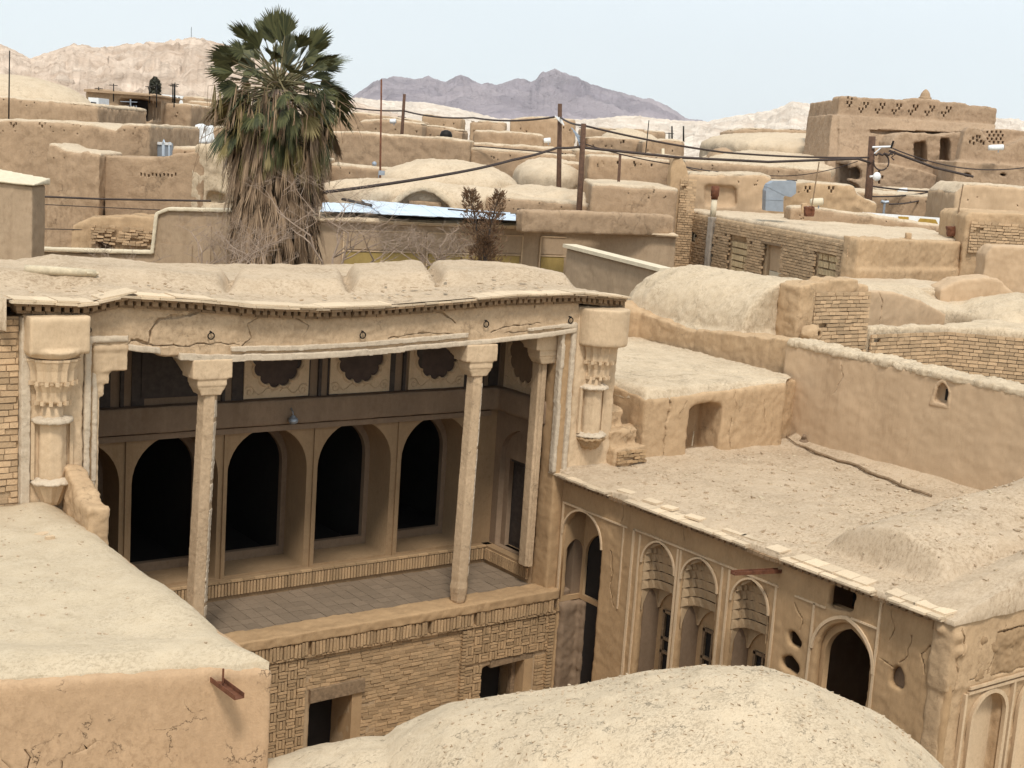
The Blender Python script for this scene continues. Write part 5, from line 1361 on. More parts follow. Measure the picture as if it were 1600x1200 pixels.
dblock('broken_wall', 'eroded low wall of rubble with dark hollows behind the white coping', 'wall', [(112, 352), (136, 344), (142, 339), (175, 338), (200, 336), (245, 338)], 41, 1.2, deep=[([(160, 355), (235, 355), (236, 360), (190, 359)], .4), ([(142, 374), (165, 375), (165, 392), (142, 392)], .5), ([(223, 378), (236, 379), (236, 392), (223, 392)], .5)], mat='wall', amp=1.2, roof=False)
bm = nb(); _o = at(142, 380, 40.9); bricks(bm, _o, RT, Z_, 1.8, .62, .2, .06, .02, .06, skip=.3, jit=.02, dvar=.03); _w = [o for o in COL.objects if o.get('label') == 'eroded low wall of rubble with dark hollows behind the white coping'][0]; put('exposed_bricks', bm, M['brick'], _w)
dblock('eroded_wall', 'pale eroded wall patch directly left of the palm skirt', 'wall', [(300, 250), (308, 228), (330, 225), (372, 228), (400, 232)], 42.5, 2, mat='dome', amp=2, roof=False, deep=[([(318, 300), (345, 305), (345, 318), (312, 322)], .3)])
# dome house top left
dh_ = dblock('domed_house', 'mud house with long pale dome and small dark window at far left', 'house', [(-60, 148), (0, 152), (60, 158), (120, 163), (153, 166)], 62, 8, deep=[([(63, 173), (88, 174), (88, 180), (63, 180)], .5)], vox=.13)
c = at(15, 160, 66.5); b = nb(); k = 62 / 2170; ball(b, (c.x, c.y, c.z - .2), 128 * k * 1.05, 3.9, 1.5, 40, 18, math.atan2(RT.y, RT.x)); adobe('dome', b, M['farroof'], dh_, .13, .05, 1.5, .02, .5, None, 4)
pole('thin_antenna_mast', 'thin mast rising in front of the far left dome', 15, 79, 14, 160, 60, .03, 'iron', 'mast', 1)
# house with dark open loggia
lg = dblock('house_with_loggia', 'brick house with dark open upper room and grilled window behind left walls', 'house', [(133, 139), (180, 142), (236, 147)], 85, 7, deep=[([(181, 152), (231, 155), (230, 190), (181, 188)], 2.5)], mat='far', roof=False, z0=2)
b = nb(); slab(b, [(131, 139), (238, 148)], 84.6, 8, at(180, 146.5, 85).z); put('roof_slab', b, M['far'], lg)
b = nb()
for x in range(196, 214, 4): pxprism(b, [(x, 165), (x + 1.2, 165), (x + 1.2, 182), (x, 182)], 84.6, 84.7)
pxprism(b, [(188, 158), (214, 159), (214, 160), (188, 159)], 84.6, 84.7); pxprism(b, [(203, 155), (204.5, 155), (204.5, 165), (203, 165)], 84.6, 84.7); put('window_grille', b, M['zinc'], lg)
def smallthing(name, label, cat, pg, d, th, mat, extras=()):
    o = root(name, mid([(pg[0][0], pg[0][1])], d), label, cat); b = nb(); pxprism(b, pg, d, d + th); put('body', b, M[mat], o)
    for nm, p2, m2 in extras:
        b = nb(); pxprism(b, p2, d - .04, d + .1); put(nm, b, M[m2], o)
    return o
smallthing('white_cabin', 'small white cabin with dark window beside the far left dome', 'building', [(138, 152), (154, 153), (155, 200), (138, 200)], 80, 2, 'whitepaint', [('window', [(142, 159), (150, 160), (150, 162), (142, 161)], 'dark')])
smallthing('white_doorway', 'white painted doorway pieces below the dark loggia', 'building', [(160, 175), (172, 170), (176, 170), (182, 190), (182, 205), (156, 205)], 82, 2, 'whitepaint', [('door_opening', [(166, 175), (173, 175), (173, 194), (166, 190)], 'dark'), ('door_opening', [(156, 174), (161, 174), (161, 184), (156, 184)], 'dark')])
for k, (x0, x1, yt, d, l) in enumerate(((236, 247, 157, 90, 'narrow grey-brown house next to the loggia'), (247, 298, 161, 88, 'plain tan block house with shaded right side'), (292, 330, 158, 95, 'small house half hidden by the palm, far left'), (236, 272, 197, 70, 'low building with pale flat roof above the blue gate'), (286, 320, 151, 110, 'far grey flat-topped house beside the palm crown'), (262, 300, 218, 60, 'low rubble house left of the white tarpaulin'))):
    dblock('mud_house', l, 'house', [(x0, yt), (x1, yt + 3)], d, 7)
smallthing('white_house', 'far whitish house with row of small blue windows on the hillside', 'building', [(250, 147), (286, 150), (286, 170), (250, 168)], 120, 5, 'whitepaint', [('window', [(268 + i * 5, 152), (271 + i * 5, 152), (271 + i * 5, 157), (268 + i * 5, 157)], 'darkglass') for i in range(3)])
b = nb(); rr = random.Random(2); pts = [(278, 216), (284, 208), (292, 205), (300, 203), (308, 198), (314, 196), (318, 206), (322, 224), (290, 226)]
pxprism(b, pts, 57, 59); tag(adobe('tarpaulin', b, M['whitepaint'], None, .08, .2, .5, .06, .2, None, 2, loc=mid(pts, 57)), 'crumpled white tarpaulin on a roof left of the palm', 'tarpaulin')
g_ = smallthing('blue_metal_gate', 'pale blue metal roof door with two hinges posts left of the palm', 'gate', [(234, 222), (267, 224), (267, 246), (234, 244)], 47, .3, 'zinc', [('post', [(253, 224), (255, 218), (257, 224), (257, 244), (253, 244)], 'tin'), ('post', [(263, 222), (265, 222), (265, 245), (263, 245)], 'tin'), ('top_cap', [(234, 221), (267, 223), (267, 227), (234, 225)], 'whitepaint')])
smallthing('rusty_flue', 'short rusty flue pipe with cap above the blue gate', 'flue', [(243, 207), (247, 207), (247, 225), (243, 225)], 50, .1, 'rust', [('cap', [(240, 203), (249, 203), (249, 207), (240, 207)], 'rust')])

# ============================================================ MIDDLE TOWN
GM = 'mud houses of the middle distance'
def dh2(l, top, d, th=6, **k): return dblock('mud_house', l, 'house', top, d, th, group=GM, **k)
dh2('long plain mud wall house right of the palm, ending in a sharp corner', [(420, 207), (470, 206), (530, 208), (560, 207), (600, 211), (645, 214), (700, 217), (735, 222)], 72, 5, d2=69, holes=[])
dh2('low roof edge wall below the long mud wall', [(430, 256), (530, 259), (620, 268), (720, 280)], 64, 2, d2=63, roofh=.1)
dh2('reddish mud house in two steps just right of the palm crown', [(440, 180), (545, 182), (548, 176), (560, 176), (600, 182), (658, 190)], 95, 9)
dh2('mud house with a sloping skylight behind the first pole', [(560, 190), (610, 187), (660, 194)], 88, 5)
dh2('small arcaded house with row of dark arches in the distance', [(655, 196), (690, 199), (725, 205)], 92, 6, deep=[([(x, 206), (x + 3, 206), (x + 3, 212), (x, 212)], .6) for x in (666, 672, 678, 702, 708)])
dh2('long dark flat house below the purple mountains', [(660, 178), (695, 183), (722, 186)], 150, 8)
dh2('tall plain mud block left of the paired poles', [(798, 187), (845, 184), (900, 188)], 84, 7, z0=0)
dh2('lower plain mud house left of the tall block', [(740, 205), (800, 208), (850, 212)], 80, 6, d2=78)
dh2('parapet wall in front of the plain mud block', [(735, 234), (800, 237), (880, 245), (905, 246)], 70, 4, roofh=.1)
dh2('mud wall with perforated top and wavy stains', [(920, 245), (960, 246), (1000, 249), (1048, 252)], 62, 5, holes=[q for x in (942, 966, 992, 1018, 1047) for q in ((x, 254), (x + 1.5, 258))], deep=[([(1006, 275), (1014, 275), (1014, 278), (1006, 278)], .3)], hw=1, hh=1.6)
dh2('low front wall with two small triangular holes', [(936, 296), (950, 294), (1000, 297), (1050, 300)], 57, 3, deep=[([(972, 304), (976, 304), (974, 299)], .4), ([(1016, 304), (1020, 304), (1018, 299)], .4)])
dh2('flat dark house with a square chimney in the distance', [(910, 200), (980, 203), (1041, 207)], 105, 8)
dh2('mud house under the distant dome, right of the poles', [(918, 216), (960, 216), (1000, 219), (1070, 222)], 86, 7, holes=[(975, 221)])
dh2('round-shouldered mud block right of the thin antenna', [(1005, 222), (1040, 219), (1068, 222)], 82, 5)
dh2('small mud house far off near centre, left of pale dome', [(735, 190), (790, 192)], 120, 6)
dh2('thin far wall with battered corner above pale roofs', [(1145, 205), (1170, 201), (1230, 203), (1300, 206)], 120, 8)
dh2('narrow low wall below the far battered wall', [(1117, 228), (1142, 222), (1200, 212)], 100, 3)
dh2('smooth plastered house with rectangular recess left of the air duct', [(1068, 271), (1100, 273), (1160, 275), (1196, 274), (1206, 279)], 59, 5, deep=[([(1104, 290), (1154, 292), (1154, 325), (1104, 322)], .25)], mat='wallsmooth')
dh2('parapet with irregular holes slumping down to the right', [(1178, 282), (1196, 286), (1240, 286), (1300, 289), (1335, 292), (1340, 303), (1352, 312), (1372, 320)], 60, 4, holes=[q for (x, y) in ((1184, 292), (1196, 296), (1265, 294), (1302, 294)) for q in tri(x, y, 4)], mat='wall', amp=1.4)
dh2('pale low parapet wall across the middle, below the cable', [(858, 254), (905, 257), (925, 262)], 66, 4)
dh2('small dark house at the foot of the pale hills', [(1118, 216), (1130, 213), (1150, 216)], 130, 6)
dh2('far low house under the first pole cable', [(640, 206), (662, 210), (690, 212)], 98, 6)
# a scatter of tiny far houses on the plain
rs = random.Random(31)
TINY = []
for i in range(34):
    x = rs.uniform(560, 1190) if i > 6 else rs.uniform(236, 330); d = rs.uniform(150, 330); h0 = 11 + rs.uniform(-6.5, -1.2) if True else 0
    y = 224 + .0685 * (x - 800) - (h0 - 11) / d * 2170
    w = rs.uniform(5, 14) / d * 2170; y = max(y - 8, 192 + .0685 * (x - 800)) if x > 560 else y - 30
    o = root('distant_house', mid([(x, y)], d), None, None)
    top = [(x, y), (x + w, y + .07 * w)]
    b = nb(); slab(b, top, d, rs.uniform(5, 9), -.2); put('wall', b, M['far'], o)
    dk = nb(); xm = x + w * rs.uniform(.2, .6); ww = max(1.2, w * .12); pxprism(dk, [(xm, y + 4), (xm + ww, y + 4), (xm + ww, y + 7), (xm, y + 7)], d - .1, d + .1); put('doorway', dk, M['dark'], o)
    TINY.append((x, o))
ORD = ['leftmost', 'second', 'third', 'fourth', 'fifth', 'sixth', 'seventh', 'eighth', 'ninth', 'tenth', 'eleventh', 'twelfth', 'thirteenth', 'fourteenth', 'fifteenth', 'sixteenth', 'seventeenth', 'eighteenth', 'nineteenth', 'twentieth'] + ['twenty-' + w for w in ('first', 'second', 'third', 'fourth', 'fifth', 'sixth', 'seventh', 'eighth', 'ninth')] + ['thirtieth'] + ['thirty-' + w for w in ('first', 'second', 'third', 'fourth', 'fifth')]
for i, (x, o) in enumerate(sorted(TINY, key=lambda t: t[0])):
    tag(o, 'tiny distant mud house below the hills, %s of its kind%s' % (ORD[i], '' if i == 0 else ' from the left'), 'house', 'tiny houses on the far plain')
# domes and vaults
GD = 'pale mud domes and vaulted roofs'
ddome('mud_dome', 'broad low mud dome behind the tin roof, nearest of the middle domes', 705, 250, 110, 40, 62, 3.2, group=GD, amp=1.5)
ddome('mud_dome', 'pale dome cut by the left of the paired poles', 862, 247, 58, 30, 68, 4, group=GD)
ddome('mud_dome', 'smooth low dome swelling behind the dry shrub', 660, 283, 190, 26, 57.5, 1.5, group=GD, amp=1.6)
ddome('mud_dome', 'rubbly vault roof at the foot of the paired poles', 850, 291, 120, 30, 60, 3.0, group=GD, amp=2)
ddome('mud_dome', 'large pale dome roof in front of the castle, left side', 1240, 209, 140, 26, 96, 9, group=GD)
ddome('mud_dome', 'small reddish dome end below the large pale dome', 1132, 230, 30, 30, 84, 1.5, mat='far', group=GD)
ddome('mud_dome', 'lower pale dome roof touching the castle foot', 1215, 238, 120, 24, 84, 7, group=GD)
ddome('mud_dome', 'tiny rounded dome on the skyline left of tall mud block', 779, 192, 14, 14, 100, group=GD, mat='far')
ddome('mud_dome', 'pale rounded roof mound between far houses, left of first pole', 575, 178, 60, 20, 110, group=GD)
ddome('mud_dome', 'pale dome on the house right of the paired poles', 985, 202, 45, 18, 96, group=GD)
va = root('broken_vault_end', mid([(655, 290)], 56), 'broken arched vault end of exposed rubble behind the tin sheets', 'ruin')
b = nb(); c = at(658, 332, 56); L = [(600 + 118 * i / 16, 330 - 40 * math.sin(PI * i / 16) ** .8) for i in range(17)]
pxprism(b, L + [(718, 345), (600, 345)], 55.6, 58)
cut = nb(); L = [(612 + 92 * i / 16, 331 - 31 * math.sin(PI * i / 16) ** .8) for i in range(17)]; pxprism(cut, L + [(704, 350), (612, 350)], 55, 56.1)
adobe('arch', b, M['dome'], va, .06, .05, .4, .03, .12, cut, 2)
b = nb(); pxprism(b, [(638, 313), (690, 316), (690, 345), (638, 345)], 55.8, 56.2); cut = nb(); dots(cut, [(676, 318)], 55.8, 1.5, 3); adobe('inner_wall', b, M['far'], va, .05, .03, .3, .02, .1, cut, 1)
# filler roofs covering the ground between houses
for (l, x0, y0, x1, y1, d, th) in (('flat pale roof behind the perforated mud wall', 900, 236, 1075, 248, 70, 12), ('wide flat roof at the foot of the tall mud block', 735, 225, 925, 238, 76, 12), ('flat pale roof beyond the low triangular-hole wall', 925, 290, 1060, 298, 54, 8), ('wide flat roof between the domes and the smooth house', 1070, 252, 1300, 268, 66, 14), ('flat roof in front of the low dome, behind the sheets', 500, 298, 610, 304, 56.5, 4), ('flat roof with rubble behind the roof parapet', 760, 308, 940, 324, 56, 4), ('flat roof far behind the palm crown', 330, 200, 480, 210, 80, 20), ('flat roof behind the palm skirt', 330, 245, 470, 255, 55, 10), ('large flat roof below the castle foot', 1290, 300, 1500, 312, 64, 9), ('distant flat roof terrace beyond middle parapets', 600, 214, 760, 226, 100, 20)):
    dh2(l, [(x0, y0), ((x0 + x1) / 2, (y0 + y1) / 2 - .5), (x1, y1)], d, th, roofh=.1)

# tall brick pillar and brick building
bp_ = root('tall_brick_pillar', onz(1062, 361, 0), 'tall narrow brick pillar wall with two square holes left of smooth house', 'wall')
pd = 56
bm = nb(); slab(bm, [(1049, 262), (1052, 247), (1058, 243), (1066, 246), (1072, 258), (1077, 275)], pd, 1.4); cut = nb(); dots(cut, [(1055, 294)], pd, 2.6, 3.2, .4)
adobe('core', bm, M['wall'], bp_, .07, .05, .4, .02, .12, cut, 1)
O = at(1050, 440, pd - .09); w_ = (at(1075, 440, pd) - at(1050, 440, pd)).length
bm = nb(); bricks(bm, O, RT, Z_, w_, (at(1050, 275, pd) - at(1050, 440, pd)).z, .22, .078, .018, .05, holes=[lambda u, v: abs(u - .12) < .07 and abs(v - (440 - 294) * pd / 2170) < .09], dvar=.015)
put('brick_face', bm, M['brick'], bp_)
bb = root('brick_house', (36, 33, 0), 'long rough brick house with barred window, stovepipe and blocked doorways', 'house')
A = onz(1060, 327, 8.8); B = onz(1332, 374, 8.8); D = onz(1512, 377, 8.8)
u = (B - A); u.z = 0; Lw = u.length; u.normalize(); nn = Vector((u.y, -u.x, 0))      # faces the camera side
if nn.dot(FW) > 0: nn = -nn
bk = -nn * 6.5
bm = nb(); prism(bm, [(A.x, A.y), (B.x, B.y), (D.x, D.y), (D.x + bk.x, D.y + 7), (A.x + bk.x, A.y + bk.y)], -.2, [8.72, 8.72, 8.7, 8.7, 8.72])
def bu(px, py): p = at(px, py, 40); r = ray(px, py); t = (A - P0).dot(nn) / r.dot(nn); q = P0 + r * t; return (q - A).dot(u), q.z
def bcut(cut, pts, dep):
    v = [bu(*p) for p in pts]; a = [cut.verts.new(A + u * s + Z_ * (z - A.z) + nn * .4) for s, z in v]; b = [cut.verts.new(A + u * s + Z_ * (z - A.z) - nn * dep) for s, z in v]
    cut.faces.new(a); cut.faces.new(b[::-1]); n = len(a)
    for i in range(n): cut.faces.new((a[i], a[(i + 1) % n], b[(i + 1) % n], b[i]))
op = {'win': [(1072, 361), (1091, 363), (1091, 376), (1072, 374)], 'door': [(1199, 381), (1222, 384), (1219, 446), (1196, 440)], 'niche1': [(1144, 371), (1169, 374), (1166, 432), (1142, 428)], 'niche2': [(1279, 397), (1310, 401), (1309, 436), (1277, 434)], 'h1': [(1219, 350), (1223, 351), (1223, 357), (1219, 356)], 'h2': [(1252, 355), (1256, 356), (1256, 362), (1252, 361)], 'h3': [(1285, 360), (1289, 361), (1289, 368), (1285, 367)]}
cut = nb()
for k_, v_ in op.items(): bcut(cut, v_, .12 if k_.startswith('niche') else .4)
adobe('core', bm, M['mortar'], bb, .08, .02, .4, .015, .12, cut, 0)
rects = []
for v_ in op.values():
    q = [bu(*p) for p in v_]; rects.append((min(a for a, _ in q), max(a for a, _ in q), min(z for _, z in q), max(z for _, z in q)))
inany = [(lambda r_: (lambda s, v: r_[0] - .03 < s < r_[1] + .03 and r_[2] - .02 < v + 4.4 < r_[3] + .02))(r_) for r_ in rects]
pipe0 = bu(1112, 400)[0]
inany.append(lambda s, v: abs(s - pipe0) < .28 and v < 9)
bm = nb(); bricks(bm, Vector((A.x, A.y, 4.4)) + nn * .09, u, Z_, Lw, 4.25, .25, .078, .02, .06, holes=inany, dvar=.012, jit=.006, skip=.01)
put('brick_face', bm, M['brick'], bb)
for key in ('niche1', 'niche2'):
    v_ = [bu(*p) for p in op[key]]; s0, s1 = v_[0][0], v_[1][0]; zt, zb = v_[0][1], v_[2][1] ; bm = nb()
    z = zb; 
    while z < zt - .1:
        s = s0 + .03
        while s < s1 - .03:
            if R.random() > .06: obox(bm, A + u * (s + .045) + Z_ * (z + .11 - A.z) - nn * .06, u * .036, nn * .05, Z_ * .09)
            s += .1
        z += .24
    put('blocked_opening', bm, M['yellowbrick'], bb)
v_ = [bu(*p) for p in op['door']]; s0, s1 = v_[0][0], v_[1][0]; zt, zb = v_[0][1], v_[2][1]
bm = nb(); obox(bm, A + u * ((s0 + s1) / 2) + Z_ * (zt - .45 - A.z) - nn * .15, u * ((s1 - s0) / 2), nn * .02, Z_ * .45); put('plaster_panel', bm, M['wallsmooth'], bb)
bm = nb(); obox(bm, A + u * ((s0 + s1) / 2) + Z_ * ((zt - .92 + zb) / 2 - A.z) - nn * .14, u * ((s1 - s0) / 2 - .05), nn * .02, Z_ * ((zt - .92 - zb) / 2)); put('door', bm, M['whitecap'], bb)
bm = nb(); obox(bm, A + u * ((s0 + s1) / 2) + Z_ * (zt + .05 - A.z) + nn * .06, u * ((s1 - s0) / 2 + .25) , nn * .09, Z_ * .04); put('lintel', bm, M['wood'], bb)
v_ = [bu(*p) for p in op['win']]; s0, s1 = v_[0][0], v_[1][0]; zt, zb = v_[0][1], v_[2][1]
bm = nb()
for s in (s0, s1, (s0 * 2 + s1) / 3, (s0 + s1 * 2) / 3): obox(bm, A + u * s + Z_ * ((zt + zb) / 2 - A.z) - nn * .03, u * .025, nn * .03, Z_ * ((zt - zb) / 2))
for z in (zt, zb): obox(bm, A + u * ((s0 + s1) / 2) + Z_ * (z - A.z) - nn * .03, u * ((s1 - s0) / 2), nn * .03, Z_ * .03)
wf = put('window_frame', bm, M['whitecap'], bb); bm = nb(); obox(bm, A + u * ((s0 + s1) / 2) + Z_ * ((zt + zb) / 2 - A.z) - nn * .1, u * ((s1 - s0) / 2), nn * .01, Z_ * ((zt - zb) / 2)); put('pane', bm, M['darkglass'], wf)
bm = nb(); p = A + u * pipe0 + nn * .1; prism(bm, [(p.x - .14, p.y - .14), (p.x + .14, p.y - .14), (p.x + .14, p.y + .14), (p.x - .14, p.y + .14)], 0, 8.75); adobe('chimney', bm, mud('cement_render', (.33, .28, .23), .15, .3, .1, 2, .6), bb, .04, .02, .3, .01, .1, None, 1)
bm = nb(); lathe(bm, (p.x, p.y, 8.7), [(.12, 0), (.11, .75)], 10); put('flue', bm, M['whitecap'], bb, True)
bm = nb(); lathe(bm, (p.x, p.y, 9.42), [(.13, 0), (.13, .1), (.16, .12), (.16, .5), (.1, .52)], 10); put('flue_cap', bm, M['rust'], bb, True)
bm = nb(); prism(bm, [(A.x - nn.x * .1, A.y - nn.y * .1), (B.x - nn.x * .1, B.y - nn.y * .1), (D.x, D.y + .1), (D.x + bk.x, D.y + 6.9), (A.x + bk.x, A.y + bk.y)], 8.6, 8.86); adobe('roof', bm, M['farroof'], bb, .09, .06, .7, .03, .2, None, 3)
mw = root('rough_mud_wall', (B + D) / 2 * 1, 'rough plastered mud wall joining the brick house to the far right ruins', 'wall'); mw.location.z = 0
bm = nb(); prism(bm, [(B.x - .1, B.y - .35), (D.x + .5, D.y - .4), (D.x + .5, D.y + .4), (B.x - .1, B.y + .3)], -.2, [8.86, 8.78, 8.8, 8.9]); prism(bm, [(B.x, B.y - .45), (D.x + .5, D.y - .5), (D.x + .5, D.y), (B.x, B.y)], -.2, 7.9)
adobe('wall', bm, M['wall'], mw, .06, .05, .5, .03, .14, None, 2)

# ============================================================ CASTLE
cs = root('mud_brick_castle', mid([(1430, 160)], 80), 'high battered mud castle with crumbling battlements and rows of triple holes', 'castle')
cd_ = 80
bm = nb()
slab(bm, [(1311, 153), (1314, 150), (1340, 151), (1341, 153), (1380, 153), (1382, 155), (1420, 156), (1424, 153), (1446, 155), (1468, 156), (1469, 159), (1510, 161), (1511, 164), (1534, 166), (1535, 169), (1540, 166), (1557, 169)], cd_, 1.6)
slab(bm, [(1306, 180), (1310, 155), (1330, 156)], cd_ + .2, 8)
slab(bm, [(1557, 169), (1558, 172)], cd_, 8)
# battered main body: stepped out towards the camera
def batter(top, dt, bot, db, th):
    P = [at(x, y, dt) for x, y in top]; Q = [at(x, y, db) for x, y in bot]
    hexa(bm, [(Q[0].x, Q[0].y, Q[0].z), (Q[1].x, Q[1].y, Q[1].z), Q[1] + FW * th, Q[0] + FW * th, P[0], P[1], P[1] + FW * th, P[0] + FW * th])
batter([(1312, 180), (1556, 195)], 79.2, [(1310, 201), (1556, 209)], 78.8, 6)
batter([(1300, 178), (1420, 208)], 79.3, [(1286, 330), (1440, 330)], 77, 7)
batter([(1311, 203), (1420, 214)], 78.8, [(1308, 330), (1420, 330)], 76.9, 7)
cut = nb()
for i in range(7): dots(cut, tri(1331 + i * 26 - 1, 160 + i * 1.4, 3.8), cd_, 1.5, 2.4, .5)
for i in range(6): dots(cut, tri(1348 + i * 26, 170 + i * 1.2, 3.4), cd_, 1.4, 2.0, .5)
dots(cut, [(1328, 152), (1334, 154), (1328, 168)], cd_, 1.4, 2.0, .5)
adobe('keep', bm, M['castle'], cs, .075, .07, .8, .03, .2, None, 0, late=cut)
bm = nb()
slab(bm, [(1392, 222), (1402, 210), (1416, 207), (1440, 208), (1470, 211), (1500, 207), (1512, 212)], 76, 5, d2=76)
slab(bm, [(1330, 250), (1400, 258), (1440, 266), (1480, 280)], 74.5, 4)
cut = nb()
pxprism(cut, [(1443, 222), (1464, 220), (1466, 256), (1446, 252)], 74, 77.2); pxprism(cut, [(1487, 215), (1503, 216), (1503, 256), (1485, 254)], 74, 77.2)
pxprism(cut, [(1334, 279), (1335, 268), (1341, 262), (1350, 261), (1357, 267), (1357, 281)], 73, 76.6)
pxprism(cut, [(1322, 257), (1378, 257), (1378, 316), (1322, 316)], 75.1, 78.2)
pxprism(cut, [(1334, 284), (1345, 287), (1354, 293), (1356, 308), (1345, 307), (1335, 298)], 73, 76.6)
late = nb(); dots(late, dia(1320, 272, 5) + dia(1376, 277, 5), 77, 1.7, 2.6, .9)
dots(late, dia(1320, 272, 5) + dia(1376, 277, 5) + dia(1477, 282, 5), 74.6, 1.7, 2.6, .9)
adobe('lower_ruins', bm, M['castle'], cs, .075, .08, .7, .04, .2, cut, 0, late=late)
for pg in ([(1333, 280), (1334, 266), (1346, 260), (1358, 266), (1358, 282)], [(1333, 283), (1345, 286), (1356, 292), (1357, 309), (1345, 308), (1334, 299)]):
    b = nb(); pxprism(b, [(x + 18, y + 2) for x, y in pg], 77.0, 77.05); put('arch_shade_plate', b, M['dark'], cs)  # black plates put in as the shade behind the arches
cr_ = root('castle_annex', mid([(1550, 205)], 73), 'curved mud gatehouse with clusters of dark holes right of the castle', 'castle')
bm = nb(); slab(bm, [(1500, 240), (1508, 204), (1514, 198), (1530, 200), (1536, 206), (1545, 222), (1560, 228), (1575, 228), (1595, 218), (1640, 200)], 72, .8)
slab(bm, [(1536, 203), (1570, 202), (1610, 206)], 72.9, 4); slab(bm, [(1494, 252), (1500, 252), (1560, 256), (1640, 262)], 71.5, 4)
late = nb(); cut = nb(); dots(late, [(1520, 222), (1525, 216), (1531, 213), (1526, 224), (1531, 219), (1537, 221), (1541, 224), (1535, 214)], 72, 1.7, 2.4, .4)
dots(late, [(1547 + 7 * i + 3 * (j % 2), 206 + 5.5 * j) for i in range(4) for j in range(4)], 72.9, 1.7, 2.0, .5)
for x in (1526, 1583): pxprism(cut, [(x - 7, 276), (x - 6, 273), (x, 271), (x + 6, 273), (x + 8, 278)], 70, 72.4)
adobe('wall', bm, M['castle'], cr_, .07, .06, .8, .03, .2, cut, 0, late=late)
tw = root('small_domed_turret', at(1447, 160, 110), 'tiny domed turret peeping above the castle battlements', 'turret')
c = at(1447, 139, 110); bm = nb(); lathe(bm, (c.x, c.y, c.z - 3), [(.42, 0), (.42, 2.15), (.5, 2.2), (.5, 2.35), (.4, 2.4), (.34, 2.65), (.2, 2.85), (.05, 2.98)], 12); put('turret', bm, M['far'], tw)
dh2('plain wall with shallow panels right of the castle yard', [(1493, 302), (1507, 290), (1512, 288), (1560, 291), (1640, 296)], 57, 4, mat='wallsmooth', roofh=.05)
dh2('yard wall of the castle behind the cameras', [(1380, 296), (1440, 298), (1500, 303)], 70, 3)
dh2('low long mud wall in front of the painted band', [(1235, 326), (1275, 328), (1380, 342), (1495, 360)], 54, 1.2, roofh=.1)
pb = smallthing('painted_band_wall', 'low white wall painted with yellow trapezoids and half circles', 'wall', [(1350, 332), (1513, 344), (1513, 370), (1350, 350)], 56, .3, 'whitepaint', [('yellow_shape', [(1404, 338), (1420, 339), (1420, 343), (1404, 342)], 'ochre'), ('yellow_shape', [(1438, 341), (1462, 343), (1467, 352), (1432, 349)], 'ochre'), ('yellow_shape', [(1482, 345), (1497, 346), (1494, 356), (1476, 353)], 'ochre')])

# ============================================================ FAR RIGHT RUINS
ru = root('brick_ruin', mid([(1560, 340)], 45), 'ruined brick wall with crack and broken corner at far right edge', 'ruin')
rd = 46
bm = nb(); slab(bm, [(1510, 338), (1518, 331), (1560, 333), (1640, 336)], rd, 3); cut = nb(); dots(cut, [(1521, 359), (1550, 386)], rd, 2.6, 4.5, .4)
pxprism(cut, [(1558, 383), (1552, 384), (1552, 388), (1547, 389), (1546, 396), (1541, 400), (1539, 430), (1536, 432), (1537, 470), (1546, 470), (1549, 400)], rd - .6, rd + .35)
adobe('core', bm, M['wall'], ru, .06, .05, .5, .025, .14, cut, 2)
O = at(1511, 403, rd - .09); bm = nb(); hh_ = (at(1511, 345, rd) - at(1511, 403, rd)).z
bricks(bm, O, RT, Z_, 1.95, hh_, .24, .075, .018, .05, holes=[lambda s, v: abs(s - .22) < .09 and abs(v - .93) < .13, lambda s, v: v < .35 and s > .95, lambda s, v: v < .15], dvar=.016, jit=.008); put('brick_face', bm, M['brick'], ru)
sw = root('smooth_right_wall', mid([(1580, 460)], 41), 'tall smooth plastered wall at the right edge beyond the ruins', 'wall')
bm = nb(); slab(bm, [(1541, 398), (1552, 384), (1640, 388)], 42.5, 1); slab(bm, [(1470, 452), (1500, 438), (1540, 434), (1560, 436), (1600, 470), (1660, 500)], 40, 1.2)
adobe('wall', bm, M['wallsmooth'], sw, .06, .04, .6, .02, .15, None, 2)
dh2('rubbly roof slope behind the ruined round room', [(1340, 450), (1400, 452), (1460, 454), (1530, 462)], 40.5, 3, roofh=.08, mat='dome', z0=4)

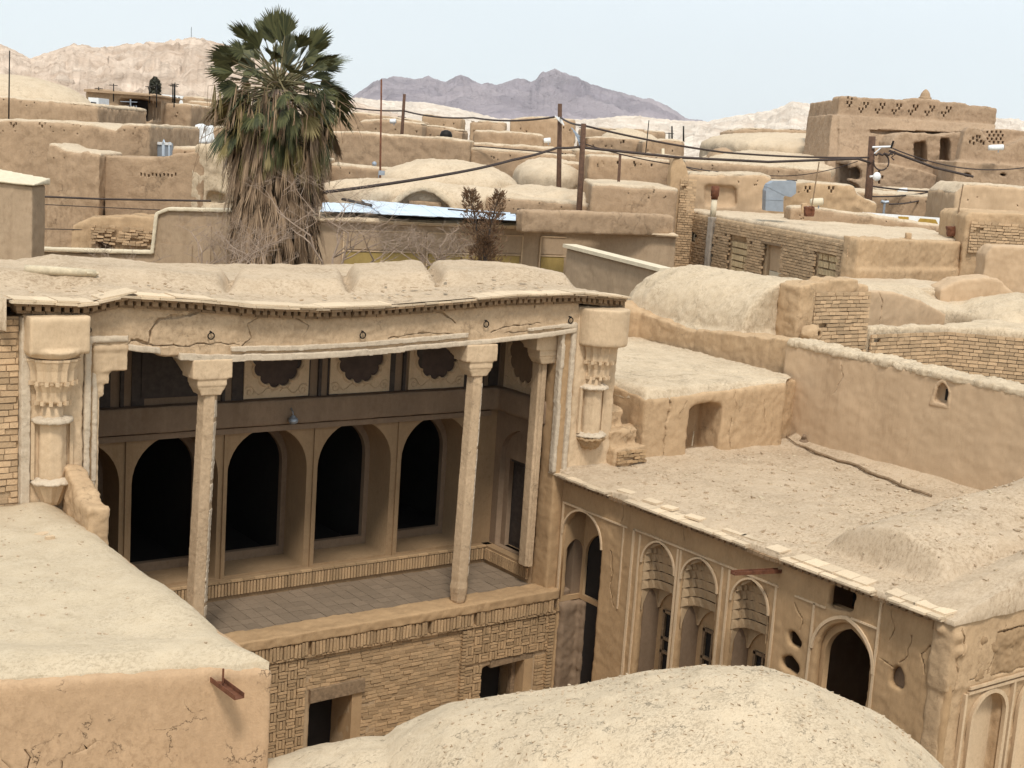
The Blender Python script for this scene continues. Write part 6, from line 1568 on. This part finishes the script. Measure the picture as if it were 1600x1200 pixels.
# ============================================================ ROOF EQUIPMENT
dk_ = root('air_duct', mid([(1215, 320)], 53), 'bulky bent grey sheet metal air duct on the brick house roof', 'duct')
bm = nb(); d = 50
pg = [(1196, 329), (1197, 298), (1201, 288), (1209, 283), (1242, 283), (1244, 284), (1244, 302), (1236, 308), (1226, 306), (1224, 310), (1224, 331)]
pxprism(bm, pg, d, d + .75); put('duct_body', bm, M['zinc'], dk_)
bm = nb()
for s in ([(1196, 311), (1225, 312), (1225, 313.2), (1196, 312.2)], [(1200, 290), (1226, 304), (1227, 306), (1199, 292)]): pxprism(bm, s, d - .015, d + .765)
put('seam', bm, M['zinc'], dk_)
for nm, l, x, y, top, xt in (('rusty_tin', 'rusty square tin holding a thin antenna rod, middle of the roof', 1266, 331, (1280, 253), 1268), ('rusty_tin', 'rusty crumpled tin with thin rod beside far right ruins', 1489, 362, (1505, 288), 1493)):
    b = nb(); dd = 49 if x < 1400 else 47
    pxprism(b, [(x - 8, y - 8), (x + 7, y - 8), (x + 6, y + 8), (x - 7, y + 7)], dd, dd + .3)
    tag(adobe(nm, b, M['rust'], None, .03, .05, .2, .02, .08, None, 0, loc=mid([(x, y)], dd)), l, 'tin')
    b = nb(); tube(b, [at(top[0], top[1], dd + .1), at(xt, y - 5, dd + .1)], .022, 5)
    if x > 1400: tube(b, [at(1498, 325, dd + .05), at(1497, 345, dd + .05), at(1494, y - 5, dd + .05)], [.03, .05, .03], 6)
    tag(put('antenna_rod', b, M['wood'], loc=at(xt, y, dd)), 'thin leaning rod planted in the %s tin' % ('middle rusty' if x < 1400 else 'right crumpled'), 'rod')
def camlamp(label, x, y, d, L=.95, mat='whitepaint'):
    o = root('floodlight', at(x, y, d), label, 'lamp'); b = nb()
    a, c = at(x - L * 12, y, d), at(x + L * 12, y - 1, d); tube(b, [a, a.lerp(c, .2), c], [.12, .14, .14], 12); put('housing', b, M[mat], o, True)
    b = nb(); tube(b, [c + (a - c) * .3, c + (a - c) * .3 - Z_ * .25], .03, 6); put('bracket', b, M['zinc'], o)
    b = nb(); tube(b, [c, c + (c - a) * .03], .12, 12); put('lens', b, M['darkglass'], o); return o
camlamp('white tubular floodlight on the castle gatehouse wall', 1556, 231, 70.8)
camlamp('white tubular floodlight on the castle yard wall', 1410, 299, 69, .6)
camlamp('horizontal white cylinder lamp on the rooftop near the rusty tin', 1276, 316, 52, .8, 'whitecap')
camlamp('small white floodlight bracket on the roof left of the first pole', 614, 190, 86, .4)
camlamp('small white floodlight left of the paired poles', 855, 220, 78, .45)
b = nb(); p = at(1382, 320, 60); tube(b, [p + Z_ * .12, p - Z_ * .4], .05, 8)
for s in (-1, 1): tube(b, [p + Z_ * .1, p + RT * .16 * s + Z_ * .14], .07, 8)
tag(put('twin_lamp', b, M['zinc'], loc=p), 'grey twin-headed floodlight on a short post below the castle', 'lamp')
b = nb(); p = at(1370, 276, 61); ball(b, p, .2, .15, .2, 14, 8); tube(b, [p - RT * .15, p - RT * .3 - Z_ * .02], .05, 6); tag(put('street_lamp', b, M['whitepaint'], loc=p, smooth=True), 'round white lamp on the leaning pole before the castle', 'lamp')
b = nb(); p = at(592, 268, 57.5); tube(b, [p, p - Z_ * .6], .02, 6); obox(b, p + RT * .12 - Z_ * .05, RT * .12, FW * .1, (0, 0, .09)); ball(b, p - RT * .2 + Z_ * .3, .1, .1, .1, 10, 6)
tag(put('junction_box', b, M['zinc'], loc=p), 'grey box and lamp at the foot of thin mast right of the palm', 'box')
b = nb(); p = at(697, 211, 85); lathe(b, (p.x, p.y, p.z - .8), [(.35, 0), (.38, .8), (.3, 1.0), (.1, 1.1)], 12); tag(put('water_tank', b, M['iron'], loc=p, smooth=True), 'small dark water tank on distant roof behind long mud wall', 'tank')
for k, (x0, y0, x1, y1, pd_, l) in enumerate(((1255, 333, 1258, 318, 54, 'short pale post at the left of the low roof wall'), (1420, 376, 1421, 364, 45, 'short mud stub sticking up on the roof edge'))):
    b = nb(); pxprism(b, [(x0 - 4, y0), (x0 + 4, y0), (x1 + 4, y1), (x1 - 4, y1)], pd_, pd_ + .25); tag(adobe('roof_stub', b, M['wall'], None, .03, .02, .2, .01, .08, None, 1, loc=mid([(x0, y0)], pd_)), l, 'post')
lo_ = onz(40, 421, 8.75); b = nb(); p1 = onz(38, 421, 8.62); p2 = onz(150, 427, 8.6); tube(b, [p1, p1.lerp(p2, .5), p2], [.075, .07, .055], 10); tag(put('log', b, M['woodpale'], loc=p1, smooth=True), 'pale weathered log lying on the pavilion roof at left', 'log')
b = nb(); tube(b, [p2 - (p2 - p1) * .12 - FW * .06, p2 + (p2 - p1) * .03], .03, 6); tag(put('stick', b, M['woodpale'], loc=p2), 'short split stick beside the right end of the roof log', 'stick')

# ============================================================ POLES AND CABLES
P1 = pole('utility_pole', 'dark wooden pole standing left of its leaning neighbour, near centre', 875, 162, 873, 293, 62, .11, group='wooden utility poles')[0]
P2 = pole('utility_pole', 'brown wooden pole leaning right, the nearer of the paired poles', 912, 193, 905, 327, 55, .115, group='wooden utility poles')[0]
pole('utility_pole', 'short dark pole right of the palm over long mud wall', 632, 147, 628, 209, 80, .10, group='wooden utility poles')
PP = pole('utility_pole', 'thick black pole with crossarm in front of the castle', 1363, 213, 1357, 307, 62, .17, group='wooden utility poles')[0]
pole('thin_post', 'thin dark post in front of the perforated mud wall', 969, 241, 966, 294, 58, .065, cat='post')
pole('thin_mast', 'tall thin iron mast right of the palm', 596, 124, 594, 276, 58, .04, 'rust', 'mast')
pole('antenna', 'thin roof antenna right of the paired poles', 1014, 188, 1008, 248, 80, .03, 'iron', 'antenna', .5)
pole('stovepipe', 'white stovepipe with dark cap on the house right of antenna', 1036, 232, 1036, 250, 78, .09, 'whitecap', 'pipe', .5)
pole('thin_post', 'thin grey post carrying wires in the castle yard', 1458, 298, 1454, 332, 66, .06, 'iron', 'post', .5)
pole('wooden_stub', 'small leaning wooden stub on the pale roof before the castle', 1162, 257, 1158, 270, 70, .12, 'wood', 'post', .5)
pole('far_antenna', 'faint antenna on a distant roof near centre', 882, 160 + 35, 881, 215, 140, .08, 'iron', 'antenna', .5)
pole('chimney_stack', 'square mud chimney on the far flat house', 999, 202, 998, 218, 100, .55, 'far', 'chimney', 1, 4)
for k, x in enumerate((1050, 1068)): pole('far_antenna', 'small aerial on the distant skyline, %s of two beside pale hills' % ('left' if k == 0 else 'right'), x, 197, x, 215, 150, .09, 'iron', 'antenna', .5)
rs = random.Random(77)
for i in range(16):
    x = rs.uniform(150, 300) if i < 7 else rs.uniform(570, 1180); y = (128 if i < 7 else 188 + .06 * (x - 800)) + rs.uniform(0, 8); d = 85 if i < 7 else 160
    o, a, bb_ = pole('roof_aerial', 'thin far roof aerial, ' + ORD[i] + (' counted' if i else ' one') + (' left of the palm crown' if i < 7 else ' right of the palm crown'), x, y, x, y + rs.uniform(14, 24), d, .035 * d / 85, 'iron', 'aerial', .5, 4, 'thin aerials on far roofs')
    b = nb(); w_ = .25 * d / 85; tube(b, [a - RT * w_ - Z_ * .1, a + RT * w_ - Z_ * .1], .02 * d / 85, 4); put('crossbar', b, M['iron'], o)
b = nb(); a = at(1363, 230, 61.8); tube(b, [a, at(1394, 229, 61.8)], .05, 6); tube(b, [at(1366, 240, 61.8), at(1377, 230, 61.8)], .03, 6); put('crossarm', b, M['whitepaint'], PP)
b = nb(); tube(b, [at(1377 + 12 * math.cos(t), 253 + 13 * math.sin(t), 61.7) for t in [i * .35 - 1.2 for i in range(14)]], .035, 5); tube(b, [at(1366 + i * 3.2, 241 + 1.6 * math.sin(i * 2.1), 61.6) for i in range(10)], .05, 5); tube(b, [at(1395 + rs.uniform(-4, 4), 236 + i * 2, 61.6) for i in range(8)], .03, 5); put('cable_loops', b, M['cable'], PP)
b = nb(); tube(b, [at(1392, 232, 61.6), at(1396, 220, 61.6), at(1394, 225, 61.6)], .05, 5); put('hook', b, M['iron'], PP)
b = nb(); a = at(875, 184, 61.8)
for i in range(4): tube(b, [at(867 + i * 3, 181 + i, 61.8), at(875 + i * 2, 190 + i * 2, 61.8)], .03, 5)
put('insulators', b, M['whitepaint'], P1)
b = nb()
for i in range(5): tube(b, [at(893 + i * 3, 200 + i * 5, 56), at(906, 214 + i * 4, 55)], .025, 5)
put('cable_bundle', b, M['zinc'], P2)
wire('upper cable from pole by the palm to the paired poles', [(520, 162, 90), (631, 173, 80), (740, 184, 70), (866, 183, 62)], .045, .15)
wire('upper cable from paired poles to the castle pole', [(875, 183, 62), (912, 196, 55), (1130, 238, 58), (1362, 246, 62)], .042, .08)
wire('lower cable from paired poles to the castle pole', [(905, 230, 55), (1060, 246, 56), (1200, 253, 58), (1340, 248, 61), (1362, 255, 62)], .055, .0)
wire('long low cable from behind the palm up to the paired poles', [(500, 301, 40), (700, 272, 46), (800, 250, 50), (870, 231, 53), (905, 229, 55)], .05, .03)
wire('thin cable under the main pair, ending at castle', [(905, 222, 55), (1060, 258, 57), (1165, 270, 70), (1245, 282, 60)], .025, .1)
wire('cable from castle pole falling to the right', [(1390, 236, 61.6), (1460, 262, 64), (1520, 276, 66)], .06, .0)
wire('thin cable from castle pole to upper right edge', [(1395, 232, 61.6), (1500, 262, 66), (1600, 262, 70)], .03, .1)
wire('yard wire between castle pole and thin post, upper', [(1363, 291, 62), (1458, 299, 66)], .04, .05)
wire('yard wire between castle pole and thin post, middle', [(1363, 307, 62), (1458, 299, 66)], .035, .08)
wire('yard wire between twin lamp and thin post', [(1390, 319, 60), (1456, 308, 66)], .035, .08)
wire('yard wire from thin post to the right wall', [(1458, 299, 66), (1495, 310, 62)], .035, .02)
wire('black cable crossing the left mud walls', [(40, 306, 41), (160, 311, 41), (330, 314, 41)], .03, .0)
wire('thin second cable under the first on left mud walls', [(40, 318, 41), (160, 324, 41), (250, 328, 41)], .014, .0)
wire('lowest thin cable on the left mud walls', [(40, 357, 41), (135, 359, 41)], .014, .0)
wire('cable behind pole toward middle parapets', [(740, 228, 70), (880, 240, 68)], .03, .0)
wire('faint wire in front of the pale dome', [(1060, 256, 60), (1180, 272, 66), (1340, 252, 62)], .02, .3)

# ============================================================ PALM
pm = root('fan_palm', (16.3, 33, 0), 'tall fan palm with green crown and thick skirt of dead fronds', 'palm')
GREEN = bpy.data.materials.new('palm_leaf'); 
def leafmat(name, c1, c2, c3=None):
    m = bpy.data.materials.new(name); m.use_nodes = True; nt = m.node_tree; bs = nt.nodes['Principled BSDF']; bs.inputs['Roughness'].default_value = .6; bs.inputs['Specular IOR Level'].default_value = .3
    g = nt.nodes.new('ShaderNodeNewGeometry'); co = nt.nodes.new('ShaderNodeTexCoord').outputs['Object']
    c = mix(nt, g.outputs['Random Per Island'], c1, c2)
    if c3: c = mix(nt, rng(nt, noi(nt, co, 1.2, 3), .48, .62), c, c3)
    nt.links.new(c, bs.inputs['Base Color']); return m
MG = leafmat('palm_green', (.025, .032, .012), (.105, .105, .04))
MY = leafmat('palm_drying', (.14, .11, .035), (.24, .19, .08))
MD = leafmat('palm_dead', (.10, .06, .032), (.34, .235, .145))
K = 36.5 / 2170
def fan(bm, base, d, L, spread, n, droop, rr, width=.045, fold=.3, roll=0):
    """one fan leaf: blades radiate from base around direction d"""
    d = d.normalized(); side = d.cross(Z_); side = side.normalized() if side.length > .05 else RT.copy(); up = side.cross(d).normalized()
    side, up = side * math.cos(roll) + up * math.sin(roll), up * math.cos(roll) - side * math.sin(roll)
    for i in range(n):
        a = spread * ((i + .5) / n * 2 - 1); l = L * (1 - .35 * abs(a / spread) ** 2) * rr.uniform(.88, 1.08)
        e = (d * math.cos(a) + side * math.sin(a) + up * fold * abs(math.sin(a)) * .6).normalized()
        w = e.cross(up).normalized() * width; p = base; pr_ = [p - w * .4, p + w * .4]; segs = 4; vv = []
        for s in range(segs + 1):
            t = s / segs; q = base + e * (l * t) - Z_ * (droop * l * t * t * rr.uniform(.8, 1.2)) + side * (rr.uniform(-.01, .01))
            ww = w * (.45 + .75 * math.sin(PI * min(1, t * .9 + .08))) * (1 - t ** 5)
            vv.append((bm.verts.new(q - ww), bm.verts.new(q + ww * 1.0 + up * .006)))
        for (a1, b1), (a2, b2) in zip(vv, vv[1:]): bm.faces.new((a1, b1, b2, a2))
rp = random.Random(12)
cc = at(437, 128, 36.5)                                  # heart of the crown
bm = nb(); tube(bm, [(16.45, 33.1, 0), (cc.x, cc.y, 5), (cc.x, cc.y, cc.z - .2)], [.45, .38, .3], 12); put('trunk', bm, M['barepink'], pm, True)
bg_, by, bd_, bs_ = nb(), nb(), nb(), nb()
def frond(az, el, pl, L, kind, drop=0, n=26, spread=1.15, droop=.35, start=None):
    d = (RT * math.cos(az) + FW * math.sin(az)) * math.cos(el) + Z_ * math.sin(el)
    s = start if start is not None else cc + Vector((rp.uniform(-.12, .12), rp.uniform(-.12, .12), rp.uniform(-.4, .1)))
    e = s + d * pl - Z_ * (drop * pl); m = s + d * pl * .5 - Z_ * (drop * pl * .2)
    tube(bs_ if kind != 'd' else bd_, [s, m, e], [.028, .02, .013], 4, False)
    d2 = (e - m).normalized()
    fan({'g': bg_, 'y': by, 'd': bd_}[kind], e, d2, L, spread, n, droop, rp, .026 if kind == 'g' else .022, .3, rp.uniform(-1.3, 1.3))
for i in range(22): frond(rp.uniform(0, 2 * PI), rp.uniform(.65, 1.45), rp.uniform(.85, 1.2), rp.uniform(.7, .92), 'g', 0, 22, rp.uniform(.45, .8), .14)
for i in range(42): frond(2 * PI * i / 42 + rp.uniform(-.1, .1), rp.uniform(.05, .8), rp.uniform(1.0, 1.5), rp.uniform(.6, .88), 'g', rp.uniform(.0, .12), 26, rp.uniform(.6, 1.0), .2)
for i in range(64): frond(2 * PI * i / 32 + rp.uniform(-.1, .1), rp.uniform(-.75, .05), rp.uniform(.9, 1.65), rp.uniform(.5, .75), 'g' if rp.random() < .8 else 'y', rp.uniform(.0, .2), 24, rp.uniform(.6, 1.1), .5)
for i in range(52):
    frond(2 * PI * i / 26 + rp.uniform(-.15, .15), rp.uniform(-1.1, -.5), rp.uniform(1.0, 1.55), rp.uniform(.5, .75), 'g' if rp.random() < .5 else ('y' if rp.random() < .6 else 'd'), rp.uniform(.05, .25), 22, rp.uniform(.4, .8), .8)
def rad(z):  # radius of the dead skirt with height
    return lerp([(5.0, .8), (7.5, 1.1), (8.5, 1.0), (9.3, 1.02), (10.0, 1.1), (10.8, 1.2)], z)
for i in range(900):
    z = 10.9 - 4.8 * (i / 900) + rp.uniform(-.3, .3); az = rp.uniform(0, 2 * PI); r = rad(z) * rp.uniform(.7, 1.08)
    dv = RT * math.cos(az) + FW * math.sin(az)
    s = Vector((cc.x, cc.y, z)) + dv * r
    fan(bd_ if z < 10.3 or rp.random() < .6 else by, s, dv * rp.uniform(.0, .35) - Z_, rp.uniform(.7, 1.15), rp.uniform(.1, .35), 7, rp.uniform(-.2, .3), rp, .014)
    if rp.random() < .6: tube(bd_, [Vector((cc.x, cc.y, z + .5)) + dv * .3, s + Z_ * .3, s - Z_ * rp.uniform(.2, .6) + dv * rp.uniform(0, .15), s - Z_ * rp.uniform(.6, 1.2) + RT * rp.uniform(-.3, .3) + dv * rp.uniform(-.1, .25)], [.018, .014, .011, .006], 4, False)
for i in range(480):                                      # dead blades hanging round the outside of the crown
    az = rp.uniform(0, 2 * PI); dv = RT * math.cos(az) + FW * math.sin(az); zz_ = rp.uniform(10.3, 12.0); r = rp.uniform(.9, 1.2 + (zz_ - 10.3) * .4); s = Vector((cc.x, cc.y, zz_)) + dv * r
    fan(bd_ if rp.random() < .6 else by, s, dv * rp.uniform(-.1, .3) - Z_, rp.uniform(.3, .9), rp.uniform(.05, .35), rp.choice((1, 2, 3)), rp.uniform(-.4, .5), rp, .011)
for i in range(26):                                       # stray hanging stalks
    az = rp.uniform(0, 2 * PI); dv = RT * math.cos(az) + FW * math.sin(az); s = cc + Z_ * rp.uniform(-1.2, .1)
    tube(bd_, [s, s + dv * rp.uniform(.9, 1.3) + Z_ * rp.uniform(-.1, .4), s + dv * rp.uniform(1.6, 2.15) - Z_ * rp.uniform(.0, .5), s + dv * rp.uniform(1.7, 2.3) - Z_ * rp.uniform(.8, 1.6)], [.016, .012, .008, .005], 4, False)
put('crown', bg_, MG, pm, recalc=False); put('drying_fronds', by, MY, pm, recalc=False); put('leaf_stalks', bs_, leafmat('stalk', (.10, .10, .045), (.22, .18, .10)), pm, recalc=False); put('dead_skirt', bd_, MD, pm, recalc=False)
b = nb(); tube(b, [(cc.x, cc.y, 5.0), (cc.x, cc.y, 7.5), (cc.x, cc.y, 9.6), (cc.x, cc.y, 10.6)], [.6, .72, .8, .5], 14); put('skirt_core', b, leafmat('core', (.05, .035, .02), (.07, .05, .03)), pm)

# bare trees and the dry shrub
def bare(label, base, h, seed, mat, spreadx=1.0, lean=(0, 0), r0=.07, up=.35, lv=5):
    rr = random.Random(seed); o = root('bare_tree', (base.x, base.y, 0), label, 'tree', 'bare winter trees in the rear court'); bm = nb(); bt = nb()
    tube(bt, [(base.x, base.y, 0), base + Vector((.05, 0, 0))], [r0 * 1.6, r0 * 1.2], 7)
    def grow(p, d, l, r, k):
        n = 4; pts = [p]; 
        for i in range(n):
            d = (d + Vector((rr.uniform(-.28, .28), rr.uniform(-.28, .28), rr.uniform(-.16, .2)))).normalized(); pts.append(pts[-1] + d * l / n)
        tube(bm, pts, [r * (1 - .45 * i / n) for i in range(n + 1)], 5 if k < 3 else 3, False)
        if k < lv:
            for j in range(rr.choice((2, 3, 3)) + (1 if k > 2 else 0)):
                q = pts[rr.choice((2, 3, 4))]; a = rr.uniform(0, 2 * PI); dv = (RT * math.cos(a) * spreadx + FW * math.sin(a) * .6 + Z_ * up)
                grow(q, (d * .55 + dv * .75).normalized(), l * rr.uniform(.55, .8), r * .55, k + 1)
    for j in range(4):
        a = rr.uniform(0, 2 * PI); grow(base.copy(), (RT * (math.cos(a) * spreadx + lean[0]) + FW * math.sin(a) * .5 + Z_ * .9).normalized(), h * rr.uniform(.4, .5), r0, 0)
    put('trunk', bt, mat, o); put('branches', bm, mat, o, recalc=False); return o
bk1 = plain('pale_bark', (.31, .235, .18), .9, 0, .2, 10, .3)
bare('pale bare tree spreading right of the palm trunk', at(520, 445, 33), 2.9, 3, bk1, 1.7, (.35, 0), .035, .22)
bare('pale bare tree in front of the palm skirt', at(420, 460, 32), 2.1, 8, bk1, 1.4, (-.1, 0), .025, .3, 4)
bare('low bare tree left of the palm by the stepped wall', at(325, 455, 34), 2.4, 15, bk1, 1.4, (-.2, 0), .03, .25)
bare('small bare twiggy tree near the dry brown shrub', at(655, 450, 33.5), 1.9, 23, bk1, 1.3, (.1, 0), .045, .25)
bare('thin bare bush over the white coping at left', at(200, 440, 37), 1.5, 29, bk1, 1.2, (0, 0), .02, .3, 3)
ds = root('dry_conifer', (at(755, 430, 34).x, at(755, 430, 34).y, 0), 'dried brown conifer with two feathery tips before the yellow panels', 'tree')
bm, bt = nb(), nb(); rr = random.Random(5)
MB_ = leafmat('dry_needles', (.10, .055, .03), (.23, .14, .08))
for tips, rb_ in ((((757, 470), (748, 380), (741, 335), (733, 298)), 1.0), (((757, 470), (760, 390), (768, 345), (781, 302)), 1.0), (((757, 470), (757, 400), (756, 372)), 1.3)):
    P = [at(x, y, 34) for x, y in tips]; tube(bt, P, [.05, .035, .02, .008][:len(P)], 5)
    for i in range(520):
        t = rr.random() ** .8 * (len(P) - 1); k = min(int(t), len(P) - 2); q = P[k].lerp(P[k + 1], t - k); rad_ = .62 * (1 - t / (len(P) - 1)) ** .9 + .08
        a = rr.uniform(0, 2 * PI); dv = (RT * math.cos(a) + FW * math.sin(a)); s = q + dv * rad_ * rr.uniform(.15, 1); e = (dv * .5 + Z_ * rr.uniform(.2, 1)).normalized(); l = rr.uniform(.05, .13)
        for m_ in range(4):
            s2 = s + Vector((rr.uniform(-.04, .04), rr.uniform(-.04, .04), rr.uniform(-.06, .06))); w = e.cross(Vector((rr.uniform(-1, 1), rr.uniform(-1, 1), rr.uniform(-1, 1)))).normalized() * .012
            bm.faces.new([bm.verts.new(v) for v in (s2, s2 + e * l * .5 + w, s2 + e * l, s2 + e * l * .5 - w)])
put('trunk', bt, M['wooddark'], ds); put('foliage', bm, MB_, ds, recalc=False)
dt = root('dark_distant_tree', mid([(242, 150)], 100), 'small dark conifer rising behind far left roofs', 'tree'); bm = nb(); c = at(242, 140, 100)
for i in range(500):
    a = rr.uniform(0, 2 * PI); t = rr.uniform(-1, 1); s = c + (RT * math.cos(a) + FW * math.sin(a)) * .42 * math.sqrt(1 - t * t) * rr.uniform(.5, 1) + Z_ * t * .85; e = Vector((rr.uniform(-1, 1), rr.uniform(-1, 1), rr.uniform(0, 1))).normalized() * .16; w = e.cross(Vector((rr.uniform(-1, 1), rr.uniform(-1, 1), .3))).normalized() * .07
    bm.faces.new([bm.verts.new(v) for v in (s - e, s + w, s + e, s - w)])
put('foliage', bm, leafmat('dark_needles', (.03, .03, .02), (.06, .06, .04)), dt, recalc=False); b = nb(); tube(b, [(c.x, c.y, 0), c], .1, 6); put('trunk', b, M['wooddark'], dt)

# ============================================================ HAZE
bm = nb(); bmesh.ops.create_cube(bm, size=1); bm.transform(Matrix.Translation((0, 0, 350)) @ Matrix.Diagonal((13400, 13400, 703, 1)))
hm = bpy.data.materials.new('haze_air'); hm.use_nodes = True; nt = hm.node_tree; nt.nodes.remove(nt.nodes['Principled BSDF'])
pv = nt.nodes.new('ShaderNodeVolumePrincipled'); pv.inputs['Color'].default_value = (.96, .97, .985, 1); pv.inputs['Density'].default_value = .00006; pv.inputs['Anisotropy'].default_value = .3
nt.links.new(pv.outputs[0], nt.nodes['Material Output'].inputs['Volume'])
hz = put('haze', bm, hm); hz['kind'] = 'stuff'
